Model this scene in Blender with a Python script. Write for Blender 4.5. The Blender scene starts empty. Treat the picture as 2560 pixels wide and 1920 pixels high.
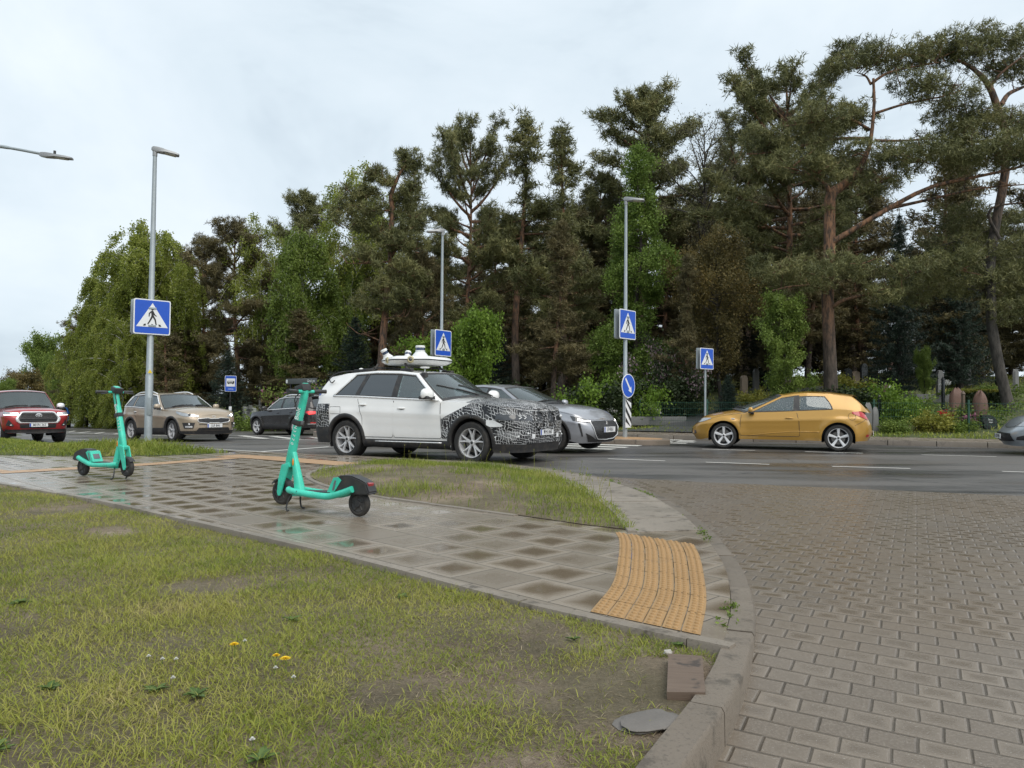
import bpy, bmesh, math, random
import numpy as np
from mathutils import Vector, Matrix
from mathutils.geometry import delaunay_2d_cdt
R=math.radians
C=bpy.context.scene.collection
SC=bpy.context.scene
rnd=random.Random(7)
# ---------------------------------------------------------------- camera
PIT=R(1.28); ROL=0.008
F_=Vector((0,math.cos(PIT),math.sin(PIT))); R0=Vector((1,0,0)); U0=R0.cross(F_)
RR=R0*math.cos(ROL)+U0*math.sin(ROL); UU=RR.cross(F_)
cd=bpy.data.cameras.new('camera'); cam=bpy.data.objects.new('camera',cd); C.objects.link(cam)
cam.matrix_world=Matrix(((RR.x,UU.x,-F_.x,0),(RR.y,UU.y,-F_.y,0),(RR.z,UU.z,-F_.z,1.1),(0,0,0,1)))
cd.sensor_width=36; cd.lens=1923/2560*36; cd.clip_start=.05; cd.clip_end=2000
SC.camera=cam
# ---------------------------------------------------------------- sky, sun, exposure
SUN_EL,SUN_AZ=52,150          # azimuth: clockwise from +Y
w=bpy.data.worlds.new('World'); SC.world=w; w.use_nodes=True
nt=w.node_tree; nt.nodes.clear()
def wn(t,**k):
    n=nt.nodes.new(t)
    for a,b in k.items(): setattr(n,a,b)
    return n
sky=wn('ShaderNodeTexSky',sky_type='NISHITA',sun_disc=False); sky.sun_elevation=R(SUN_EL); sky.sun_rotation=R(SUN_AZ)
bg1=wn('ShaderNodeBackground'); bg1.inputs[1].default_value=.07; nt.links.new(sky.outputs[0],bg1.inputs[0])
tc=wn('ShaderNodeTexCoord'); mp=wn('ShaderNodeMapping'); mp.inputs['Scale'].default_value=(1,1,1.7)
nt.links.new(tc.outputs['Generated'],mp.inputs[0])
no=wn('ShaderNodeTexNoise'); no.inputs['Scale'].default_value=1.7; no.inputs['Detail'].default_value=6; no.inputs['Roughness'].default_value=.55
no.inputs['Distortion'].default_value=.35
mp.inputs['Location'].default_value=(.35,.1,.2)
nt.links.new(mp.outputs[0],no.inputs[0])
sx=wn('ShaderNodeSeparateXYZ'); nt.links.new(tc.outputs['Generated'],sx.inputs[0])
def wm(op,a,b):
    n=wn('ShaderNodeMath',operation=op)
    for i,v in enumerate((a,b)):
        if isinstance(v,(int,float)): n.inputs[i].default_value=v
        else: nt.links.new(v,n.inputs[i])
    return n.outputs[0]
v=wm('ADD',no.outputs[0],wm('MULTIPLY',sx.outputs[0],.16))
v=wm('ADD',v,wm('MULTIPLY',sx.outputs[2],.13))
cr=wn('ShaderNodeValToRGB'); nt.links.new(v,cr.inputs[0])
e=cr.color_ramp.elements; e[0].position=.38; e[0].color=(.42,.50,.575,1); e[1].position=.72; e[1].color=(.75,.815,.865,1)
e=cr.color_ramp.elements.new(.5); e.color=(.60,.685,.75,1)
bg2=wn('ShaderNodeBackground'); bg2.inputs[1].default_value=1.0; nt.links.new(cr.outputs[0],bg2.inputs[0])
mx=wn('ShaderNodeMixShader'); mx.inputs[0].default_value=.93
nt.links.new(bg1.outputs[0],mx.inputs[1]); nt.links.new(bg2.outputs[0],mx.inputs[2])
wo=wn('ShaderNodeOutputWorld'); nt.links.new(mx.outputs[0],wo.inputs[0])
sl=bpy.data.lights.new('sun','SUN'); sl.energy=1.9; sl.angle=R(60); sl.color=(1,.94,.85)
so=bpy.data.objects.new('sun',sl); C.objects.link(so)
sd=Vector((math.sin(R(SUN_AZ))*math.cos(R(SUN_EL)),math.cos(R(SUN_AZ))*math.cos(R(SUN_EL)),math.sin(R(SUN_EL))))
so.rotation_euler=sd.to_track_quat('Z','Y').to_euler()
SC.view_settings.view_transform='Standard'; SC.view_settings.look='None'; SC.view_settings.gamma=1; SC.view_settings.exposure=.40
# ---------------------------------------------------------------- material helper
class SN:
    def __init__(s,name):
        s.mat=bpy.data.materials.new(name); s.mat.use_nodes=True; s.t=s.mat.node_tree; s.t.nodes.clear()
    def n(s,t,**k):
        x=s.t.nodes.new(t)
        for a,b in k.items(): setattr(x,a,b)
        return x
    def put(s,sock,v):
        if v is None: return
        if isinstance(v,bpy.types.NodeSocket): s.t.links.new(v,sock)
        elif isinstance(v,(tuple,list)):
            if len(v)==3 and sock.type=='RGBA': v=(*v,1)
            sock.default_value=v
        else: sock.default_value=v
    def m(s,op,a,b=None,c=None,clamp=False):
        x=s.n('ShaderNodeMath',operation=op,use_clamp=clamp)
        for i,v in enumerate((a,b,c)):
            if v is not None: s.put(x.inputs[i],v)
        return x.outputs[0]
    def obj(s): return s.n('ShaderNodeTexCoord').outputs['Object']
    def geo(s): return s.n('ShaderNodeNewGeometry')
    def noise(s,scale,detail=3,rough=.55,vec=None,dist=0,col=False):
        x=s.n('ShaderNodeTexNoise'); s.put(x.inputs['Vector'],vec if vec is not None else s.obj())
        x.inputs['Scale'].default_value=scale; x.inputs['Detail'].default_value=detail; x.inputs['Roughness'].default_value=rough; x.inputs['Distortion'].default_value=dist
        return x.outputs[1 if col else 0]
    def ss(s,x,a,b):
        y=s.n('ShaderNodeMapRange',interpolation_type='SMOOTHSTEP'); s.put(y.inputs[0],x); s.put(y.inputs[1],a); s.put(y.inputs[2],b); return y.outputs[0]
    def mr(s,x,a,b,c,d):
        y=s.n('ShaderNodeMapRange'); s.put(y.inputs[0],x)
        for i,v in enumerate((a,b,c,d)): s.put(y.inputs[i+1],v)
        return y.outputs[0]
    def mix(s,f,a,b):
        x=s.n('ShaderNodeMix',data_type='RGBA'); s.put(x.inputs[0],f); s.put(x.inputs[6],a); s.put(x.inputs[7],b); return x.outputs[2]
    def ramp(s,f,stops):
        x=s.n('ShaderNodeValToRGB'); s.put(x.inputs[0],f); el=x.color_ramp.elements
        while len(el)<len(stops): el.new(.5)
        for q,(p,c) in zip(el,stops): q.position=p; q.color=(*c,1)
        return x.outputs[0]
    def bump(s,h,st=.3,d=.02):
        x=s.n('ShaderNodeBump'); s.put(x.inputs['Height'],h); x.inputs['Strength'].default_value=st; x.inputs['Distance'].default_value=d; return x.outputs[0]
    def vm(s,op,a,b):
        x=s.n('ShaderNodeVectorMath',operation=op); s.put(x.inputs[0],a); s.put(x.inputs[1],b); return x
    def out(s,sh): o=s.n('ShaderNodeOutputMaterial'); s.t.links.new(sh,o.inputs[0]); return s.mat
    def bsdf(s,col,rough=.5,metal=0,normal=None,emit=None,es=0,coat=0,spec=None,sub=None,trans=None,ior=None,coatrough=.03):
        p=s.n('ShaderNodeBsdfPrincipled'); s.put(p.inputs['Base Color'],col); s.put(p.inputs['Roughness'],rough); s.put(p.inputs['Metallic'],metal)
        s.put(p.inputs['Normal'],normal)
        if coat: p.inputs['Coat Weight'].default_value=coat; p.inputs['Coat Roughness'].default_value=coatrough
        if emit: s.put(p.inputs['Emission Color'],emit); p.inputs['Emission Strength'].default_value=es
        if spec is not None: s.put(p.inputs['Specular IOR Level'],spec)
        if trans: p.inputs['Transmission Weight'].default_value=trans
        if ior: p.inputs['IOR'].default_value=ior
        return p.outputs[0]
    def done(s,*a,**k): return s.out(s.bsdf(*a,**k))
MAT={}
def simple(name,col,rough=.5,metal=0,var=.12,scale=6,bump=0,bs=40,coat=0,spec=None,dirt=0):
    if name in MAT: return MAT[name]
    s=SN(name); f=s.noise(scale,4)
    c=s.mix(f,tuple(x*(1-var) for x in col),tuple(min(1,x*(1+var)) for x in col))
    if dirt:
        z=s.n('ShaderNodeSeparateXYZ'); s.put(z.inputs[0],s.obj())
        g=s.m('MULTIPLY',s.ss(s.noise(9,5,.65),.42,.7),dirt)
        c=s.mix(g,c,(.10,.085,.065))
    nb=s.bump(s.noise(bs,3),bump,.01) if bump else None
    r=s.mr(s.noise(scale*2.3,3),.3,.7,max(0,rough-.06),rough+.06)
    MAT[name]=s.done(c,r,metal,nb,coat=coat,spec=spec); return MAT[name]
def glow(name,col,st):
    if name in MAT: return MAT[name]
    s=SN(name); MAT[name]=s.done(col,.3,0,emit=col,es=st); return MAT[name]
def paint(name,col,metal=.0,rough=.35,dirt=.18):
    if name in MAT: return MAT[name]
    s=SN(name)
    sep=s.n('ShaderNodeSeparateXYZ'); s.put(sep.inputs[0],s.obj())
    low=s.ss(sep.outputs[2],.75,.2)                       # road film thrown up on the lower panels
    g=s.m('MULTIPLY',s.m('ADD',s.m('MULTIPLY',low,.8),.15),s.ss(s.noise(4,6,.65),.25,.8)); g=s.m('MULTIPLY',g,dirt*2.2,clamp=True)
    c=s.mix(g,col,(.13,.11,.09))
    drops=s.bump(s.ss(s.noise(150,1),.62,.7),.12,.004)
    MAT[name]=s.done(c,s.m('ADD',rough,s.m('MULTIPLY',g,.3)),metal,drops,coat=.9,coatrough=.04); return MAT[name]
def glassm(name,tint,see,ior=1.75):
    if name in MAT: return MAT[name]
    s=SN(name)
    tr=s.n('ShaderNodeBsdfTransparent'); s.put(tr.inputs[0],tuple(x*see for x in tint)+(1,))
    gl=s.n('ShaderNodeBsdfGlossy'); s.put(gl.inputs[0],(.92,.97,1,1)); gl.inputs['Roughness'].default_value=.02
    d=s.bump(s.ss(s.noise(55,2),.60,.68),.10,.006); s.put(gl.inputs['Normal'],d)
    gg=s.geo(); cs=s.m('ABSOLUTE',s.vm('DOT_PRODUCT',gg.outputs['True Normal'],gg.outputs['Incoming']).outputs['Value']); f0=((ior-1)/(ior+1))**2*1.9; fr=s.m('ADD',f0,s.m('MULTIPLY',1-f0,s.m('POWER',s.m('SUBTRACT',1,cs),4.6)))
    df=s.n('ShaderNodeBsdfDiffuse'); s.put(df.inputs[0],(*tint,1))
    m1=s.n('ShaderNodeMixShader'); m1.inputs[0].default_value=.07; s.t.links.new(tr.outputs[0],m1.inputs[1]); s.t.links.new(df.outputs[0],m1.inputs[2])
    m2=s.n('ShaderNodeMixShader'); s.put(m2.inputs[0],fr); s.t.links.new(m1.outputs[0],m2.inputs[1]); s.t.links.new(gl.outputs[0],m2.inputs[2])
    MAT[name]=s.out(m2.outputs[0]); return MAT[name]
# ---------------------------------------------------------------- mesh helpers
def link(name,me,m=None,parent=None):
    o=bpy.data.objects.new(name,me); C.objects.link(o)
    if m is not None:
        for k in (m if isinstance(m,(list,tuple)) else [m]): me.materials.append(k)
    if parent is not None: o.parent=parent
    return o
def tag(o,label=None,cat=None,group=None,kind=None):
    if label: o['label']=label
    if cat: o['category']=cat
    if group: o['group']=group
    if kind: o['kind']=kind
    return o
def empty(name,loc=(0,0,0),rz=0,label=None,cat=None,group=None):
    o=bpy.data.objects.new(name,None); C.objects.link(o); o.location=loc; o.rotation_euler=(0,0,rz); o.empty_display_size=.2
    return tag(o,label,cat,group)
def copy_tree(o,parent=None):
    c=o.copy(); C.objects.link(c); c.parent=parent
    for ch in list(o.children): copy_tree(ch,c)
    return c
class MB:
    def __init__(s): s.v=[]; s.f=[]; s.mi=[]
    def add(s,vs,fs,mi=0):
        b=len(s.v); s.v+= [tuple(p) for p in vs]; s.f+=[tuple(i+b for i in f) for f in fs]; s.mi+=[mi]*len(fs); return s
    def grid(s,rows,mi=0,closed=False,flip=False):
        n=len(rows[0]); fs=[]
        for i in range(len(rows)-1):
            for j in range(n if closed else n-1):
                k=(j+1)%n; q=(i*n+j,i*n+k,(i+1)*n+k,(i+1)*n+j)
                fs.append(q[::-1] if flip else q)
        return s.add([p for r in rows for p in r],fs,mi)
    def box(s,c,d,rot=None,bev=0,mi=0):
        bm=bmesh.new(); bmesh.ops.create_cube(bm,size=1); bmesh.ops.scale(bm,vec=d,verts=bm.verts)
        if bev: bmesh.ops.bevel(bm,geom=bm.edges[:],offset=bev,segments=2,affect='EDGES',profile=.6)
        if rot is not None: bmesh.ops.rotate(bm,cent=(0,0,0),matrix=rot,verts=bm.verts)
        bmesh.ops.translate(bm,vec=c,verts=bm.verts); s.bm(bm,mi); return s
    def bm(s,bm,mi=0):
        bm.verts.index_update(); s.add([v.co[:] for v in bm.verts],[[v.index for v in f.verts] for f in bm.faces],mi); bm.free()
    def ball(s,c,d,seg=16,ring=10,rot=None,mi=0):
        bm=bmesh.new(); bmesh.ops.create_uvsphere(bm,u_segments=seg,v_segments=ring,radius=.5); bmesh.ops.scale(bm,vec=d,verts=bm.verts)
        if rot is not None: bmesh.ops.rotate(bm,cent=(0,0,0),matrix=rot,verts=bm.verts)
        bmesh.ops.translate(bm,vec=c,verts=bm.verts); s.bm(bm,mi); return s
    def tube(s,pts,r,n=8,cap=True,mi=0,flat=1.):
        pts=[Vector(p) for p in pts]; rs=r if isinstance(r,(list,tuple)) else [r]*len(pts)
        rows=[]; up=Vector((0,0,1)); N=None
        for i,p in enumerate(pts):
            t=(pts[min(i+1,len(pts)-1)]-pts[max(i-1,0)])
            if t.length<1e-9: t=Vector((0,0,1))
            t.normalize()
            if N is None: N=t.orthogonal().normalized() if abs(t.z)>.9 else up.cross(t).normalized()
            N=(N-t*N.dot(t)).normalized(); B=t.cross(N)
            rows.append([tuple(p+(N*math.cos(a)+B*math.sin(a)*flat)*rs[i]) for a in [2*math.pi*k/n for k in range(n)]])
        b=len(s.v); s.grid(rows,mi,closed=True)
        if cap:
            s.f.append(tuple(b+k for k in range(n))[::-1]); s.mi.append(mi)
            e=b+(len(rows)-1)*n; s.f.append(tuple(e+k for k in range(n))); s.mi.append(mi)
        return s
    def lathe(s,prof,c=(0,0,0),axis='z',n=32,mi=0,ang=2*math.pi):
        rows=[]
        for k in range(n+(0 if ang>6.28 else 1)):
            a=ang*k/n; row=[]
            for r,h in prof:
                x,y=r*math.cos(a),r*math.sin(a)
                p={'z':(x,y,h),'y':(x,h,y),'x':(h,x,y)}[axis]; row.append((p[0]+c[0],p[1]+c[1],p[2]+c[2]))
            rows.append(row)
        if ang>6.28: rows.append(rows[0])
        return s.grid(rows,mi)
    def prism(s,poly,z0,z1,mi=0,m=None):
        n=len(poly); vs=[(x,y,z0) for x,y in poly]+[(x,y,z1) for x,y in poly]
        if m is not None: vs=[tuple(m@Vector(p)) for p in vs]
        fs=[tuple(range(n))[::-1],tuple(range(n,2*n))]+[(i,(i+1)%n,n+(i+1)%n,n+i) for i in range(n)]
        return s.add(vs,fs,mi)
    def mirror_y(s):
        n=len(s.v); f=len(s.f); s.v+=[(x,-y,z) for x,y,z in s.v]; s.f+=[tuple(i+n for i in q)[::-1] for q in s.f[:f]]; s.mi+=s.mi[:f]; return s
    def build(s,name,m,parent=None,smooth=True,ang=35,loc=None,rot=None,fix=False):
        me=bpy.data.meshes.new(name); me.from_pydata(s.v,[],s.f)
        if any(s.mi): me.polygons.foreach_set('material_index',s.mi)
        if fix:
            b=bmesh.new(); b.from_mesh(me); bmesh.ops.remove_doubles(b,verts=b.verts,dist=1e-5); bmesh.ops.recalc_face_normals(b,faces=b.faces); b.to_mesh(me); b.free()
        if smooth:
            me.polygons.foreach_set('use_smooth',[True]*len(me.polygons)); me.set_sharp_from_angle(angle=R(ang))
        me.update(); o=link(name,me,m,parent)
        if loc: o.location=loc
        if rot: o.rotation_euler=rot
        return o
def npmesh(name,V,T,m,parent=None,smooth=False):
    """V: (n,3) vertices, T: (k,3) triangles."""
    me=bpy.data.meshes.new(name); me.vertices.add(len(V)); me.vertices.foreach_set('co',np.asarray(V,'f').ravel())
    k=len(T); me.loops.add(3*k); me.loops.foreach_set('vertex_index',np.asarray(T,'i').ravel())
    me.polygons.add(k); me.polygons.foreach_set('loop_start',np.arange(0,3*k,3,dtype='i')); me.polygons.foreach_set('loop_total',np.full(k,3,'i'))
    if smooth: me.polygons.foreach_set('use_smooth',np.ones(k,bool))
    me.update(calc_edges=True); return link(name,me,m,parent)
_tx={}
def textmesh(txt,size=1.,sx=1.,bold=0):
    k=(txt,bold)
    if k not in _tx:
        cu=bpy.data.curves.new('lettering','FONT'); cu.body=txt; cu.align_x='CENTER'; cu.align_y='CENTER'; cu.resolution_u=2; cu.offset=bold
        o=bpy.data.objects.new('lettering',cu); C.objects.link(o); bpy.context.view_layer.update()
        me=bpy.data.meshes.new_from_object(o.evaluated_get(bpy.context.evaluated_depsgraph_get()))
        _tx[k]=([v.co[:] for v in me.vertices],[tuple(p.vertices) for p in me.polygons])
        bpy.data.objects.remove(o); bpy.data.meshes.remove(me)
    V,Fc=_tx[k]
    return [(x*size*sx,y*size,0) for x,y,z in V],Fc
def put_text(mb,txt,size,M,sx=1.,mi=0,bold=0):
    V,Fc=textmesh(txt,size,sx,bold); mb.add([tuple(M@Vector(p)) for p in V],Fc,mi)
def frame(o,xv,yv):
    x=Vector(xv).normalized(); y=Vector(yv); y=(y-x*y.dot(x)).normalized(); z=x.cross(y); o=Vector(o)
    return Matrix(((x.x,y.x,z.x,o.x),(x.y,y.y,z.y,o.y),(x.z,y.z,z.z,o.z),(0,0,0,1)))
def sstep(a,b,x):
    t=np.clip((np.asarray(x,float)-a)/(b-a),0,1); return t*t*(3-2*t)
def inpoly(P,x,y):
    x=np.asarray(x); y=np.asarray(y); ins=np.zeros(x.shape,bool); n=len(P)
    for i in range(n):
        x0,y0=P[i][:2]; x1,y1=P[(i+1)%n][:2]
        if y0==y1: continue
        c=((y0>y)!=(y1>y))&(x<(x1-x0)*(y-y0)/(y1-y0)+x0); ins^=c
    return ins
def resample(P,n):
    P=np.asarray(P,float); d=np.r_[0,np.cumsum(np.hypot(*(np.diff(P[:,:2],axis=0).T)))]
    t=np.linspace(0,d[-1],n); return np.stack([np.interp(t,d,P[:,k]) for k in range(P.shape[1])],1)
def spline(P,n):
    """Catmull-Rom through P, resampled."""
    P=np.asarray(P,float); Q=np.vstack([2*P[0]-P[1],P,2*P[-1]-P[-2]]); o=[]
    for i in range(1,len(Q)-2):
        p0,p1,p2,p3=Q[i-1:i+3]
        for t in np.linspace(0,1,12,endpoint=False):
            o.append(.5*((2*p1)+(p2-p0)*t+(2*p0-5*p1+4*p2-p3)*t*t+(3*p1-p0-3*p2+p3)*t**3))
    o.append(P[-1]); return resample(o,n)
def distline(L,x,y):
    """signed distance to polyline (positive on the left when walking along it)."""
    x=np.asarray(x,float); y=np.asarray(y,float); best=np.full(x.shape,1e9); sg=np.ones(x.shape)
    for a,b in zip(L[:-1],L[1:]):
        dx,dy=b[0]-a[0],b[1]-a[1]; l=dx*dx+dy*dy
        t=np.clip(((x-a[0])*dx+(y-a[1])*dy)/l,0,1); px=x-a[0]-t*dx; py=y-a[1]-t*dy
        d=np.hypot(px,py); c=dx*(y-a[1])-dy*(x-a[0]); k=d<best
        best=np.where(k,d,best); sg=np.where(k,np.sign(c),sg)
    return best*sg
def sheet(name,poly,zf,m,step=.5,parent=None,holes=None):
    P=[tuple(p[:2]) for p in poly]; n=len(P); xs=[p[0] for p in P]; ys=[p[1] for p in P]
    gx,gy=np.meshgrid(np.arange(min(xs)+step/2,max(xs),step),np.arange(min(ys)+step/2,max(ys),step)); gx=gx.ravel(); gy=gy.ravel()
    k=inpoly(P,gx,gy)&(np.abs(distline(P+[P[0]],gx,gy))>step*.3)
    pts=[Vector(p) for p in P]+[Vector((a,b)) for a,b in zip(gx[k],gy[k])]
    r=delaunay_2d_cdt(pts,[(i,(i+1)%n) for i in range(n)],[],1,1e-5)
    V=np.array([(p.x,p.y) for p in r[0]]); T=np.array([f for f in r[2]])
    z=zf(V[:,0],V[:,1]) if callable(zf) else np.full(len(V),float(zf))
    a=V[T[:,0]];b=V[T[:,1]];c=V[T[:,2]]; cw=((b[:,0]-a[:,0])*(c[:,1]-a[:,1])-(b[:,1]-a[:,1])*(c[:,0]-a[:,0]))<0
    T[cw]=T[cw][:,::-1]
    o=npmesh(name,np.c_[V,z],T,m,parent,smooth=True); return tag(o,kind='structure') if parent is None else o
def fwd(b): return Vector((math.sin(R(b)),math.cos(R(b)),0))
# ================================================================ THE SETTING: heights and outlines
def zroad(x,y):
    s=np.asarray(x)*.866-np.asarray(y)*.5
    t=(-s-10.)/3.; return -.035-.023*3*np.where(t>30,t,np.log1p(np.exp(np.minimum(t,30))))
NE=[(-75,118),(-60,92),(-45,67),(-33,48),(-24,35.5),(-18,26.5),(-14,21.4),(-9.5,17.9),(-6,16.35),(-2.65,14.9),(-1.71,14.45),(-.59,13.91),(.46,12.88),(1.33,11.6),(2.76,10.87),(6.34,9.54),(20,4.4),(55,-9)]
FE=[(-75,142),(-60,114),(-46,87),(-34,66),(-22,50),(-14,41),(-8,35.5),(-2,29.7),(2,26.2),(5,24),(9.7,21.8),(12.5,20.6),(20,17.7),(55,4.6)]
def zhill(x,y):
    x=np.asarray(x,float); y=np.asarray(y,float); d=distline(FE,x,y); zr=np.maximum(zroad(x,y),-1.6)
    sl=.05+.065*sstep(-8,6,x)
    h=np.where(d<5.2,.06+.028*d,.206+sl*np.minimum(d-5.2,24)+.01*np.maximum(d-29,0))
    h=h+sstep(6,14,d)*.18*np.sin(x*.43+1)*np.sin(y*.37)
    h=h+1.5*np.exp(-((x+30)/9)**2-((y-74)/11)**2)*sstep(2,8,d)
    dn=distline(NE,x,y)
    return np.where(d>1.5,zr+h,np.where(dn<0,-.28,zr-.14))
def zbrick(x,y): return -.025-.125*sstep(4.6,2.4,y)
# ---------------------------------------------------------------- ground materials
def cells(s,ex,ey,su,sv,joint,half=.5):
    """running-bond cells in object space: returns joint mask, cell random value, distance to the cell's edge, random colour."""
    p=s.obj(); warp=s.noise(3,2,vec=p,col=True)
    p=s.vm('ADD',p,s.vm('SCALE',s.vm('SUBTRACT',warp,(.5,.5,.5)).outputs[0],None).outputs[0]).outputs[0] if False else p
    d=s.vm('DOT_PRODUCT',p,(ex[0],ex[1],0)).outputs['Value']; g=s.vm('DOT_PRODUCT',p,(ey[0],ey[1],0)).outputs['Value']
    wob=s.m('MULTIPLY',s.m('SUBTRACT',s.noise(2.2,2),.5),.022)
    U=s.m('DIVIDE',s.m('ADD',d,wob),su); V=s.m('DIVIDE',s.m('ADD',g,wob),sv); row=s.m('FLOOR',V)
    U=s.m('ADD',U,s.m('MULTIPLY',s.m('MODULO',s.m('ABSOLUTE',row),2),half)); cu=s.m('FRACT',U); cv=s.m('FRACT',V)
    du=s.m('MULTIPLY',s.m('MINIMUM',cu,s.m('SUBTRACT',1,cu)),su); dv=s.m('MULTIPLY',s.m('MINIMUM',cv,s.m('SUBTRACT',1,cv)),sv)
    e=s.m('MINIMUM',du,dv)
    cb=s.n('ShaderNodeCombineXYZ'); s.put(cb.inputs[0],s.m('FLOOR',U)); s.put(cb.inputs[1],row)
    w=s.n('ShaderNodeTexWhiteNoise'); s.put(w.inputs[0],cb.outputs[0])
    return s.ss(e,joint,joint*.35),w.outputs['Value'],e,w.outputs['Color']
def m_slab():
    s=SN('wet concrete slabs'); j,r,e,rc=cells(s,(.72,-.694),(.694,.72),.40,.40,.006)
    big=s.noise(.7,3); fine=s.noise(60,4,.7); med=s.noise(7,4)
    base=s.mix(r,(.195,.164,.128),(.285,.243,.194)); base=s.mix(s.m('MULTIPLY',s.ss(fine,.45,.75),.5),base,(.33,.287,.232))
    edge=s.m('ADD',e,s.m('MULTIPLY',s.m('SUBTRACT',med,.5),.08))
    wet=s.m('MULTIPLY',s.ss(edge,.015,.15),s.ss(s.m('ADD',s.m('MULTIPLY',r,.80),big),.34,1.0))
    c=s.mix(s.m('MULTIPLY',wet,.68),base,(.098,.070,.043)); c=s.mix(s.ss(s.noise(170,1),.70,.74),c,(.42,.40,.36))
    c=s.mix(s.m('MULTIPLY',j,.92),c,(.040,.034,.026))
    rough=s.mr(wet,0,1,.30,.06); rough=s.m('ADD',rough,s.m('MULTIPLY',j,.4))
    h=s.m('SUBTRACT',s.m('MULTIPLY',fine,s.m('SUBTRACT',.16,s.m('MULTIPLY',wet,.15))),s.m('MULTIPLY',j,1.4))
    return s.done(c,rough,normal=s.bump(h,.5,.006),spec=.55)
def m_brick():
    s=SN('brick pavers'); j,r,e,rc=cells(s,(.885,-.465),(.465,.885),.168,.130,.0042)
    fine=s.noise(90,4,.7); big=s.noise(.55,4); med=s.noise(9,3)
    base=s.mix(r,(.122,.099,.076),(.190,.158,.124)); base=s.mix(s.ss(fine,.4,.8),base,(.215,.182,.146))
    base=s.mix(s.m('MULTIPLY',s.ss(big,.42,.62),.42),base,(.165,.125,.085))
    wet=s.m('MULTIPLY',s.ss(s.m('ADD',e,s.m('MULTIPLY',s.m('SUBTRACT',med,.5),.05)),.004,.06),s.ss(s.m('ADD',s.m('MULTIPLY',r,.6),s.noise(.7,4)),.50,.98))
    c=s.mix(s.m('MULTIPLY',wet,.55),base,(.088,.066,.044)); c=s.mix(s.ss(s.noise(210,1),.71,.75),c,(.40,.38,.34))
    jj=s.ss(e,.010,.002); c=s.mix(s.m('MULTIPLY',j,s.mr(s.noise(5,3),.3,.7,.35,1)),c,(.050,.042,.033))
    rough=s.m('ADD',s.mr(wet,0,1,.38,.16),s.m('MULTIPLY',j,.3))
    h=s.m('SUBTRACT',s.m('ADD',s.m('MULTIPLY',fine,.18),s.m('MULTIPLY',r,.3)),s.m('MULTIPLY',jj,1.6))
    return s.done(c,rough,normal=s.bump(h,.7,.008))
def m_farslab():
    s=SN('far pavement slabs'); j,r,e,rc=cells(s,(.94,-.34),(.34,.94),.5,.38,.012)
    wet=s.m('MULTIPLY',s.ss(e,.04,.12),s.ss(s.m('ADD',s.m('MULTIPLY',r,.7),s.noise(.9)),.5,.8))
    c=s.mix(wet,s.mix(r,(.20,.165,.13),(.27,.23,.185)),(.115,.085,.06)); c=s.mix(j,c,(.06,.05,.04))
    return s.done(c,s.mr(wet,0,1,.5,.25))
def m_asphalt():
    s=SN('wet asphalt'); p=s.obj(); mp=s.n('ShaderNodeMapping'); s.put(mp.inputs[0],p); mp.inputs['Rotation'].default_value=(0,0,R(22)); mp.inputs['Scale'].default_value=(.12,1,1)
    st=s.noise(.9,5,.6,vec=mp.outputs[0]); big=s.noise(.25,4); fine=s.noise(110,3,.7); grit=s.noise(260,2,.6)
    k=s.m('ADD',s.m('MULTIPLY',st,.6),s.m('MULTIPLY',big,.4)); wet=s.ss(k,.42,.60)
    c=s.mix(wet,(.105,.098,.090),(.042,.041,.041)); c=s.mix(s.ss(grit,.60,.75),c,(.16,.155,.15))
    c=s.mix(s.m('MULTIPLY',s.ss(s.noise(.5,2),.5,.66),.35),c,(.115,.095,.075))
    v=s.n('ShaderNodeTexVoronoi',feature='DISTANCE_TO_EDGE'); wv=s.vm('ADD',p,s.vm('MULTIPLY',s.noise(1.3,4,col=True),(1.4,1.4,0)).outputs[0]).outputs[0]; s.put(v.inputs['Vector'],wv); v.inputs['Scale'].default_value=.13
    crack=s.m('MULTIPLY',s.ss(v.outputs['Distance'],.006,.001),.7); c=s.mix(crack,c,(.015,.015,.015))
    rp=s.n('ShaderNodeTexVoronoi'); s.put(rp.inputs[0],mp.outputs[0]); rp.inputs['Scale'].default_value=.35; c=s.mix(s.m('MULTIPLY',s.ss(rp.outputs['Color'],.55,.6),.30),c,(.028,.028,.03)); c=s.mix(s.m('MULTIPLY',s.ss(s.noise(60,2,.6),.60,.72),.55),c,(.17,.16,.15))
    rough=s.mr(wet,0,1,.60,.24)
    return s.done(c,rough,normal=s.bump(s.m('ADD',fine,s.m('MULTIPLY',grit,.7)),s.mr(wet,0,1,.55,.22) if False else .40,.006))
def m_soil():
    s=SN('soil'); a=s.noise(1.6,5,.6); f=s.m('ADD',s.m('MULTIPLY',s.noise(26,6,.8),.6),s.m('MULTIPLY',s.noise(95,3,.7),.4))
    c=s.ramp(s.m('ADD',s.m('MULTIPLY',a,.42),s.m('MULTIPLY',f,.58)),[(.36,(.085,.060,.040)),(.47,(.19,.14,.095)),(.56,(.30,.235,.165)),(.66,(.46,.38,.285))])
    g=s.ss(s.noise(.9,4),.40,.55); c=s.mix(s.m('MULTIPLY',g,.45),c,(.075,.080,.026))
    v=s.n('ShaderNodeTexVoronoi'); s.put(v.inputs[0],s.obj()); v.inputs['Scale'].default_value=70; peb=s.m('MULTIPLY',s.ss(v.outputs['Distance'],.25,.12),s.ss(s.noise(5),.56,.66))
    c=s.mix(peb,c,(.36,.31,.26))
    return s.done(c,.85,normal=s.bump(s.m('ADD',f,s.m('MULTIPLY',peb,.6)),1.,.05))
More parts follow.
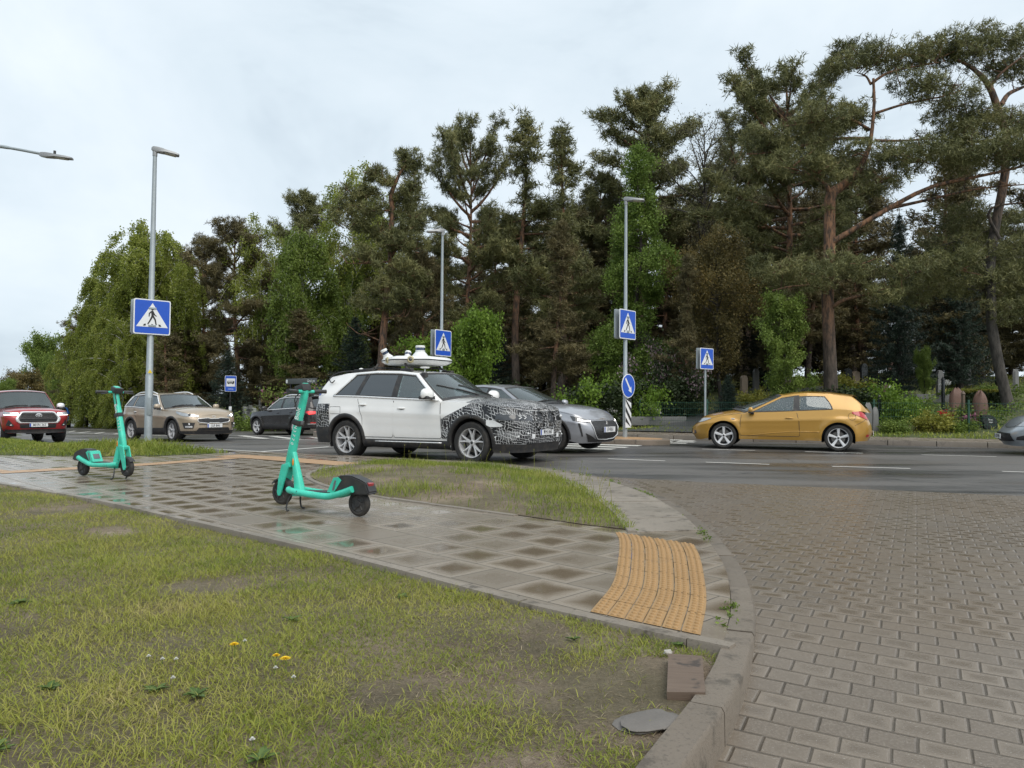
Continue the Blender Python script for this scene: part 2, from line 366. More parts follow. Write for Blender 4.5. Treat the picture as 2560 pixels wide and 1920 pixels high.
def m_ground():
    s=SN('grassy ground'); a=s.noise(.35,5,.6); f=s.noise(6,5,.7)
    c=s.ramp(s.m('ADD',s.m('MULTIPLY',a,.5),s.m('MULTIPLY',f,.5)),[(.3,(.030,.034,.012)),(.5,(.060,.075,.020)),(.62,(.10,.105,.032)),(.75,(.10,.075,.045))])
    return s.done(c,.9,normal=s.bump(f,.8,.06))
def m_kerb(name='kerb concrete',a=(.118,.096,.074),b=(.205,.172,.136)):
    s=SN(name); f=s.noise(70,5,.7); g=s.noise(2.2,4)
    c=s.mix(s.m('ADD',s.m('MULTIPLY',g,.45),s.m('MULTIPLY',s.geo().outputs['Random Per Island'],.55)),a,b); c=s.mix(s.ss(f,.52,.72),c,tuple(x*.62 for x in a)); c=s.mix(s.ss(s.noise(6,5,.7),.52,.66),c,(.09,.075,.058)); c=s.mix(s.m('MULTIPLY',s.ss(s.noise(1.1,3),.5,.64),.5),c,(.12,.105,.08))
    return s.done(c,s.mr(g,.3,.7,.35,.62),normal=s.bump(f,.5,.006))
def m_ochre(name,c0,c1,lines=False):
    s=SN(name); f=s.noise(80,4,.7); g=s.noise(3,4)
    c=s.mix(g,c0,c1); c=s.mix(s.ss(f,.62,.78),c,tuple(x*.55 for x in c0)); c=s.mix(s.m('MULTIPLY',s.ss(s.noise(2.1,4),.60,.72),.5),c,(.15,.12,.09))
    n=s.bump(f,.4,.005)
    if lines:
        d=s.vm('DOT_PRODUCT',s.obj(),(.5,.866,0)).outputs['Value']; l=s.m('PINGPONG',d,.045); k=s.ss(l,.012,.004); c=s.mix(s.m('MULTIPLY',k,.55),c,(.12,.09,.055)); n=s.bump(s.m('MULTIPLY',k,-1),.6,.01)
    return s.done(c,.45,normal=n)
def m_paint_road():
    s=SN('worn road paint'); w=s.ss(s.m('ADD',s.noise(55,3,.7),s.m('MULTIPLY',s.noise(2.5,3),.5)),.86,1.12)
    return s.done(s.mix(w,(.62,.61,.57),(.13,.125,.12)),.42)
def m_path():
    s=SN('dark path'); f=s.noise(40,3); return s.done(s.mix(f,(.05,.05,.052),(.085,.085,.088)),.42)
M_SLAB,M_BRICK,M_ASPH,M_SOIL,M_GR=m_slab(),m_brick(),m_asphalt(),m_soil(),m_ground()
M_KERB=m_kerb(); M_EDGE=m_kerb('edging concrete',(.19,.162,.13),(.28,.243,.20)); M_OCH=m_ochre('ochre tactile',(.30,.178,.072),(.40,.245,.105)); M_OCH2=m_ochre('ochre guiding strip',(.40,.24,.12),(.48,.30,.16),True)
M_LINE=m_paint_road(); M_PATH=m_path(); M_FSL=m_farslab()
# ---------------------------------------------------------------- ground sheet
xs=np.r_[-420,-300,-220,-160,-120,-95,np.arange(-80,56,1.6),62,75,95,130,190,280,420]; ys=np.r_[-200,-90,-40,-20,-8,0,np.arange(6,110,1.6),118,130,150,190,250,340,480]
GX,GY=np.meshgrid(xs,ys); GZ=zhill(GX,GY); nx,ny=len(xs),len(ys)
I=np.arange(nx*ny).reshape(ny,nx); q=np.stack([I[:-1,:-1],I[:-1,1:],I[1:,1:],I[1:,:-1]],-1).reshape(-1,4)
tag(npmesh('ground',np.c_[GX.ravel(),GY.ravel(),GZ.ravel()],np.vstack([q[:,[0,1,2]],q[:,[0,2,3]]]),M_GR,smooth=True),kind='structure')
# ---------------------------------------------------------------- road, pavers, pavement
sheet('road',NE+FE[::-1],zroad,M_ASPH,1.2)
KO=[(-.45,-3),(-.12,.6),(.25,1.75),(.53,2.34),(.70,2.64),(.91,3.05),(1.05,3.38),(1.18,3.72),(1.30,4.08),(1.43,4.55),(1.57,5.16),(1.68,5.9),(1.76,6.6),(1.81,7.3),(1.82,7.93),(1.79,8.9),(1.70,9.71),(1.47,10.78),(1.04,11.93),(.46,12.88),(-.59,13.91),(-1.71,14.45),(-2.65,14.95),(-4.2,15.65),(-6,16.45)]
KO=spline(KO,90)
def offset(P,d):
    P=np.asarray(P,float)[:,:2]; t=np.gradient(P,axis=0); t/=np.linalg.norm(t,axis=1)[:,None]; return P+np.c_[-t[:,1],t[:,0]]*d
KI=offset(KO,.135)
iA=int(np.argmin(np.hypot(KO[:,0]-1.12,KO[:,1]-11.75)))
sheet('brick_driveway',[(-.45,-4)]+[tuple(p) for p in offset(KO,.05)[:iA]]+[(1.33,11.62),(2.76,10.90),(6.34,9.57),(20,4.43),(30,.6),(30,-4)],lambda x,y:zbrick(x,y),M_BRICK,.8)
def ribbon(name,A,B,ztop,zlow,m,block=1.0,gap=.012,bev=.012,parent=None,shift=0.):
    """row of kerb stones between two polylines."""
    A=np.asarray(A)[:,:2]; B=np.asarray(B)[:,:2]; mb=MB(); L=np.r_[0,np.cumsum(np.linalg.norm(np.diff(A,axis=0),axis=1))]
    def at(P,t): return np.array([np.interp(t,L,P[:,0]),np.interp(t,L,P[:,1])])
    t=shift
    while t<L[-1]-.05:
        e=min(t+block,L[-1]); k=max(2,int((e-t)/.12)+1); rows=[]; dz=rnd.uniform(-.004,.004)
        for u in np.linspace(t+gap/2,e-gap/2,k):
            a,b=at(A,u),at(B,u); d=(b-a)/np.linalg.norm(b-a); zt=float(ztop(*((a+b)/2)))+dz; z0=float(zlow(*a)); z1=zt-.10
            rows.append([(a[0],a[1],z0),(a[0]+d[0]*.006,a[1]+d[1]*.006,zt-bev*1.4),(a[0]+d[0]*bev*1.4,a[1]+d[1]*bev*1.4,zt),(b[0]-d[0]*.004,b[1]-d[1]*.004,zt),(b[0],b[1],zt-.006),(b[0],b[1],z1)])
        base=len(mb.v); mb.grid(rows); n=6; mb.f+=[tuple(range(base,base+n)),tuple(range(base+(k-1)*n,base+k*n))[::-1]]; mb.mi+=[0,0]
        t=e
    o=mb.build(name,m,parent,ang=50,fix=True); return tag(o,kind='structure') if parent is None else o
ribbon('kerb',KO,KI,lambda x,y:.004-.02*sstep(3.6,4.6,y)*sstep(9,7,y),lambda x,y:-.3,M_KERB,1.0)
NP=[(-19,20.4),(-12.6,15.15),(-9,12.05),(-6.62,9.99),(-4.48,8.38),(-2.27,6.49),(-1.03,5.38),(-.40,4.77),(.12,4.26),(.72,3.76),(1.03,3.52)]   # pavement's near edge
iB=int(np.argmin(np.hypot(KI[:,0]-1.05,KI[:,1]-3.62))); 
PF=[(-5.7,16.05),(-6.0,15.4),(-6.71,14.72),(-7.75,14.4),(-9.68,14.6),(-12.5,16.2),(-22,25.2)]
PAVE=NP+[tuple(p) for p in KI[iB:]]+PF
sheet('pavement',PAVE,0.,M_SLAB,1.0)
ed=spline(NP,80); ribbon('pavement_edging',offset(ed,-.085),offset(ed,-.004),lambda x,y:.008,lambda x,y:-.12,M_EDGE,1.0,.006,.006)
# inner slab band along the bend and its edging
BI=spline([(1.06,6.50),(1.07,7.0),(1.07,7.75),(.98,9.05),(.80,10.46),(.42,11.88),(-.21,12.75),(-1.2,13.35),(-2.3,13.62)],60)
ribbon('island_edging',offset(BI,-.005),offset(BI,.075),lambda x,y:.022,lambda x,y:-.1,M_EDGE,.8,.006,.006)
mb=MB(); BO=np.array([KI[i] for i in range(len(KI)) if 6.45<KI[i][1]<14.2 and KI[i][0]>-2.6]); BO=resample(BO,60)
k0=0
while k0<59:
    k1=min(59,k0+rnd.choice([3,4,5])); a=[BI[k0]+(BO[k0]-BI[k0])*.008,BO[k0]-(BO[k0]-BI[k0])*.012]; b=[BI[k1]+(BO[k1]-BI[k1])*.008,BO[k1]-(BO[k1]-BI[k1])*.012]; g=.012
    t=lambda p,q:p+(q-p)*g
    P=[t(a[0],b[0]),t(a[1],b[1]),t(b[1],a[1]),t(b[0],a[0])]; P=[tuple(p) for p in P]
    mb.prism(P,-.02,.006+rnd.uniform(0,.004)); k0=k1
tag(mb.build('kerbside_slabs',M_EDGE,smooth=False),kind='structure')
ISL=[(1.04,6.62),(.69,6.87),(.07,7.43),(-.54,7.95),(-1.24,8.54),(-1.8,9.15),(-2.42,9.98),(-2.87,10.99),(-2.99,11.92),(-2.8,12.8),(-2.3,13.5)]+[tuple(p) for p in BI[::-1]][2:-2]
def zisl(x,y):
    d=np.abs(distline(ISL+[ISL[0]],x,y)); return .006+.05*sstep(0,.8,d)+.012*np.sin(x*7)*np.sin(y*6)*sstep(0,.3,d)
sheet('island_soil',ISL,zisl,M_SOIL,.22)
nE=spline(ISL[2:11],40); ribbon('island_rim',offset(nE,.075),offset(nE,.0),lambda x,y:.014,lambda x,y:-.1,M_EDGE,.6,.006,.006)
LAWN=[(-19,20.3)]+[tuple(p) for p in offset(np.array(NP),-.087)[1:-1]]+[(.97,3.40)]+[tuple(p) for p in KI[:iB-1][::-1]]+[(-.5,-4),(-24,-4),(-24,20)]
def zlawn(x,y):
    d=np.abs(distline(NP,x,y)); return -.024+.016*sstep(.1,1.2,d)+.014*np.sin(x*2.1+.5)*np.sin(y*1.7)+.008*np.sin(x*6.3)*np.sin(y*5.1+1)
sheet('lawn_soil',LAWN,zlawn,M_SOIL,.3)
VERGE=[p for p in PF[:-1]]+[(-15,18.4),(-24,27.5),(-30,37),(-33,47.5),(-24,35),(-18,26),(-14,21),(-9.5,17.6),(-6.1,16.2)]
def zverge(x,y):
    d=distline(NE,x,y); q=np.abs(distline(PF,x,y)); return np.where(d>-.6,.01-.25*sstep(-.6,.05,d),.004+.09*sstep(0,1.0,q)*sstep(-.6,-1.6,d))
sheet('verge',VERGE,zverge,M_GR,.6)
# tactile paving at the bend: six curved rows with raised studs
TI=spline([(.415,4.045),(.62,4.70),(.77,5.53),(.86,6.15),(.88,6.52)],60); TO=spline([(.90,3.65),(1.08,4.25),(1.21,4.81),(1.35,5.50),(1.42,5.98)],60)
mb=MB()
for c in range(6):
    a,b=c/6+.006,(c+1)/6-.006; k=0
    while k<59:
        e=min(59,k+rnd.choice([7,9,11])); lo,hi=(k+.12,e-.12)
        rows=[]
        for u in np.linspace(lo,hi,6):
            ti=np.array([np.interp(u,range(60),TI[:,0]),np.interp(u,range(60),TI[:,1])]); to=np.array([np.interp(u,range(60),TO[:,0]),np.interp(u,range(60),TO[:,1])])
            p,q_=ti+(to-ti)*a,ti+(to-ti)*b; rows.append([(p[0],p[1],.0),(p[0],p[1],.0045),(q_[0],q_[1],.0045),(q_[0],q_[1],.0)])
        mb.grid(rows); k=e
    for u in np.arange(.7,59,1.28):
        ti=np.array([np.interp(u,range(60),TI[:,0]),np.interp(u,range(60),TI[:,1])]); to=np.array([np.interp(u,range(60),TO[:,0]),np.interp(u,range(60),TO[:,1])])
        for f in (.3,.7):
            p=ti+(to-ti)*(a+(b-a)*f); mb.ball((p[0],p[1],.005),(.030,.020,.020),8,4,Matrix.Rotation(R(-30),3,'Z'))
tag(mb.build('tactile_paving',M_OCH,fix=False),kind='structure')
def strip(mb,pts,w,z):
    P=np.asarray(pts,float); t=np.gradient(P,axis=0); t/=np.linalg.norm(t,axis=1)[:,None]; n=np.c_[-t[:,1],t[:,0]]*w/2
    mb.grid([[(p[0]-d[0],p[1]-d[1],float(z(p[0],p[1]))),(p[0]+d[0],p[1]+d[1],float(z(p[0],p[1])))] for p,d in zip(P,n)],flip=True)
mb=MB(); z4=lambda x,y:.005
strip(mb,spline([(-16,15.6),(-11,13.05),(-7.45,11.2),(-6.75,12.0),(-6.1,12.75),(-5.45,13.9),(-5.15,14.45)][2:],30),.40,z4)
strip(mb,spline([(-13.4,15.2),(-9.9,12.9),(-7.55,11.33)],20),.36,z4)
strip(mb,spline([(-5.5,14.9),(-4.5,14.35),(-3.5,13.62),(-2.75,13.1)],20),.62,lambda x,y:.009)
tag(mb.build('guiding_strip',M_OCH2),kind='structure')
# road markings
zm=lambda x,y:zroad(x,y)+.006
def mk(name,segs,w):
    mb=MB()
    for s_ in segs:
        n=max(2,int(math.dist(s_[0],s_[-1])/1.0)+1); strip(mb,resample(s_,n),w,zm)
    return tag(mb.build(name,M_LINE,smooth=False),kind='structure')
mk('lane_dashes',[[(1.95,15.55),(3.0,15.05)],[(3.73,14.78),(4.80,14.34)],[(5.82,13.98),(7.05,13.62)],[(8.39,13.18),(9.7,12.7)],[(11.1,12.15),(12.5,11.65)],[(4.7,19.0),(5.87,18.56)],[(6.93,18.19),(8.1,17.76)],[(9.24,17.36),(10.65,16.92)],[(12,16.4),(13.4,15.9)],[(7.4,19.7),(8.6,19.3)]],.115)
zb=[]
for i in range(15):
    p=np.array([-.25,13.95])+np.array([.492,.871])*i*.93
    if 4<i: zb.append([tuple(p),tuple(p+np.array([-.891,.454])*3.4)])
mk('zebra_crossing',zb,.46)
mk('far_zebra_bars',[[(4.5,21.95),(4.95,21.75)],[(4.85,22.7),(5.35,22.45)],[(5.1,23.35),(5.5,23.15)]],.4)
mk('hatched_island_lines',[[(-30.1,52.2),(-24.75,46.77)],[(-22.93,39.77),(-17.86,35.28),(-13.4,31.2)],[(-23.83,41.33),(-25.08,44.24)],[(-22.04,39.18),(-23.0,42.0)],[(-20.24,37.39),(-21.17,40.0)],[(-18.6,36),(-19.3,38.3)],[(-10.58,28.77),(-8.58,26.96),(-6.85,25.4),(-5.74,24.72)],[(-11.6,31.3),(-8.3,30.1)]],.16)
mk('hatched_island_bars',[[(-10.84,30.88),(-8.75,27.3)],[(-9.19,29.62),(-7.3,26.2)],[(-7.29,28.22),(-5.85,25.1)]],.34)
mk('kerb_lane_line',[[(-18.96,31.18),(-14.72,27.4),(-8.52,20.55),(-6.17,18.45),(-4.95,17.45)]],.10)
mk('turn_arrow',[[(-6.04,18.07),(-5.39,19.27),(-4.82,20.4)]],.16)
# far kerb, far pavement, verge edging
FEn=spline(FE,220)
ribbon('far_kerb',offset(FEn,.0),offset(FEn,.15),lambda x,y:float(zroad(x,y))+.14,lambda x,y:float(zroad(x,y))-.1,m_kerb('far kerb stone',(.115,.095,.075),(.17,.145,.118)),1.2,.02,.012)
def band(name,d0,d1,dz,m,n=3):
    rows=[offset(FEn,d) for d in np.linspace(d0,d1,n)]; mb=MB()
    mb.grid([[(p[0],p[1],float(zroad(p[0],p[1]))+dz) for p in r] for r in rows],flip=True); return tag(mb.build(name,m),kind='structure')
band('far_pavement',.148,2.4,.135,M_FSL)
pth=np.array([(5.1,26.6),(6.6,27.9),(8.0,30.2),(10.2,33.2),(13.5,37.0),(18,41)]); ps=spline(pth,30)
mb=MB(); wv=np.linspace(1.5,.9,30)
mb.grid([[(p[0]*1.0+dx*w_,p[1]-dx*w_*.7,float(zhill(p[0]+dx*w_,p[1]-dx*w_*.7))+.05) for dx in (-1,-.5,0,.5,1)] for p,w_ in zip(ps,wv)],flip=True)
tag(mb.build('cemetery_path',M_PATH),kind='structure')
# traffic islands in the carriageway
def refuge(name,poly,z0):
    P=spline(poly+[poly[0]],48)[:-1]; m2=MB(); n=len(P)
    for r_ in ([(q_[0],q_[1],z0-.1) for q_ in P],):
        c=P.mean(0); rows=[r_,[(q_[0],q_[1],z0+.13) for q_ in P],[(q_[0]+(c[0]-q_[0])*.02,q_[1]+(c[1]-q_[1])*.02,z0+.145) for q_ in P],[(q_[0]+(c[0]-q_[0])*.12,q_[1]+(c[1]-q_[1])*.12,z0+.145) for q_ in P]]
        m2.grid([[*r__,r__[0]] for r__ in rows])
    o=tag(m2.build(name,m_kerb(name+' stone',(.19,.15,.115),(.27,.22,.175)),fix=True),kind='structure')
    q_=[(p[0]+(c[0]-p[0])*.12,p[1]+(c[1]-p[1])*.12) for p in P]; sheet(name+'_paving',q_,z0+.146,M_OCH2,1)
refuge('traffic_island',[(4.35,21.15),(3.5,20.95),(2.2,21.7),(1.2,22.7),(1.9,23.9),(3.4,22.9),(4.4,22.0)],-.07)
refuge('crossing_island',[(-1.6,24.2),(-2.2,24.0),(-4.5,25.6),(-7,27.6),(-6.9,28.7),(-4.5,27.6),(-1.7,25.3)],-.20)
# ================================================================ VEGETATION
NP_=np.random.default_rng(11)
def vnoise(x,y,sc,seed):
    g=np.random.default_rng(seed).random((64,64)); x=np.asarray(x)/sc; y=np.asarray(y)/sc; i=np.floor(x).astype(int); j=np.floor(y).astype(int); u=x-i; v=y-j; u=u*u*(3-2*u); v=v*v*(3-2*v)
    f=lambda a,b:g[a%64,b%64]
    return f(i,j)*(1-u)*(1-v)+f(i+1,j)*u*(1-v)+f(i,j+1)*(1-u)*v+f(i+1,j+1)*u*v
def m_leaf(name,stops,sat=None,trans=.25,rough=.5,pn=.5,psc=1.2,spec=.3):
    s=SN(name); g=s.geo(); p=s.noise(psc,3)
    f=s.m('ADD',s.m('MULTIPLY',g.outputs['Random Per Island'],1-pn),s.m('MULTIPLY',s.mr(p,.3,.7,0,1),pn))
    c=s.ramp(f,stops)
    b=s.bsdf(c,rough,spec=spec)
    t=s.n('ShaderNodeBsdfTranslucent'); s.put(t.inputs[0],c)
    m=s.n('ShaderNodeMixShader'); m.inputs[0].default_value=trans; s.t.links.new(b,m.inputs[1]); s.t.links.new(t.outputs[0],m.inputs[2])
    return s.out(m.outputs[0])
L_PINE=m_leaf('pine needles',[(.1,(.060,.070,.029)),(.45,(.142,.150,.060)),(.75,(.215,.210,.082)),(.95,(.31,.28,.12))],trans=.15,psc=.7)
L_PINEB=m_leaf('brown pine needles',[(.1,(.048,.044,.021)),(.45,(.112,.098,.045)),(.75,(.185,.155,.070)),(.95,(.27,.21,.095))],trans=.15,psc=.6)
L_FIR=m_leaf('fir needles',[(.1,(.012,.022,.017)),(.5,(.024,.042,.030)),(.9,(.05,.075,.048))],trans=.1)
L_BIRCH=m_leaf('birch leaves',[(.1,(.12,.155,.027)),(.45,(.23,.275,.050)),(.75,(.33,.365,.08)),(.95,(.43,.45,.14))],trans=.45,psc=.8)
L_GREEN=m_leaf('green leaves',[(.1,(.075,.115,.022)),(.5,(.150,.215,.040)),(.9,(.26,.33,.075))],trans=.4)
L_LIME=m_leaf('lime leaves',[(.1,(.075,.135,.014)),(.5,(.135,.225,.025)),(.9,(.23,.33,.055))],trans=.35)
L_LARCH=m_leaf('larch needles',[(.1,(.085,.14,.028)),(.5,(.155,.235,.045)),(.9,(.24,.32,.07))],trans=.4)
L_RUST=m_leaf('rusty leaves',[(.1,(.075,.068,.025)),(.5,(.14,.115,.040)),(.9,(.25,.175,.05))],trans=.25,psc=.35)
L_BUD=m_leaf('pale buds',[(.1,(.09,.085,.04)),(.5,(.16,.15,.07)),(.9,(.24,.22,.12))],trans=.25)
L_DARK=m_leaf('dark bush leaves',[(.1,(.014,.024,.009)),(.5,(.030,.048,.016)),(.9,(.065,.085,.03))],trans=.2)
L_LILAC=m_leaf('lilac blossom',[(.1,(.13,.09,.10)),(.5,(.24,.17,.19)),(.9,(.40,.31,.34))],trans=.2)
L_PINK=m_leaf('pink blossom',[(.1,(.22,.06,.12)),(.5,(.36,.14,.22)),(.9,(.50,.28,.36))],trans=.2)
L_YEL=m_leaf('yellow green leaves',[(.1,(.13,.14,.02)),(.5,(.24,.24,.04)),(.9,(.38,.35,.08))],trans=.3)
L_GRASS=m_leaf('grass blades',[(.05,(.085,.13,.022)),(.3,(.19,.235,.036)),(.52,(.30,.32,.056)),(.72,(.35,.335,.085)),(.92,(.42,.36,.16))],trans=.3,pn=.62,psc=.9,rough=.6)
L_GRASS2=m_leaf('fresh grass blades',[(.05,(.10,.15,.02)),(.4,(.20,.255,.038)),(.75,(.29,.31,.065)),(.95,(.42,.37,.15))],trans=.35,pn=.5,psc=.7,rough=.6)
def m_bark(name,low,high,z0,z1,white=False):
    s=SN(name); mp=s.n('ShaderNodeMapping'); s.put(mp.inputs[0],s.obj()); mp.inputs['Scale'].default_value=(1,1,.28 if not white else 3)
    f=s.noise(9 if not white else 3.5,5,.65,vec=mp.outputs[0]); sp_=s.n('ShaderNodeSeparateXYZ'); s.put(sp_.inputs[0],s.obj())
    k=s.ss(s.m('ADD',sp_.outputs[2],s.m('MULTIPLY',s.noise(1.5),1.5)),z0,z1)
    c=s.mix(k,low,high)
    if white: c=s.mix(s.ss(f,.52,.60),c,(.02,.018,.016))
    else: c=s.mix(s.ss(f,.35,.65),tuple(x*.38 for x in low),c)
    return s.done(c,.85,normal=s.bump(f,.9,.05))
B_PINE=m_bark('pine bark',(.095,.075,.060),(.25,.130,.070),2.6,6.2); B_DARK=m_bark('dark bark',(.055,.045,.038),(.075,.06,.048),2,6); B_BIRCH=m_bark('birch bark',(.50,.49,.46),(.55,.53,.50),1,4,True)
def blades(name,n,box,acc,zf,h,w,lean,m,wfun=None,curve=.35,parent=None):
    x=NP_.uniform(box[0],box[1],n); y=NP_.uniform(box[2],box[3],n); k=NP_.random(n)<acc(x,y); x,y=x[k],y[k]; n=len(x)
    H=NP_.uniform(h[0],h[1],n)*(wfun(x,y) if wfun else 1); a=NP_.uniform(0,2*np.pi,n); l=NP_.normal(0,1,n)*lean[1]+lean[0]; l=np.clip(np.abs(l),0,1.5)
    d=np.c_[np.cos(a),np.sin(a)]; z=zf(x,y)-.004; b=NP_.uniform(0,2*np.pi,n); wd=np.c_[np.cos(b),np.sin(b),np.zeros(n)]*(NP_.uniform(w[0],w[1],n)/2)[:,None]
    B=np.c_[x,y,z]; hh=np.c_[d*(np.sin(l)*H)[:,None],np.cos(l)*H]
    M=B+hh*.55+np.c_[np.zeros((n,2)),H*curve*.22]; T=B+hh+np.c_[d*(H*curve*.6)[:,None],-H*curve*.25]; T[:,2]=np.maximum(T[:,2],z+.006)
    V=np.stack([B-wd,B+wd,M-wd*.8,M+wd*.8,T],1).reshape(-1,3); i=np.arange(n)[:,None]*5
    Tt=np.stack([i+[0,1,3],i+[0,3,2],i+[2,3,4]],1).reshape(-1,3)
    return npmesh(name,V,Tt,m,parent)
# --- lawn: patchy, worn through to the soil in places
def bare(x,y):
    p=.60*vnoise(x,y,.75,1)+.40*vnoise(x,y,.28,2)
    for cx,cy,r in ((.28,2.6,.55),(.5,2.95,.45),(.1,2.2,.3),(.55,3.2,.40),(.1,3.55,.38),(-2.2,5.6,.55),(-3.3,6.3,.6),(-1.9,4.6,.35),(-.45,2.9,.22),(-.05,2.3,.3),(.2,3.9,.25),(.55,3.75,.25),(-4.5,7.6,.45)):
        p=p-.40*np.exp(-((x-cx)**2+(y-cy)**2)/r**2*1.9)
    return p
def acc_lawn(x,y):
    ok=inpoly(LAWN,x,y)&~inpoly([(.56,2.86),(.86,2.86),(.86,3.42),(.56,3.42)],x,y); near=np.clip(1.25-np.hypot(x,y)/9.5,.30,1)
    return np.where(ok,np.clip((bare(x,y)-.08)*3.8,.07,1)*near,0)
hl=lambda x,y:.55+.9*vnoise(x,y,.5,5)
tag(blades('lawn_grass',1300000,(-9.5,1.2,1.55,12.6),acc_lawn,zlawn,(.022,.058),(.0020,.0046),(.95,.35),L_GRASS,hl),kind='stuff')
def acc_isl(x,y):
    ok=inpoly(ISL,x,y); back=sstep(1.3,.2,np.abs(distline([tuple(p) for p in BI],x,y)))
    return np.where(ok,np.clip(back*.8+sstep(.58,.78,vnoise(x,y,.7,8))*.5+.05,0,1)*np.where(x<-2.4,.8,1),0)
tag(blades('island_grass',60000,(-3.1,1.2,6.4,13.8),acc_isl,zisl,(.035,.115),(.004,.008),(.5,.35),L_GRASS2,lambda x,y:.5+vnoise(x,y,.6,3)),kind='stuff')
def acc_v(x,y):
    return np.where(inpoly(VERGE,x,y),np.clip(1.2-np.hypot(x,y)/60,.4,1),0)
tall=lambda x,y:.42+3.4*np.exp(-((x+7.6)/1.5)**2-((y-16.5)/1.6)**2)+.5*vnoise(x,y,.8,4)
tag(blades('verge_grass',150000,(-22,-5.6,14.2,26),acc_v,zverge,(.035,.095),(.008,.018),(.5,.3),L_GRASS2,tall),kind='stuff')
def acc_b(x,y):
    d=distline(FE,x,y); return np.where((d>2.35)&(d<5.4),.9,0)
tag(blades('far_verge_grass',120000,(-24,26,18,52),acc_b,zhill,(.05,.14),(.02,.04),(.5,.3),L_GRASS2),kind='stuff')
def acc_c(x,y):
    d=distline(FE,x,y); pa=np.min(np.hypot(x[:,None]-ps[None,:,0],y[:,None]-ps[None,:,1]),1); return np.where((d>5.4)&(d<30)&(pa>1.5),np.clip(vnoise(x,y,2.2,9)*1.6-.35,0,1),0)
tag(blades('cemetery_grass',70000,(-30,32,20,72),acc_c,zhill,(.08,.30),(.03,.06),(.5,.3),L_GRASS),kind='stuff')
def acc_t(x,y):
    ok=(inpoly(LAWN,x,y)|inpoly(ISL,x,y))&~inpoly([(.56,2.86),(.86,2.86),(.86,3.42),(.56,3.42)],x,y); return np.where(ok,np.clip(1.25-np.hypot(x,y)/10,.2,1)*.9,0)
zsoil=lambda x,y:np.where(inpoly(ISL,x,y),zisl(x,y),zlawn(x,y))
L_DRY=m_leaf('dry grass litter',[(.1,(.075,.055,.035)),(.5,(.20,.155,.095)),(.9,(.40,.33,.21))],trans=.1,pn=.25)
tag(blades('dry_grass_litter',240000,(-9.5,1.2,1.55,13.5),acc_t,zsoil,(.018,.055),(.0018,.004),(1.35,.12),L_DRY,None,.15),kind='stuff')
# --- trees
def unit(v): return v/np.linalg.norm(v,axis=1)[:,None]
def needles(Cn,m,ln,wd,up=.35,jit=.10,g=NP_,dirs=None):
    n=len(Cn); c=np.repeat(Cn,m,0)+g.normal(0,jit,(n*m,3)); d=g.normal(0,1,(n*m,3)); d[:,2]+=up
    if dirs is not None: d+=np.repeat(dirs,m,0)
    d=unit(d); q=unit(np.cross(d,g.normal(0,1,(n*m,3)))); L=g.uniform(.6,1.3,n*m)[:,None]*ln; W=g.uniform(.7,1.3,n*m)[:,None]*wd*.5
    V=np.stack([c-q*W,c+q*W,c+d*L],1).reshape(-1,3); return V,np.arange(n*m*3).reshape(-1,3)
def leaves(Cn,m,sz,jit,g=NP_,droop=0.):
    n=len(Cn)*m; c=np.repeat(Cn,m,0)+g.normal(0,jit,(n,3)); d=g.normal(0,1,(n,3)); d[:,2]-=droop; d=unit(d); q=unit(np.cross(d,g.normal(0,1,(n,3))))
    L=g.uniform(.7,1.3,n)[:,None]*sz; V=np.stack([c-d*L*.5,c-q*L*.33,c+d*L*.5,c+q*L*.33],1).reshape(-1,3); i=np.arange(n)[:,None]*4
    return V,np.stack([i+[0,1,2],i+[0,2,3]],1).reshape(-1,3)
def curve(p,az,el,L,g,k=6,bend=.0,wob=.12):
    P=[np.array(p,float)]; a,e=az,el
    for i in range(k):
        a+=g.normal(0,wob); e+=bend/k+g.normal(0,wob*.6); P.append(P[-1]+np.array([math.cos(a)*math.cos(e),math.sin(a)*math.cos(e),math.sin(e)])*L/k)
    return np.array(P)
class Tree: pass
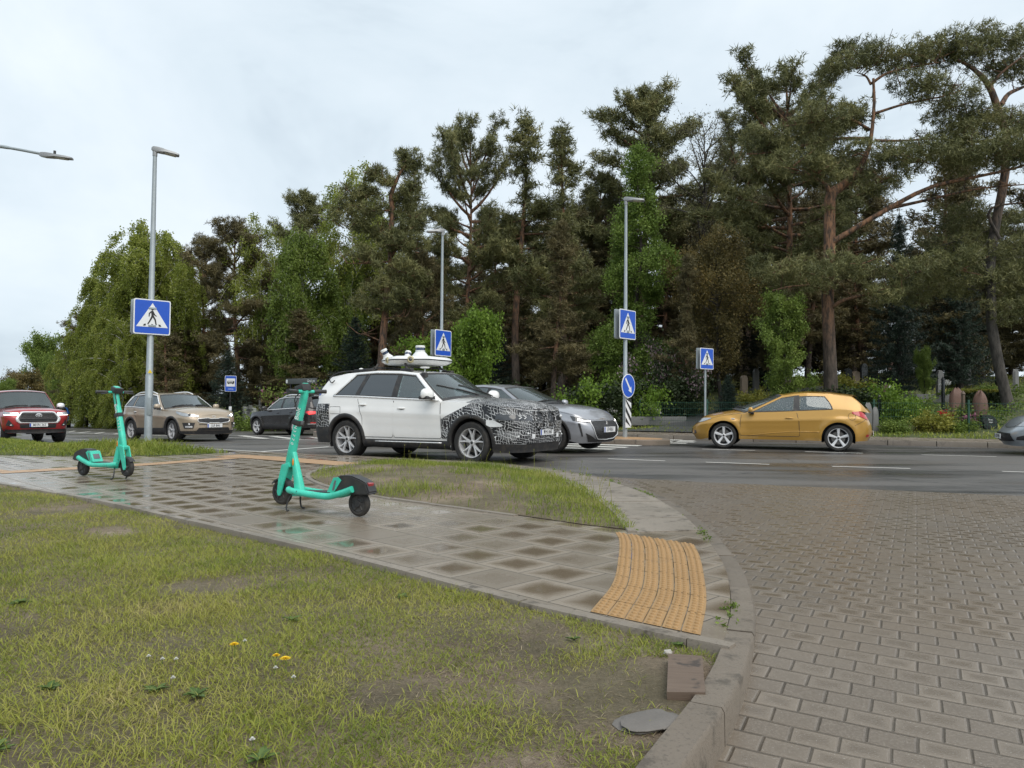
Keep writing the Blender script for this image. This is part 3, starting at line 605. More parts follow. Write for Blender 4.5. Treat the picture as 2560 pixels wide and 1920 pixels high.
def pine(seed,H,r0,cb,cw,nb,shape,tpm=14,nl=.25,nw=.036,m=14,lean=.03,dead=6,elev=(-.15,.9),leafm=None,trunkm=None,sub=3,flat=1.):
    g=np.random.default_rng(seed); t=Tree(); mb=MB(); k=14; T=[]; x=y=0; la=g.uniform(0,6.28)
    for i in range(k+1):
        f=i/k; T.append(np.array([x+math.cos(la)*lean*H*f+.10*math.sin(f*7+seed),y+math.sin(la)*lean*H*f+.10*math.cos(f*6+seed),f*H]))
    T=np.array(T); rad=[r0*(1.22 if i==0 else 1)*(1-.86*(i/k)**1.15) for i in range(k+1)]; mb.tube(T,rad,10)
    at=lambda f:np.array([np.interp(f*k,range(k+1),T[:,j]) for j in range(3)])
    tu=[]
    def twig(P,s0,L):
        for q in range(sub):
            f=s0+(1-s0)*(q+g.random())/sub; i=f*(len(P)-1); b=np.array([np.interp(i,range(len(P)),P[:,j]) for j in range(3)]); d=P[-1]-P[0]
            az=math.atan2(d[1],d[0])+g.choice([-1,1])*g.uniform(.35,1.1); Q=curve(b,az,g.uniform(0,.55),L*g.uniform(.22,.42)*(1.25-f*.6),g,4,.3,.2)
            mb.tube(Q,[.012+.006*L*.4,.006],4,cap=False) if False else None
            mb.tube(Q,list(np.linspace(.010+.004*L,.004,len(Q))),4,cap=False); put(Q,.25)
    def put(P,s0):
        L=np.linalg.norm(np.diff(P,axis=0),axis=1).sum(); n=max(3,int(L*tpm*2.6*(1-s0)*g.uniform(.7,1.2)))
        for f in s0+(1-s0)*g.random(n):
            b=np.array([np.interp(f*(len(P)-1),range(len(P)),P[:,j]) for j in range(3)]); tu.append(b+g.normal(0,.15,3)*np.array([1.25,1.25,flat*.8])+np.array([0,0,.06]))
    for i in range(nb):
        f=(i+g.random())/nb; hf=cb+(1-cb)*f; L=cw*shape(f)*g.uniform(.55,1.2)
        if L<.25: L=.25
        P=curve(at(min(hf,.995)),i*2.4+g.normal(0,.5),elev[0]+(elev[1]-elev[0])*f**1.5+g.normal(0,.15),L,g,6,.35,.13)
        mb.tube(P,list(np.linspace(.022+.017*L,.008,len(P))),6,cap=False); put(P,.40); twig(P,.3,L)
    for i in range(dead):
        P=curve(at(g.uniform(cb*.35,cb)),g.uniform(0,6.28),g.uniform(-.3,.3),g.uniform(.5,1.6),g,5,g.uniform(-.5,.2),.25); mb.tube(P,list(np.linspace(.025,.006,len(P))),5,cap=False)
    for q in range(6): tu.append(T[-1]+g.normal(0,.18,3))
    t.tr=mb; t.trm=trunkm or B_PINE; tu=np.array(tu); t.V,t.T=needles(tu,m,nl,nw,.35,.05,g); t.lm=leafm or L_PINE; t.H=H; return t
def broad(seed,H,r0,cb,cw,nb,lsz,nleaf,leafm,trunkm,weep=0.,up=.6,shape=lambda f:math.sin(.25+f*2.6),jit=.22,sub=4,stems=1,lm=8):
    g=np.random.default_rng(seed); t=Tree(); mb=MB(); ce=[]
    for st in range(stems):
        la=g.uniform(0,6.28); ln=g.uniform(.02,.05) if stems==1 else .16; k=10
        T=np.array([[math.cos(la)*ln*H*(i/k)+.08*math.sin(i+seed),math.sin(la)*ln*H*(i/k)+.08*math.cos(i*1.2+seed),H*.96*i/k] for i in range(k+1)])
        mb.tube(T,list(np.linspace(r0,.015,k+1)),8)
        for i in range(nb):
            f=(i+g.random())/nb; hf=cb+(1-cb)*f; b=np.array([np.interp(hf*k,range(k+1),T[:,j]) for j in range(3)]); L=cw*shape(f)*g.uniform(.6,1.2)+.2
            P=curve(b,i*2.4+g.normal(0,.5),up+g.normal(0,.2),L,g,6,-.9*weep,.15); mb.tube(P,list(np.linspace(.012+.012*L,.005,len(P))),5,cap=False)
            n=int(nleaf*L/cw/nb/lm)+2
            for q in range(sub):
                fq=g.uniform(.25,1); bq=np.array([np.interp(fq*6,range(7),P[:,j]) for j in range(3)]); d=P[-1]-P[0]
                if weep: Q=curve(bq,math.atan2(d[1],d[0])+g.normal(0,.9),-.3,L*g.uniform(.4,1.1),g,6,-1.25,.12)
                else: Q=curve(bq,math.atan2(d[1],d[0])+g.normal(0,1.),g.uniform(-.2,.9),L*g.uniform(.25,.5),g,4,.1,.2)
                mb.tube(Q,list(np.linspace(.008,.003,len(Q))),4,cap=False)
                nn=max(1,n*2//sub); fs=g.uniform(.05,1,nn)*(len(Q)-1); ce+= [np.array([np.interp(z,range(len(Q)),Q[:,j]) for j in range(3)]) for z in fs]
    t.tr=mb; t.trm=trunkm; t.V,t.T=leaves(np.array(ce),lm,lsz,jit,g,.6 if weep else 0); t.lm=leafm; t.H=H; return t
def spruce(seed,H,cw,leafm,n=34,tpm=16,nl=.16,nw=.035):
    g=np.random.default_rng(seed); t=Tree(); mb=MB(); mb.tube([(0,0,0),(0,0,H*.5),(0,0,H)],[.02*H+.03,.012*H,.01],8); tu=[]
    for i in range(n):
        f=i/n; z=H*(.06+.92*f); L=cw*(1-f)**.85*g.uniform(.8,1.1)+.08
        for q in range(6):
            P=curve((0,0,z),q*1.05+i*.7+g.normal(0,.2),-.25+.5*f,L,g,4,.35,.08); mb.tube(P,[.02,.015,.012,.008,.004],4,cap=False)
            for u in g.random(max(3,int(L*tpm))): 
                b=np.array([np.interp(u*4,range(5),P[:,j]) for j in range(3)]); s_=g.normal(0,.16*L*(1-u)+.03); tu.append(b+np.array([-math.sin(q*1.05+i*.7)*s_,math.cos(q*1.05+i*.7)*s_,-abs(g.normal(0,.05))]))
    t.tr=mb; t.trm=B_DARK; t.V,t.T=needles(np.array(tu),7,nl,nw,-.1,.04,g); t.lm=leafm; t.H=H; return t
def bush(seed,Rr,H,lsz,n,leafm,extra=None,nx=0,holes=.3):
    g=np.random.default_rng(seed); t=Tree(); mb=MB(); ce=[]
    for i in range(9):
        P=curve((g.normal(0,.1*Rr),g.normal(0,.1*Rr),0),g.uniform(0,6.28),g.uniform(.7,1.4),H*g.uniform(.6,1),g,5,-.3,.2); mb.tube(P,list(np.linspace(.02,.005,len(P))),4,cap=False)
        for j in range(5): ce.append(P[g.integers(2,6)]+g.normal(0,.22*Rr,3)*[1,1,.7])
    ce=np.array(ce); ce[:,2]=np.clip(ce[:,2],.12*H,H); t.tr=mb; t.trm=B_DARK; m=max(1,n//len(ce)); t.V,t.T=leaves(ce,m,lsz,.15*Rr,g); t.V[:,2]=np.maximum(t.V[:,2],.01); t.lm=leafm; t.H=H
    t.x=leaves(ce[g.integers(0,len(ce),max(1,nx//6))]+g.normal(0,.1*Rr,(max(1,nx//6),3)),6,lsz*1.1,.08*Rr,g) if extra else None; t.xm=extra
    return t
def plant(t,name,x,y,h,label,group=None,rz=None,cat='tree',wide=1.,dz=0.):
    """put a grown tree in the scene: the first time with meshes of its own, afterwards sharing them."""
    z=float(zhill(x,y))-.06+dz; e=empty(name,(x,y,z),rnd.uniform(0,6.28) if rz is None else rz,label,cat,group); k=h/t.H; e.scale=(k*wide,k*wide,k)
    cn='crown' if cat=='tree' else 'foliage'; sn='trunk' if cat=='tree' else 'stems'
    if not hasattr(t,'me'):
        a=t.tr.build(sn,t.trm,e,ang=60); b=npmesh(cn,t.V,t.T,t.lm,e); t.me=(a.data,b.data,None)
        if getattr(t,'x',None) is not None: c=npmesh('blossom',t.x[0],t.x[1],t.xm,e); t.me=(a.data,b.data,c.data)
    else:
        link(sn,t.me[0],None,e); link(cn,t.me[1],None,e)
        if t.me[2]: link('blossom',t.me[2],None,e)
    return e
flatS=lambda f:.5+.75*math.sin(min(1,f*1.15)*2.4); tallS=lambda f:(1-f)**.65*(.6+.5*math.sin(f*9)); roundS=lambda f:math.sin(.35+f*2.55)
P1=pine(1,13,.19,.40,2.9,40,roundS,tpm=15); P2=pine(2,13,.17,.48,2.3,34,tallS,tpm=15); P3=pine(3,13,.20,.34,3.2,44,flatS,tpm=14)
P4=pine(4,12,.17,.16,3.0,52,roundS,tpm=15,leafm=L_PINEB,elev=(-.35,.8)); P5=pine(5,13,.17,.22,2.4,54,tallS,tpm=14,leafm=L_PINEB,elev=(-.3,.9)); P6=pine(6,13,.18,.3,2.4,46,tallS,tpm=15)
PD=pine(8,12,.20,.10,2.8,60,lambda f:.85*(1-f)**.4,tpm=10,leafm=L_PINEB,elev=(-.35,.6),nl=.26,nw=.06,m=7)
BW=broad(21,10,.14,.05,2.9,44,.098,62000,L_BIRCH,B_BIRCH,weep=1.,up=.85,sub=6,jit=.10); BW2=broad(22,10,.13,.05,2.5,44,.098,60000,L_BIRCH,B_BIRCH,weep=1.,up=.95,sub=6,jit=.10,shape=lambda f:.35+.8*math.sin(.3+f*2.3))
BG=broad(23,9,.11,.10,2.1,44,.115,38000,L_GREEN,B_BIRCH,weep=.55,up=.8,sub=5,jit=.16)
BT=broad(24,12,.12,.35,2.0,36,.10,14000,L_BIRCH,B_BIRCH,weep=.7,up=.9,sub=5,jit=.13)
MA=broad(25,9,.2,.2,3.4,44,.20,24000,L_GREEN,B_DARK,up=.6,jit=.30); MB2=broad(26,8,.2,.2,3.4,40,.20,18000,L_RUST,B_DARK,up=.5,jit=.28)
LA=broad(27,12,.14,.10,1.9,64,.095,52000,L_LARCH,B_DARK,weep=.2,up=.25,sub=6,jit=.13,shape=lambda f:(1-f)**.55*(.75+.3*math.sin(f*14)))
BARE=broad(28,12,.15,.35,2.6,34,.07,3600,L_BUD,B_DARK,up=1.0,sub=9,jit=.12,lm=3); RU=broad(29,8,.12,.20,2.9,44,.10,26000,L_RUST,B_DARK,up=.55,sub=7,jit=.18)
YG=broad(30,5,.07,.08,1.25,38,.085,15000,L_GREEN,B_DARK,up=.75,sub=5,jit=.12); LI=broad(31,4,.07,.15,1.35,34,.115,5200,L_LIME,B_DARK,up=.6,sub=5,jit=.13,stems=2)
SP=spruce(33,9,2.2,L_FIR); SP2=spruce(34,4,1.2,L_FIR,24)
BU1=bush(41,1.,1.3,.10,4200,L_DARK); BU2=bush(42,1.,1.1,.10,4200,L_GREEN); BU3=bush(43,.8,.9,.09,3200,L_YEL); BUL=bush(44,1.3,3.0,.09,6500,L_DARK,L_LILAC,2200); BUP=bush(45,1.1,1.6,.09,5000,L_GREEN,L_PINK,700); BU4=bush(46,.9,1.2,.09,3800,L_LIME)
def at(px,Y): return ((px-1280)/1923*Y,Y)
def hgt(px,py,Y):
    x,y=at(px,Y); return 1.1+(1003+.008*(px-1280)-py)/1923*Y-float(zhill(x,y))
def tr(t,name,px,top,Y,label,group=None,wide=1.,rz=None):
    x,y=at(px,Y); return plant(t,name,x,y,hgt(px,top,Y),label,group,rz,'tree',wide)
W_='trees at the edge of the cemetery wood'
tr(MA,'maple_tree',118,862,86,'distant dark green leafy tree at the far left end of the road',W_,.75); tr(MB2,'maple_tree',60,940,80,'low brownish leafy tree above the red pickup roof',W_,1.2); tr(MA,'maple_tree',15,962,72,'pale round tree cut by the left edge of the photo',W_,.9); tr(MA,'maple_tree',165,905,68,'leafy tree between the distant maple and the weeping birches',W_,.8)
tr(BW,'birch_tree',345,556,52,'tallest weeping birch, directly behind the pole of the left crossing sign',W_,.95); tr(BW2,'birch_tree',262,700,54,'weeping birch left of the tallest one, its light green curtain of twigs sloping down',W_,.85); tr(BW,'birch_tree',212,785,57,'leftmost weeping birch at the end of the light green row',W_,.85); tr(BW2,'birch_tree',430,650,53,'weeping birch behind the beige car, at the right end of the row',W_,.7)
tr(BW,'birch_tree',300,640,56,'weeping birch between the tallest one and its lower left neighbour',W_,.95); tr(BW2,'birch_tree',392,610,55,'weeping birch just right of the left crossing sign pole',W_,.75)
tr(BW2,'birch_tree',300,800,49,'short weeping birch hanging over the grass mound behind the left crossing sign',W_,.95)
tr(P4,'pine_tree',500,602,56,'dark pine rising just behind the right shoulder of the weeping birches',W_,.8)
tr(P4,'pine_tree',595,560,50,'broad brownish pine above the bus stop sign with branches almost to the ground',W_,1.0)
tr(BT,'birch_tree',655,545,50,'thin birch whose pale tip shows over the broad brownish pine',W_,.9)
tr(P1,'pine_tree',752,505,58,'dark pine top showing between two birches left of the leaning pine',W_,.9)
tr(BG,'birch_tree',752,578,48,'full green birch above the black car',W_,.72); tr(BG,'birch_tree',862,640,50,'green birch with a white trunk beside the leaning pine',W_,.5)
tr(BT,'birch_tree',862,404,50,'tall thin birch with a pale crown directly left of the leaning pine',W_,.9)
tr(P3,'pine_tree',1165,405,43,'flat topped pine left of the mid road crossing sign, its crown opening left',W_,.85); tr(P2,'pine_tree',1290,292,43,'tall narrow pine with a pointed top above the roof sensor of the white car',W_,1.15)
tr(P6,'pine_tree',1408,328,41,'slim pine with upright shoots and a reddish trunk above the silver hatchback',W_,1.05); tr(P1,'pine_tree',1608,238,50,'tall round crowned pine behind the bright green larch',W_,1.1)
tr(P5,'pine_tree',1385,560,36,'brown lower pine spreading behind the silver hatchback',W_,1.25); tr(P4,'pine_tree',1060,640,40,'dark brown pine filling the gap behind the lime bush',W_,.9)
tr(P6,'pine_tree',1045,470,53,'pine in the gap between the leaning pine and the flat topped one',W_,1.3); tr(P1,'pine_tree',1490,455,54,'rounded pine in the gap left of the bright green larch',W_,1.0); tr(P3,'pine_tree',1850,400,52,'pine standing behind the nearly leafless tree',W_,.9); tr(P1,'pine_tree',930,560,54,'pine top showing right of the leaning pine trunk',W_,.9)
tr(LA,'larch_tree',1590,330,38,'bright green feathery larch behind the middle street lamp pole',W_,1.0); tr(BARE,'bare_tree',1760,290,42,'nearly leafless tree with fine upright branches right of the larch',W_,1.0)
tr(RU,'rusty_tree',1800,600,35,'rust coloured young tree above the small crossing sign',W_,.85); tr(P5,'pine_tree',1720,640,33,'brown pine with a bare grey trunk left of the small crossing sign',W_,1.05)
tr(P3,'pine_tree',1960,262,38,'broad pine with a flat crown left of the big twisted pine',W_,1.1); tr(P4,'pine_tree',1965,480,42,'brown pine standing low behind the light green young tree',W_,1.1)
tr(YG,'young_tree',1955,745,29,'light green young tree left of the big pine trunk, above the yellow car',W_,.85); tr(SP,'fir_tree',2250,515,36,'dark blue green fir right of the big pine trunk',W_,.85)
tr(SP,'fir_tree',2400,560,40,'dark fir behind the gravestones, right of the other fir',W_,.9)
tr(LI,'lime_bush',1165,790,33,'bright lime green young tree beside the crossing sign behind the white car',W_,.75); tr(LI,'lime_bush',1085,850,34,'smaller lime green bush left of the crossing sign behind the white car',W_,.9)
tr(MA,'maple_tree',2312,882,34,'small layered green maple among the gravestones',W_,.5)
tr(SP2,'fir_tree',1820,930,31,'small dark fir beside the cemetery path',W_,1.1)
# the wood behind: trees that nothing tells apart
bgx=[(-32,58,9.0),(-27,62,9.5),(-23,56,8.5),(-19,60,11),(-16,55,10.5),(-13,60,12),(-10,54,11),(-7.5,60,13),(-5,55,12),(-2.5,61,14),(0,55,13),(2.5,60,14),(5,54,13),(8,60,14),(10.5,53,13),(13,58,13.5),(16,52,14),(19,57,14),(22,50,14),(25,55,15),(28,49,15),(32,54,15),(36,50,15),(-21,47,6.5),(-14,49,8),(4,48,10),(17,44,11),(24,42,11.5),(28,40,12),(12,46,11),(31,44,13),(-1,50,11),(20,48,12),(-6,49,9.5)]
for i,(x,y,h) in enumerate(bgx): plant([P4,PD,P5,PD,P6,PD][i%6],'pine_tree',x,y,h,'dark pine deep in the wood, its trunk lost in the shade','dark pines deep in the wood',wide=1.25)
for i in range(46):
    x=-36+i*1.62+rnd.uniform(-.6,.6); y=63+rnd.uniform(-4,14)-.16*(x+36)*(1 if x>0 else .6); plant([P4,PD,P5][i%3],'pine_tree',x,y,(7.5+5.5*float(sstep(-30,14,x)))*rnd.uniform(.75,.98),'dark pine deep in the wood, its trunk lost in the shade','dark pines deep in the wood',wide=1.5)
for i in range(17): plant(PD,'young_pine',-6+i*2.9+rnd.uniform(-.6,.6),59+rnd.uniform(-2.5,3)-.12*i,rnd.uniform(5.5,7.5),'shaded undergrowth tree under the tall pines','undergrowth trees under the pines',wide=1.75)
und=[(-17,46),(-12.5,46),(-9,44),(-5,44.5),(-1,44),(3,43.5),(7,45),(-22,52),(-26,56),(11,44),(15,46),(20,44),(25,45),(29,43),(34,44),(-14.5,50),(-7,50),(0,52),(6,52)]
for i,(x,y) in enumerate(und): plant(PD if i%2 else SP,'young_pine',x,y,rnd.uniform(4.6,7.0),'shaded undergrowth tree under the tall pines','undergrowth trees under the pines',wide=1.7 if i%2 else 1.5)
# three pines with trunks and limbs of their own shape, grown along their real lines
def grown(name,Y,seed,trunk,r0,limbs,pads,label,tuft=11.,nl=.20,nw=.028,m=14,ox=1900,oy=30,sc=2.212,lm=None,bark=None):
    g=np.random.default_rng(seed); k=Y/1923; fx=lambda x:((ox+x/sc)-1280)*k; fz=lambda x,y:1.1+(1003+.008*(ox+x/sc-1280)-(oy+y/sc))*k
    bx=fx(trunk[0][0]); zb=float(zhill(bx,Y))-.08; e=empty(name,(bx,Y,zb),0,label,'tree',W_); mb=MB()
    L3=lambda P,d0,d1:np.array([(fx(x)-bx,d0+(d1-d0)*i/max(1,len(P)-1),fz(x,y)-zb) for i,(x,y) in enumerate(P)])
    T=L3(trunk,0,0); T[0,2]=0; T=spline(T,24) ; T[:,1]+=.15*np.sin(np.linspace(0,5,24)); mb.tube(T,[r0*(1.25 if i==0 else 1)*(1-.80*(i/23)**1.3) for i in range(24)],12)
    for P,d,r in limbs:
        Q=spline(L3(P,0,d),14); mb.tube(Q,list(np.linspace(r,r*.25,14)),8)
        for i in range(5,14,2):
            S=curve(Q[i],g.uniform(0,6.28),g.uniform(.1,.9),g.uniform(.4,1.1),g,4,.3,.25); mb.tube(S,[.025,.02,.014,.01,.006],4,cap=False)
    tu=[]
    for x,y,rx,ry,*dz in pads:
        c=np.array([fx(x)-bx,dz[0] if dz else 0,fz(x,y)-zb]); a,b=rx/sc*k,ry/sc*k; n=int(tuft*(a*1.0+.5)*(a*.8+.5)*10*(b+.35))
        q=g.normal(0,1,(n,3)); q=unit(q)*(g.random(n)[:,None]**.38); q=q*[a,min(a*.75,1.9),b]; q[:,2]+=.22*np.sin(q[:,0]*2.6+x)+.16*np.sin(q[:,1]*3.1+y)
        keep=vnoise(q[:,0]+50+x*.1,q[:,1]*1+q[:,2]*1.5+50,.55,int(x)%50+3)>.34; tu.append(q[keep]+c)
        for j in range(5):
            S=curve(c+g.normal(0,.25,3)*[a,.5,b*.6]-[0,0,b*.35],g.uniform(0,6.28),g.uniform(0,.5),a*.8,g,5,.2,.2); mb.tube(S,list(np.linspace(.028,.006,6)),4,cap=False)
    V,T3=needles(np.vstack(tu),m,nl,nw,.4,.05,g); mb.build('trunk',bark or B_PINE,e,ang=60); npmesh('crown',V,T3,lm or L_PINE,e); return e
grown('pine_tree',30,51,[(398,2250),(385,1800),(375,1659),(390,1400),(398,1180),(398,1010),(470,945),(540,880),(600,740),(615,640),(628,520),(618,400),(622,360)],.235,
 [([(400,1270),(560,1170),(730,1070),(880,1000),(1100,960),(1300,920),(1440,850)],-2.2,.115),([(700,1085),(900,1050),(1130,1010),(1380,1003)],-1.5,.07),([(605,690),(450,680),(260,712),(60,742),(-40,740)],.8,.07),([(612,640),(500,590),(430,588),(250,625),(100,650)],-.6,.06),([(640,700),(800,692),(1000,672),(1170,682)],.6,.06),([(640,548),(780,512),(940,490),(1050,470)],-.8,.06),
  ([(618,385),(600,330),(560,300)],.3,.05),([(622,380),(700,330),(850,300),(1000,280)],-.4,.06),([(398,1010),(370,930),(330,900),(240,860)],.6,.09),([(385,1640),(440,1600),(540,1575),(680,1530)],-1.2,.09),([(388,1560),(280,1520),(150,1530),(20,1560)],-1,.06)],
 [(560,245,190,75,0),(740,200,230,75,.3),(930,230,190,75,-.2),(1020,205,120,60,.4),(420,280,100,60,.1),(840,400,170,75,-.4),(1010,440,220,80,-.5),(1120,500,200,70,.3),(330,590,190,70,-.4),(150,640,220,75,.3),(450,520,130,70,0),(60,700,150,60,.5),(320,770,230,65,.2),(160,860,190,75,-.5),(330,900,140,60,-.8),
  (620,800,210,55,-.6),(850,850,230,70,-1.2),(1080,840,260,75,-1.6),(1300,840,220,70,-2),(600,940,140,55,-.6),(820,770,200,60,.4),(1130,640,190,70,.8),(430,1100,110,60,.3),(250,1470,240,75,-.8),(80,1430,190,70,-.6),(520,1420,220,70,-.9),(760,1450,230,75,-1.0),(1000,1430,200,65,-1.1),(640,1560,170,60,-1.1),(930,1540,200,70,.5)],
 'big twisted pine with an orange trunk and a long limb, behind the yellow car')
grown('pine_tree',30,52,[(1385,2260),(1330,1960),(1290,1700),(1280,1500),(1310,1230),(1365,950),(1390,700),(1332,520),(1280,400),(1200,320),(1090,255)],.21,
 [([(1345,500),(1400,430),(1500,380),(1600,330)],.5,.10),([(1280,400),(1330,330),(1420,260)],-.5,.07),([(1385,690),(1200,700),(1050,715),(960,690)],.6,.09),([(1330,1250),(1250,1120),(1290,1080),(1420,1070)],-.6,.07),([(1300,1500),(1200,1400),(1100,1335)],-.8,.06)],
 [(1060,130,120,70,0),(1180,110,150,70,.3),(1330,120,160,75,-.2),(1450,130,150,80,.3),(1180,210,160,60,-.3),(1380,250,130,70,.4),(1500,260,120,80,0),(1200,560,200,70,.5),(1330,620,200,80,-.4),(1480,560,150,90,.4),(1130,650,160,60,-.3),(1400,760,200,70,.6),(1520,700,160,90,0),(1180,1080,170,110,1),(1400,1150,220,120,1.2),(1130,1250,190,90,.8),(1350,1330,240,90,.5),(1480,1480,200,90,.2),(1250,1500,220,80,.2),(1420,1620,220,80,-.3)],
 'pine with a thick grey trunk among the gravestones at the right edge',bark=m_bark('grey pine bark',(.085,.075,.066),(.21,.12,.075),7,11))
grown('pine_tree',39,53,[(750,1680),(768,1450),(785,1200),(800,1050),(818,900),(805,780),(822,640),(812,540),(850,440),(895,370)],.20,
 [([(785,1220),(850,1205),(910,1210)],-.6,.04),([(815,900),(720,920),(600,930)],-1,.05),([(815,880),(860,830),(900,800)],-.8,.09),([(808,770),(740,730),(690,710)],.5,.06),([(820,620),(700,625),(600,600)],-.4,.06),([(812,545),(900,500),(960,490)],.3,.05),([(850,450),(780,460),(700,410)],-.3,.05),([(770,1340),(700,1310),(650,1300)],-.4,.04)],
 [(910,330,75,60,0),(870,300,40,40,.2),(900,410,70,50,.3),(930,490,80,60,-.2),(860,530,80,45,.3),(730,420,75,40,0),(690,400,40,30,.2),(790,460,70,35,-.2),(680,520,100,40,.3),(600,520,80,40,-.3),(560,600,100,45,.2),(690,620,120,50,-.5),(860,610,90,50,.4),(600,700,110,45,-.3),(740,720,90,40,.3),(880,720,90,50,-.4),(960,640,70,50,.4),(850,820,110,55,-.6),(950,830,90,45,-.4),(700,900,120,45,-.8),(900,960,140,60,-.8),(780,1050,130,50,-.7),(960,1020,100,45,-.3),(720,1150,110,50,-.5),(880,1110,130,55,-.6)],
 'leaning pine with an orange trunk and open crown, above the rear of the white car',ox=600,oy=240,sc=2.183,nl=.24,nw=.036,tuft=11.)
# shrubs
def sh(t,name,px,py,Y,h,label,group=None,wide=1.): x,y=at(px,Y); return plant(t,name,x,y,h,label,group,None,'shrub',wide)
sh(BUL,'lilac_bush',1665,0,33,4.2,'tall lilac bush with pale pink blossom right of the blue arrow sign',None,.75); sh(BUP,'flowering_bush',705,0,39,2.1,'green bush with pink flowers above the roof of the black car',None,.9)
sh(BUP,'flowering_bush',790,0,38,2.2,'green bush with pink flowers under the bus shelter roof',None,.9)
for px,Y,h,l in ((1480,31,1.5,'dark green bush behind the fence right of the silver hatchback'),(1540,32,1.7,'dark bush behind the round arrow sign'),(1630,32.5,1.6,'dark bush right of the striped marker'),(1690,33,1.5,'dark bush left of the cemetery path'),(1240,36,1.8,'dark bush over the bonnet of the white car'),(2030,30,1.1,'dark bush at the foot of the big pine'),(2140,29,1.2,'dark clipped bush right of the big pine')): sh(BU1,'dark_bush',px,0,Y,h,l,'dark bushes behind the fence',1.3)
for px,Y,h,l in ((1440,30.5,1.9,'yellowish green bush directly right of the silver hatchback roof'),(2255,27,1.5,'leafy pale green bush standing beside the white grave post'),(1600,31,1.6,'lime green bush above the striped marker')): sh(BU4,'leafy_bush',px,0,Y,h,l,'pale green bushes behind the fence',.8)
for px,Y,h,l in ((2330,25.6,.75,'yellow green tuft behind the green fence post'),(2120,36,1.0,'yellowish shrub on the graves above the yellow car tail'),(1890,33,.9,'yellow flowering shrub at the top of the cemetery path')): sh(BU3,'yellow_shrub',px,0,Y,h,l,'yellow shrubs among the graves',1.2)
for px,Y,h,l in ((2230,25.5,.55,'low green plant behind the tail of the yellow car'),(2400,25.5,.5,'low green plant right of the green fence post'),(2290,29,.9,'green plant between the graves and the small maple'),(2450,27,.8,'green plant beside the reddish carved stone'),(640,39,1.2,'green plant beside the grey information board'),(470,40,1.2,'green plants behind the roof of the beige car'),(2500,33,.8,'green plant left of the thick grey trunk'),(2180,33,1.0,'green plant behind the black railing of a grave')): sh(BU2,'green_plant',px,0,Y,h,l,'green plants among the graves',1.3)
# ================================================================ VEHICLES
K_BLACK=simple('black trim plastic',(.022,.022,.024),.5,var=.3,dirt=.35); K_RUB=simple('tyre rubber',(.018,.018,.018),.75,var=.3,scale=20,dirt=.3); K_DARK=simple('dark interior',(.018,.018,.020),.8); K_ALLOY=simple('alloy wheel',(.60,.60,.61),.35,.25,dirt=.2); K_BRIGHT=simple('bright alloy wheel',(.72,.72,.73),.30,.25,dirt=.12); K_CHR=simple('chrome trim',(.78,.79,.80),.25,.35,var=.04,coat=.5); K_DISC=simple('brake disc',(.16,.15,.14),.4,.8)
K_SEAT=simple('grey seat fabric',(.05,.05,.052),.85); K_WHITEP=simple('white plate',(.72,.73,.74),.4,var=.05,dirt=.15); K_BLUEP=simple('blue plate strip',(.02,.07,.38),.4); K_INK=simple('black lettering',(.015,.015,.016),.5); K_WTXT=simple('white lettering',(.78,.80,.80),.45,var=.05)
K_RED=simple('red lamp glass',(.42,.012,.014),.12,coat=.8,var=.2); K_REDL=glow('lit red lamp',(1,.03,.03),2.2); K_LENS=simple('clear lamp glass',(.42,.44,.46),.08,.3,coat=1.,var=.3,scale=14); K_HL=glow('lit headlamp',(1,.97,.90),6); K_DRL=glow('daytime lamp',(1,.98,.95),2.2); K_AMB=simple('amber reflector',(.75,.24,.015),.2,coat=.6); K_LDARK=simple('smoked lamp glass',(.035,.037,.042),.08,coat=1.)
G_CLR=glassm('tinted window glass',(.62,.76,.76),.60,1.65); G_PRIV=glassm('privacy window glass',(.05,.05,.055),.25,1.75); G_WS=glassm('windscreen glass',(.66,.78,.77),.55,1.5)
def m_mesh():
    s=SN('grille mesh'); v=s.n('ShaderNodeTexVoronoi'); s.put(v.inputs[0],s.obj()); v.inputs['Scale'].default_value=42
    return s.done(s.mix(s.ss(v.outputs['Distance'],.3,.55),(.004,.004,.005),(.035,.035,.037)),.4)
K_GRILLE=m_mesh()
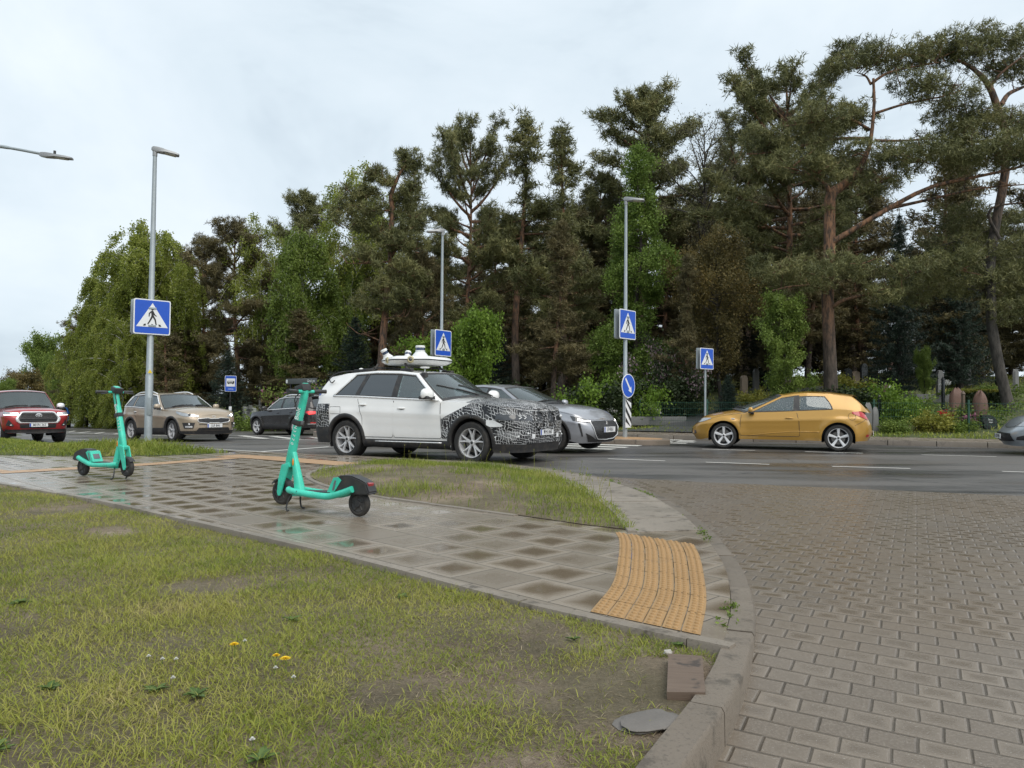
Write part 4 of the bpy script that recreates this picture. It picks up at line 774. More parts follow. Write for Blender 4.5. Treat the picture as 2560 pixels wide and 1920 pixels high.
def m_camo(name='camouflage wrap',sc=1.,sparse=False):
    s=SN(name); p=s.obj(); w1=s.vm('SUBTRACT',s.noise(4.5,2,vec=p,col=True),(.5,.5,.5)).outputs[0]; w2=s.vm('SUBTRACT',s.noise(13,1,vec=p,col=True),(.5,.5,.5)).outputs[0]
    q=s.vm('ADD',p,s.vm('MULTIPLY',w1,(.13,.13,.13)).outputs[0]).outputs[0]; q=s.vm('ADD',q,s.vm('MULTIPLY',w2,(.045,.045,.045)).outputs[0]).outputs[0]
    d1=s.vm('DOT_PRODUCT',q,(.85,.85,.12)).outputs['Value']; d2=s.vm('DOT_PRODUCT',q,(.25,.1,1.0)).outputs['Value']; d3=s.vm('DOT_PRODUCT',q,(1.,-.35,.1)).outputs['Value']
    def ln(d,f,t): return s.m('LESS_THAN',s.m('FRACT',s.m('MULTIPLY',d,f*sc*1.35)),t*1.0)
    def nse(o): return s.ss(s.noise(5,2,vec=s.vm('ADD',p,(o,o,o)).outputs[0]),.38,.44)
    nz=s.n('ShaderNodeSeparateXYZ'); s.put(nz.inputs[0],s.n('ShaderNodeTexCoord').outputs['Normal']); tp=s.ss(s.m('ABSOLUTE',nz.outputs[2]),.5,.65); l=s.m('MAXIMUM',s.m('MULTIPLY',ln(d1,14,.125),nse(3)),s.m('MULTIPLY',s.m('MULTIPLY',ln(d2,14,.125),nse(7)),s.m('SUBTRACT',1,tp))); l=s.m('MAXIMUM',l,s.m('MULTIPLY',s.m('MULTIPLY',ln(d3,13,.125),nse(11)),tp))
    l=s.m('MAXIMUM',l,s.m('MULTIPLY',s.m('MULTIPLY',ln(d1,37,.20),s.ss(s.noise(3.1,2),.55,.6)),ln(d2,2.3,.55)))
    if sparse: l=s.m('MULTIPLY',l,s.ss(s.noise(22,2),.50,.56))
    return s.done(s.mix(l,(.010,.010,.012),(.60,.61,.62)),s.mr(l,0,1,.32,.45))
K_CAMO=m_camo(); K_CAMOD=m_camo('dark camouflage over grille',1.,True)
def interp(P,x):
    P=np.asarray(P,float); return np.interp(x,P[:,0],P[:,1])
def sm(P,n=200):
    """smoothed piecewise curve through (x,value) points."""
    P=np.asarray(P,float); xs=np.linspace(P[0,0],P[-1,0],n)
    S=spline(P,400); return np.c_[xs,np.interp(xs,S[:,0],S[:,1])]
class Car:
    """Local frame: x forward with 0 on the rear axle, y left, z up from the road."""
    def __init__(s,root,mp,**k):
        s.root=root; s.mp=mp; s.__dict__.update(dict(nf=3.3,nr=3.6,Lf=.75,Lr=.6,wr=.33,zf=.22,zr=.27,sill=.24,tum=.20,bow=.035,flare=.018,gw=1.,cowlbow=.30,rbow=.10,crown=.035,sidecut=.035,lean_f=(.05,0,0,.10),lean_r=(.05,0,0,.07),priv=True,arch=.065)); s.__dict__.update(k)
        s.xf=s.wb+s.fo; s.xr=-s.ro; h=s.W/2; P=[]
        for t in np.linspace(0,math.pi/2,90): P.append((s.xf-s.Lf+s.Lf*math.cos(t)**(2/s.nf),h*math.sin(t)**(2/s.nf)))
        xm=.5*(s.xf-s.Lf+s.xr+s.Lr)
        for x in np.linspace(s.xf-s.Lf,s.xr+s.Lr,60)[1:-1]: P.append((x,h+s.bow*(1-((x-xm)/(s.xf-s.Lf-xm))**2)*.5))
        for t in np.linspace(math.pi/2,0,90): P.append((s.xr+s.Lr-s.Lr*math.cos(t)**(2/s.nr),h*math.sin(t)**(2/s.nr)))
        s.pl=resample(P,480); s.n=480
        t=np.gradient(s.pl,axis=0); t/=np.linalg.norm(t,axis=1)[:,None]+1e-9; s.nm=np.c_[-t[:,1],t[:,0]]*-1
        s.nm[np.einsum('ij,ij->i',s.nm,s.pl-np.array([xm,0]))<0]*=-1
        s.nm[0]=(1,0); s.nm[-1]=(-1,0)
        s.Ec=sm(s.E); s.Sc=sm(s.S)
        s.isd=np.argmax(s.pl[:,0]<s.wb+.0)
    def lowz(s,x):
        b=np.where(x>s.wb,s.sill+(s.zf-s.sill)*sstep(s.wb+s.wr+.06,s.xf-.2,x),np.where(x<0,s.sill+(s.zr-s.sill)*sstep(-s.wr-.06,s.xr+.2,x),s.sill))
        R_=s.wr+s.arch
        for xw in (0,s.wb):
            d=np.abs(x-xw); a=s.wr+np.sqrt(np.maximum(R_*R_-(x-xw)**2,0)); b=np.where(d<R_,np.maximum(b,a),b)
        return b
    def pt(s,a,z,off=0.):
        """point of the lower body: a = index along the half outline (0 nose centre .. n-1 tail centre), z height."""
        a=np.clip(a,0,s.n-1); r=np.arange(s.n); x=np.interp(a,r,s.pl[:,0]); y=np.interp(a,r,s.pl[:,1]); nx=np.interp(a,r,s.nm[:,0]); ny=np.interp(a,r,s.nm[:,1]); q=math.hypot(nx,ny)+1e-9; nx/=q; ny/=q
        E=float(interp(s.Ec,x)); b=s.sill; t=min(1.15,max(-.1,(z-b)/(E-b)))
        ds=.055*max(0,.35-t)**1.2/.28+s.sidecut*max(0,t-.72)**1.3/.19-.012*math.exp(-((t-.70)/.06)**2)+.014*math.exp(-((t-.36)/.12)**2)
        for xw in (0,s.wb):
            rr=math.hypot(x-xw,z-s.wr); ds-=s.flare*math.exp(-((rr-(s.wr+s.arch+.03))/.09)**2)
        l=s.lean_f if nx>0 else s.lean_r; de=l[0]*max(0,.25-t)/.25+l[3]*max(0,t-.62)**1.6/.21+l[1]*math.exp(-((t-.45)/.18)**2)
        d=ds*ny*ny+de*nx*nx-off; return (x-nx*d,y-ny*d if y>1e-6 else 0.,z)
    def a_side(s,x): 
        r=np.arange(s.n); return float(np.interp(-x,-s.pl[:,0],r))
    def a_front(s,y): k=s.n//2; return float(np.interp(y,s.pl[:k//1-60,1],np.arange(k-60)))
    def a_rear(s,y): return float(np.interp(-y,-s.pl[s.n//2+60:,1],np.arange(s.n//2+60,s.n)))
    def edge(s,x): 
        p=s.pt(s.a_side(x),float(interp(s.Ec,x))); return p
    # ----- shells
    def lower(s):
        mb=MB(); n=s.n; aa=set(np.linspace(0,n-1,190).tolist()); R_=s.wr+s.arch
        for xw in (0,s.wb):
            for d in (R_-.0005,R_+.0005,R_-.012,R_-.03,R_-.06): aa|={s.a_side(xw+d),s.a_side(xw-d)}
        aa=sorted(aa); rows=[]
        for a in aa:
            x=float(np.interp(a,np.arange(n),s.pl[:,0])); lo=float(s.lowz(x)); E=float(interp(s.Ec,x)); rows.append([s.pt(a,lo+(E-lo)*t) for t in (0,.04,.12,.22,.32,.42,.52,.60,.66,.71,.76,.83,.90,.96,1)])
        mb.grid(rows,flip=True)
        # bonnet and tail deck
        for x0,x1,flag in ((s.cowl-.03,s.xf,0),(s.xr,s.tailx+.03,1)):
            rows=[]
            for a in aa:
                x=float(np.interp(a,np.arange(n),s.pl[:,0]))
                if x0<=x<=x1: rows.append([s.deck(a,t) for t in (0,.04,.1,.18,.3,.45,.6,.8,1)])
            if len(rows)>1: mb.grid(rows,flip=True)
        mb.mirror_y(); s.body=mb.build('body',s.mp,s.root,ang=40,fix=True); return s.body
    def deck(s,a,t,off=0.):
        x0=float(np.interp(a,np.arange(s.n),s.pl[:,0])); E=float(interp(s.Ec,x0)); e=s.pt(a,E); S=max(E,float(interp(s.Sc,x0))); y=e[1]*(1-t); h=(S-E)*(1-(1-t)**2.6)
        return (e[0],y,E+h+off)
    # ----- greenhouse surface
    def gz(s,x,w):
        zb=float(interp(s.Ec,min(max(x,s.tailx),s.cowl)))-.004; zr=float(interp(s.rail,min(max(x,s.xC1),s.xA1))); return zb+(zr-zb)*w
    def xA(s,w): return s.cowl+(s.xA1-s.cowl)*(w**.92)
    def xC(s,w): return s.tailx+(s.xC1-s.tailx)*(w**1.1)
    def gy(s,x,w):
        yb=s.edge(min(max(x,s.tailx),s.cowl))[1]-.012; q=max(0,(x-s.xA1)/(s.cowl-s.xA1)) if x>s.xA1 else 0
        return yb-s.tum*w**1.25-.03*max(0,(s.xC1+.5-x))*w
    def gh(s,u,w,off=0.):
        """u 0..1 windscreen (centre to pillar), 1..2 side, 2..3 rear (pillar to centre); w 0 belt .. 1 roof rail."""
        if 1<=u<=2:
            A,Cc=s.xA(w),s.xC(w); x=A+(Cc-A)*(u-1); return (x,s.gy(x,w)+off,s.gz(x,w)+off*.25)
        if u<1:
            A=s.xA(w); yA=s.gy(A,w); zA=s.gz(A,w); y=yA*u; zc=float(interp(s.Sc,s.cowl)); top=s.gz(s.xA1,1)+s.crown; zc=zc+(top-zc)*w
            k=1-u*u; x=A+k*(s.cowlbow+(s.hbow-s.cowlbow)*w); z=zA+(zc-zA)*(1-u**2.4); nx=.55
            return (x+off*nx,y,z+off*.8)
        v=3-u; Cc=s.xC(w); yC=s.gy(Cc,w); zC=s.gz(Cc,w); k=1-v*v; x=Cc-k*(s.rbow+(s.rtop-s.rbow)*w); zt=max(float(interp(s.Sc,s.tailx)),zC) if w<.02 else zC; return (x-off*.9,yC*v,zC+k*s.crown*w+off*.3)
    def u_of(s,x,w): return 1+(x-s.xA(w))/(s.xC(w)-s.xA(w))
    hbow=.10; rtop=.05
    def inwin(s,u,w):
        if u<.90 and .07<w<.90: return True
        if u>2.22 and s.rw[0]+.06<w<s.rw[1]-.06 : return True
        if 1<u<2:
            x=s.gh(u,w)[0]
            for q in s.wins:
                x0,x1=s.wb_(q,w); wt=q.get('wt',.90)
                if x0+.035<x<x1-.035 and .10<w<wt-.05: return True
        return False
    def wb_(s,q,w):
        f=min(1,max(0,(w-.05)/(q.get('wt',.9)-.05))); e=q.get('p',1.); x0=q['b'][0]+(q['t'][0]-q['b'][0])*f**e; x1=q['b'][1]+(q['t'][1]-q['b'][1])*f; return max(x0,s.xC(w)+q.get('mc',.10)),min(x1,s.xA(w)-q.get('ma',.075))
    def upper(s):
        us=list(np.linspace(0,1,22))+list(np.linspace(1,2,90))[1:]+list(np.linspace(2,3,16))[1:]; ws=np.linspace(0,1,22); mb=MB()
        P=[[s.gh(u,w) for w in ws] for u in us]; nW=len(ws); vs=[p for r in P for p in r]; fs=[]
        for i in range(len(us)-1):
            for j in range(nW-1):
                if s.inwin(.5*(us[i]+us[i+1]),.5*(ws[j]+ws[j+1])): continue
                fs.append((i*nW+j,i*nW+j+1,(i+1)*nW+j+1,(i+1)*nW+j))
        mb.add(vs,fs)
        rows=[]
        for u in us:
            p=s.gh(u,1); xe=p[0]; rows.append([(xe,p[1]*(1-t),p[2]+(s.crown*(1-(1-t)**2) if 1<=u<=2 else (s.gh(min(u,3) if u>2 else 0,1)[2]-p[2])*0+s.crown*(1-(1-t)**2)*(0 if u<1 or u>2 else 1))) for t in (0,.06,.15,.3,.5,.75,1)])
        i0,i1=21,21+89; mb.grid(rows[i0:i1+1])
        # header and rear roof edge out to the glass
        for seq in (us[:22],us[i1:]):
            g=[]
            for u in seq:
                p=s.gh(u,1); q=s.gh(1,1) if u<=1 else s.gh(2,1); t=p[1]/max(q[1],1e-6); z0=q[2]+s.crown*(1-t*t); g.append([p,(q[0],p[1],z0)])
            mb.grid(g)
        mb.mirror_y(); s.roof=mb.build('cabin_shell',s.mp,s.root,ang=40,fix=True); return s.roof
    def gpatch(s,name,f,nu,nw,m,off,mirror=True,parent=None):
        mb=MB(); mb.grid([[s.gh(*f(i/nu,j/nw),off) for j in range(nw+1)] for i in range(nu+1)],flip=True)
        if mirror=='one': pass
        elif mirror: mb.mirror_y()
        return mb.build(name,m,parent or s.root,ang=60)
    def windows(s):
        full=lambda fu,w0,w1:(lambda a,b:(fu*a,w0+(w1-w0)*b))
        f0=s.gpatch('windscreen_frame',full(.965,.015,.965),24,12,K_BLACK,.001); bpy.data.objects.remove(f0)
        def ring(name,f,cx,m,off,parent=None):
            """black surround of a pane: outer contour to inner contour."""
            out=[f(t,0) for t in np.linspace(0,1,14)]+[f(1,t) for t in np.linspace(0,1,10)][1:]+[f(t,1) for t in np.linspace(1,0,14)][1:]+[f(0,t) for t in np.linspace(1,0,10)][1:]
            cu=np.mean([o[0] for o in out]); cw=np.mean([o[1] for o in out]); mb=MB(); rows=[]
            for o in out: rows.append([s.gh(o[0],o[1],off),s.gh(cu+(o[0]-cu)*cx,cw+(o[1]-cw)*(cx-.04),off)])
            mb.grid(rows,flip=True); return mb
        # windscreen
        mb=MB(); us=np.linspace(-.955,.955,44); ws=np.linspace(.02,.955,16)
        def g2(u,w,off):
            p=s.gh(abs(u),w,off); return (p[0],-p[1] if u<0 else p[1],p[2])
        mb.grid([[g2(u,w,.006) for w in ws] for u in us]); ws_=mb.build('windscreen',G_WS,s.root,ang=60)
        fr=MB()
        for (ua,ub,wa,wb2) in ((-.965,.965,.005,.075),(-.965,.965,.90,.97)): fr.grid([[g2(u,w,.009) for w in np.linspace(wa,wb2,3)] for u in np.linspace(ua,ub,44)])
        for sg in (-1,1): fr.grid([[g2(u*sg,w,.009) for w in np.linspace(.005,.97,14)] for u in (.925,.965)],flip=sg<0)
        fr.build('windscreen_surround',K_BLACK,ws_,ang=60)
        # wipers
        for u0,u1,w0,w1 in s.wipers:
            mbw=MB(); mbw.tube([g2(u0+(u1-u0)*t,w0+(w1-w0)*t+.015*math.sin(t*3),.018) for t in np.linspace(0,1,9)],.011,5); mbw.tube([g2(u0+(u1-u0)*t,w0+(w1-w0)*t+.015*math.sin(t*3),.030) for t in np.linspace(-.05,.5,5)],.012,5); mbw.build('wiper',K_BLACK,s.root)
        # side panes
        for q in s.wins:
            wt=q.get('wt',.90)
            def f(a,b,q=q,wt=wt):
                w=.05+(wt-.05)*b; x0,x1=s.wb_(q,w); x1=max(x1,x0+.002); return (s.u_of(x0+(x1-x0)*a,w),w)
            for sg in (1,-1):
                mb=MB(); mb.grid([[s.gh(*f(i/16,j/10),.004) for j in range(11)] for i in range(17)]); 
                if sg<0: mb.v=[(x,-y,z) for x,y,z in mb.v]; mb.f=[k[::-1] for k in mb.f]
                pane=mb.build('side_window',G_PRIV if q.get('dark') else G_CLR,s.root,ang=60); mr=ring('x',f,.95 if q.get('thin') else .93,K_BLACK,.007)
                if sg<0: mr.v=[(x,-y,z) for x,y,z in mr.v]
                mr.build('window_surround',K_BLACK,pane,ang=60)
        for x0b,x1b,x0t,x1t in s.posts:
            mb=MB()
            mb.grid([[s.gh(s.u_of(x0b+(x0t-x0b)*w+(x1b-x0b+(x1t-x1b-x0t+x0b)*w)*i,w),w,.006) for w in np.linspace(.05,.9,8)] for i in (0,1)]); mb.mirror_y(); mb.build('door_post',K_BLACK,s.root,ang=60)
        # rear pane
        w0,w1=s.rw; mb=MB(); us=np.linspace(2.12,3,16)
        mb.grid([[s.gh(u,w,.006) for w in np.linspace(w0,w1,10)] for u in us]); mb.mirror_y(); mb.build('rear_window',G_PRIV,s.root,ang=60)
    def trim(s,m=K_CHR,r=.016,top=True,x1=None):
        mb=MB(); W0=[q for q in s.wins]; xf=max(q['b'][1] for q in W0); xr=min(q['b'][0] for q in W0)
        lo=[s.gh(s.u_of(x,.035),.035,.016) for x in np.linspace(xr-.02,min(xf+.05,s.xA(.03)-.03),24)]; mb.tube(lo,r,6)
        if top:
            T=[]; wt=max(q.get('wt',.9) for q in W0)+.02
            for w in np.linspace(.05,wt,10): T.append(s.gh(s.u_of(s.wb_(min(W0,key=lambda q:q['b'][0]),w)[0]-.02,w),w,.013))
            x0=s.wb_(min(W0,key=lambda q:q['b'][0]),wt)[0]; xe=s.xA(wt)-.045
            for x in np.linspace(x0,xe,18)[1:]: T.append(s.gh(s.u_of(x,wt),wt,.013))
            for w in np.linspace(wt,.04,12)[1:]: T.append(s.gh(s.u_of(s.xA(w)-.045,w),w,.013))
            mb.tube(T,r,6)
        mb.mirror_y(); mb.build('window_trim',m,s.root)
    # ----- patches on the lower body
    def patch(s,name,lo,hi,m,off=.006,n=18,k=5,mirror=True,parent=None):
        """lo, hi: lists of (a,z) forming the lower and upper contour."""
        A=resample(lo,n+1); B=resample(hi,n+1); mb=MB(); mb.grid([[s.pt(A[i,0]+(B[i,0]-A[i,0])*j/k,A[i,1]+(B[i,1]-A[i,1])*j/k,off) for j in range(k+1)] for i in range(n+1)],flip=True)
        if mirror in (True,): mb.mirror_y()
        if mirror=='right': mb.v=[(x,-y,z) for x,y,z in mb.v]; mb.f=[q[::-1] for q in mb.f]
        return mb.build(name,m,parent or s.root,ang=50)
    def both(s,name,lo,hi,m,off=.006,n=18,k=5): return [s.patch(name,lo,hi,m,off,n,k,sd) for sd in ('left','right')]
    def line(s,pts,name='seam',r=.0045,m=None,off=.001,parent=None):
        mb=MB(); P=resample(pts,max(8,len(pts)*6)); mb.tube([s.pt(a,z,off) for a,z in P],r,5); mb.mirror_y(); return mb.build(name,m or K_INK,parent or s.root)
    def S_(s,L): return [(s.a_side(x),z) for x,z in L]
    def F_(s,L): return [(s.a_front(y),z) for y,z in L]
    def Rr(s,L): return [(s.a_rear(y),z) for y,z in L]
    def door(s,x0,x1,zb,x0t=None,x1t=None,handle=None,hm=None,zt=None):
        x0t=x0 if x0t is None else x0t; x1t=x1 if x1t is None else x1t
        for sd in ('left','right'):
            E=lambda x:float(interp(s.Ec,x))-.03
            lo=s.S_([(x0,zb),(x1,zb)]); hi=s.S_([(x0t,E(x0t)),(x1t,E(x1t))])
            d=s.patch('door',lo,hi,s.mp,.003,16,14,sd); sg=-1 if sd=='right' else 1
            mb=MB(); L=s.S_([(x0t,E(x0t)),(x0,(zb+E(x0))/2),(x0,zb+.03),(x0+.03,zb),(x1-.03,zb),(x1,zb+.03),(x1,(zb+E(x1))/2),(x1t,E(x1t))]); mb.tube([s.pt(a,z,.002) for a,z in resample(L,60)],.0055,5)
            mb.v=[(x,y*sg,z) for x,y,z in mb.v]; mb.build('door_gap',K_INK,d)
            if handle:
                hx,hz=handle; p=s.pt(s.a_side(hx),hz,.02); mb=MB(); mb.ball((p[0],p[1]*sg,p[2]),(.20,.035,.035),14,8); mb.ball((p[0]-.0,p[1]*sg-.018*sg,p[2]-.012),(.12,.02,.06),12,8,mi=1); mb.build('door_handle',[hm or s.mp,K_BLACK],d)
    def wheels(s,spokes,m,style='five',tyre_w=.225,rimf=.70,steer=0.,logo=True):
        r=s.wr; ri=r*rimf; h=tyre_w/2
        ty=MB().lathe([(ri,-h*.85),(ri*1.03,-h),(r*.90,-h*1.03),(r*.965,-h*.92),(r,-h*.72),(r*.994,-h*.4),(r*.994,-h*.36),(r,-h*.3),(r,h*.3),(r*.994,h*.36),(r*.994,h*.4),(r,h*.72),(r*.965,h*.92),(r*.90,h*1.03),(ri*1.03,h),(ri,h*.85)],axis='y',n=48)
        rim=MB().lathe([(ri*1.015,h*.98),(ri*1.02,h*.86),(ri*.955,h*.84),(ri*.93,h*.62),(ri*.90,-h*.8)],axis='y',n=48)
        for k in range(spokes):
            a0=2*math.pi*k/spokes+math.pi/2
            def sp(a1,a2,w1,w2,y1=.60,y2=.80):
                rows=[]
                for t in np.linspace(0,1,5):
                    rr=ri*(.14+.82*t); a=a1+(a2-a1)*t; wd=(w1+(w2-w1)*t)*ri; c=(math.cos(a)*rr,math.sin(a)*rr); d=(-math.sin(a),math.cos(a)); yy=h*(y1+(y2-y1)*t)
                    rows.append([(c[0]-d[0]*wd,yy-.035,c[1]-d[1]*wd),(c[0]-d[0]*wd*.75,yy,c[1]-d[1]*wd*.75),(c[0],yy+.004,c[1]),(c[0]+d[0]*wd*.75,yy,c[1]+d[1]*wd*.75),(c[0]+d[0]*wd,yy-.035,c[1]+d[1]*wd)])
                rim.grid(rows)
            if style=='five': sp(a0,a0,.10,.17)
            elif style=='twist': sp(a0,a0+.16,.13,.10); sp(a0+.16,a0+.16,.05,.10)
            else: sp(a0-.05,a0-.25,.085,.05); sp(a0+.05,a0+.25,.085,.05)
        rim.lathe([(0,h*.74),(ri*.15,h*.74),(ri*.20,h*.66),(ri*.22,h*.4)],axis='y',n=24)
        hub=MB().lathe([(0,h*.775),(ri*.10,h*.77),(ri*.11,h*.735)],axis='y',n=18)
        for k in range(5): rim.ball((math.cos(k*1.2566+.3)*ri*.19,h*.66,math.sin(k*1.2566+.3)*ri*.19),(.022,.03,.022),8,6)
        br=MB().lathe([(0,h*.1),(ri*.66,h*.1),(ri*.68,h*.02)],axis='y',n=32); dk=MB().lathe([(0,-h*.25),(ri*.92,-h*.25)],axis='y',n=32); dk.mi=[1]*len(dk.mi); br.add(dk.v,dk.f,1)
        first=None; tr=s.W/2+s.wout-tyre_w/2
        for x in (s.wb,0):
            for sg in (1,-1):
                e=empty('wheel',(x,sg*tr,r),0 if sg>0 else math.pi); e.parent=s.root
                if x>0 and steer: e.rotation_euler.z+=steer
                if first is None:
                    first=[ty.build('tyre',K_RUB,e,ang=25,fix=True),rim.build('rim',m,e,ang=30),hub.build('hub_cap',K_BLACK,e),br.build('brake_disc',[K_DISC,K_DARK],e)]
                else:
                    for o in first: c=o.copy(); C.objects.link(c); c.parent=e
    wout=.0
    def under(s):
        mb=MB(); mb.box(((s.wb)/2,0,s.sill+.09),(s.wb+s.fo+s.ro-.55,s.W-.55,.12)); mb.box((s.wb/2,0,s.sill+.06),(s.wb-2*s.wr-.16,s.W-.14,.10)); R_=s.wr+s.arch+.01
        for x in (0,s.wb):
            for sg in (1,-1):
                rows=[]
                for t in np.linspace(-.35,math.pi+.35,24): rows.append([(x+R_*math.cos(t),sg*(s.W/2-.025),s.wr+R_*math.sin(t)),(x+R_*math.cos(t),sg*(s.W/2-.42),s.wr+R_*math.sin(t))])
                mb.grid(rows); mb.grid([[r_[1],(x,sg*(s.W/2-.42),s.wr)] for r_ in rows])
        mb.build('underbody',K_DARK,s.root)
    def cladding(s,w=.07,m=K_BLACK,sill=True,sh=.16,off=.012):
        R_=s.wr+s.arch; mb=MB()
        for xw in (0,s.wb):
            rows=[]
            for t in np.linspace(-.12,math.pi+.12,40):
                rr=[]
                for q in (R_-.012,R_,R_+w*.5,R_+w*.93,R_+w):
                    x=xw+q*math.cos(t); z=max(s.wr+q*math.sin(t),.9*s.sill); p=s.pt(s.a_side(x),z,off if q>R_-.005 and q<R_+w-.001 else (-.02 if q<R_ else .001)); rr.append(p)
                rows.append(rr)
            mb.grid(rows,flip=True)
        if sill:
            x0,x1=R_,s.wb-R_; mb.grid([[s.pt(s.a_side(x),z,o) for z,o in ((s.sill-.06,-.04),(s.sill-.03,.012),(s.sill+sh*.6,.016),(s.sill+sh,.002))] for x in np.linspace(x0+.01,x1-.01,24)],flip=True)
        mb.mirror_y(); return mb.build('wheel_arch_trim',m,s.root,ang=45)
    def plate(s,txt,z,front=True,w=.52,h=.112,blue=True,off=.03,parent=None,sx=.8,x=None):
        p=s.pt(0 if front else s.n-1,z,off); sg=1 if front else -1; e=MB().box((p[0],0,z),(.012,w,h),bev=.004); e.mi=[0]*len(e.mi); M=frame((p[0]+sg*.0075,0,z),(0,sg,0),(0,0,1)); x0=-w/2
        put=MB(); q=[(x0+.005,-h/2+.004),(x0+.045,-h/2+.004),(x0+.045,h/2-.004),(x0+.005,h/2-.004)]
        o=e.build('number_plate',K_WHITEP,s.root,smooth=False)
        if blue: b=MB(); b.add([tuple(M@Vector((a,c,0))) for a,c in q],[(0,1,2,3)]); b.build('plate_strip',K_BLUEP,o,smooth=False)
        t=MB(); put_text(t,txt,h*1.02,M@Matrix.Translation((.022 if blue else 0,0,.001)),sx,bold=.008); t.build('plate_lettering',K_INK,o,smooth=False)
        return o
    def mirrors(s,x,z,m,d=(.13,.22,.15),low=True,yo=.13):
        for sg in (1,-1):
            y=s.edge(x)[1]+yo; mb=MB(); bm=bmesh.new(); bmesh.ops.create_uvsphere(bm,u_segments=18,v_segments=12,radius=.5)
            for v_ in bm.verts:
                c=v_.co.copy(); c=Vector([math.copysign(abs(2*q_)**.78/2,q_) for q_ in c]); k=1 if c.x>0 else .55; v_.co=Vector((c.x*d[0]*1.5*k,c.y*d[1]*1.08,c.z*d[2]*(1.1 if c.z>0 else .95)))
            bmesh.ops.translate(bm,vec=(x,sg*y,z+.06),verts=bm.verts); mb.bm(bm); o=mb.build('side_mirror',m,s.root); a=MB(); a.box((x-.02,sg*(y-.10),z-.02),(.08,.17,.045),bev=.012); a.box((x+.01,sg*y,z+.005),(d[0]*1.25,d[1]*.94,d[2]*.30),bev=.02); a.build('mirror_foot',K_BLACK,o)
    def interior(s,driver_side=1,seats=True,dash=True):
        mb=MB(); x0=s.tailx+.15; x1=s.cowl-.1; zf=s.sill+.12; E=lambda x:float(interp(s.Ec,x))
        y=s.W/2-.17; mb.box(((x0+x1)/2,0,zf),(x1-x0,2*y,.04))
        for sg in (1,-1): mb.grid([[(x,sg*y,zf),(x,sg*(y+.0),E(x)-.05),(x,sg*(s.edge(x)[1]-.05),E(x)-.015)] for x in np.linspace(x0,x1,10)])
        mb.box((s.cowl-.16,0,E(s.cowl)-.16),(.55,2*y,.26),bev=.06); mb.box((x0+.05,0,E(x0)-.25),(.1,2*y,.5)); mb.build('dashboard',K_DARK,s.root)
        H=s.gz((s.xA1+s.xC1)/2,1); hz=H-.42
        for x in (s.seat_x,s.seat_x-.88):
            for yy in (.37,-.37):
                m2=MB(); m2.box((x,yy,zf+.28),(.50,.48,.20),bev=.06); m2.box((x-.28,yy,(zf+.3+hz)/2),(.14,.46,hz-zf-.25),Matrix.Rotation(R(-14),3,'Y'),bev=.06); m2.box((x-.36,yy,hz+.11),(.09,.26,.18),Matrix.Rotation(R(-10),3,'Y'),bev=.04); m2.build('seat',K_SEAT,s.root)
        st=MB(); c=Vector((s.seat_x+.42,driver_side*.37,hz-.16)); 
        ring=[tuple(c+Vector((math.sin(t)*.18*-.35,math.cos(t)*.18,math.sin(t)*.18))) for t in np.linspace(0,2*math.pi,20)]; st.tube(ring,.014,6,cap=False); st.tube([ring[0],tuple(c),ring[10]],.012,5); st.build('steering_wheel',K_BLACK,s.root)
    def rails(s,x0,x1,m,h=.05,y=.0,r=.014):
        mb=MB(); P=[]
        for t in np.linspace(0,1,14):
            x=x0+(x1-x0)*t; p=s.gh(s.u_of(x,1),1); P.append((x,p[1]-.045,p[2]+.012+h*min(1,5*t,5*(1-t))))
        mb.tube(P,r,7,flat=1.6); mb.mirror_y(); return mb.build('roof_rail',m,s.root)
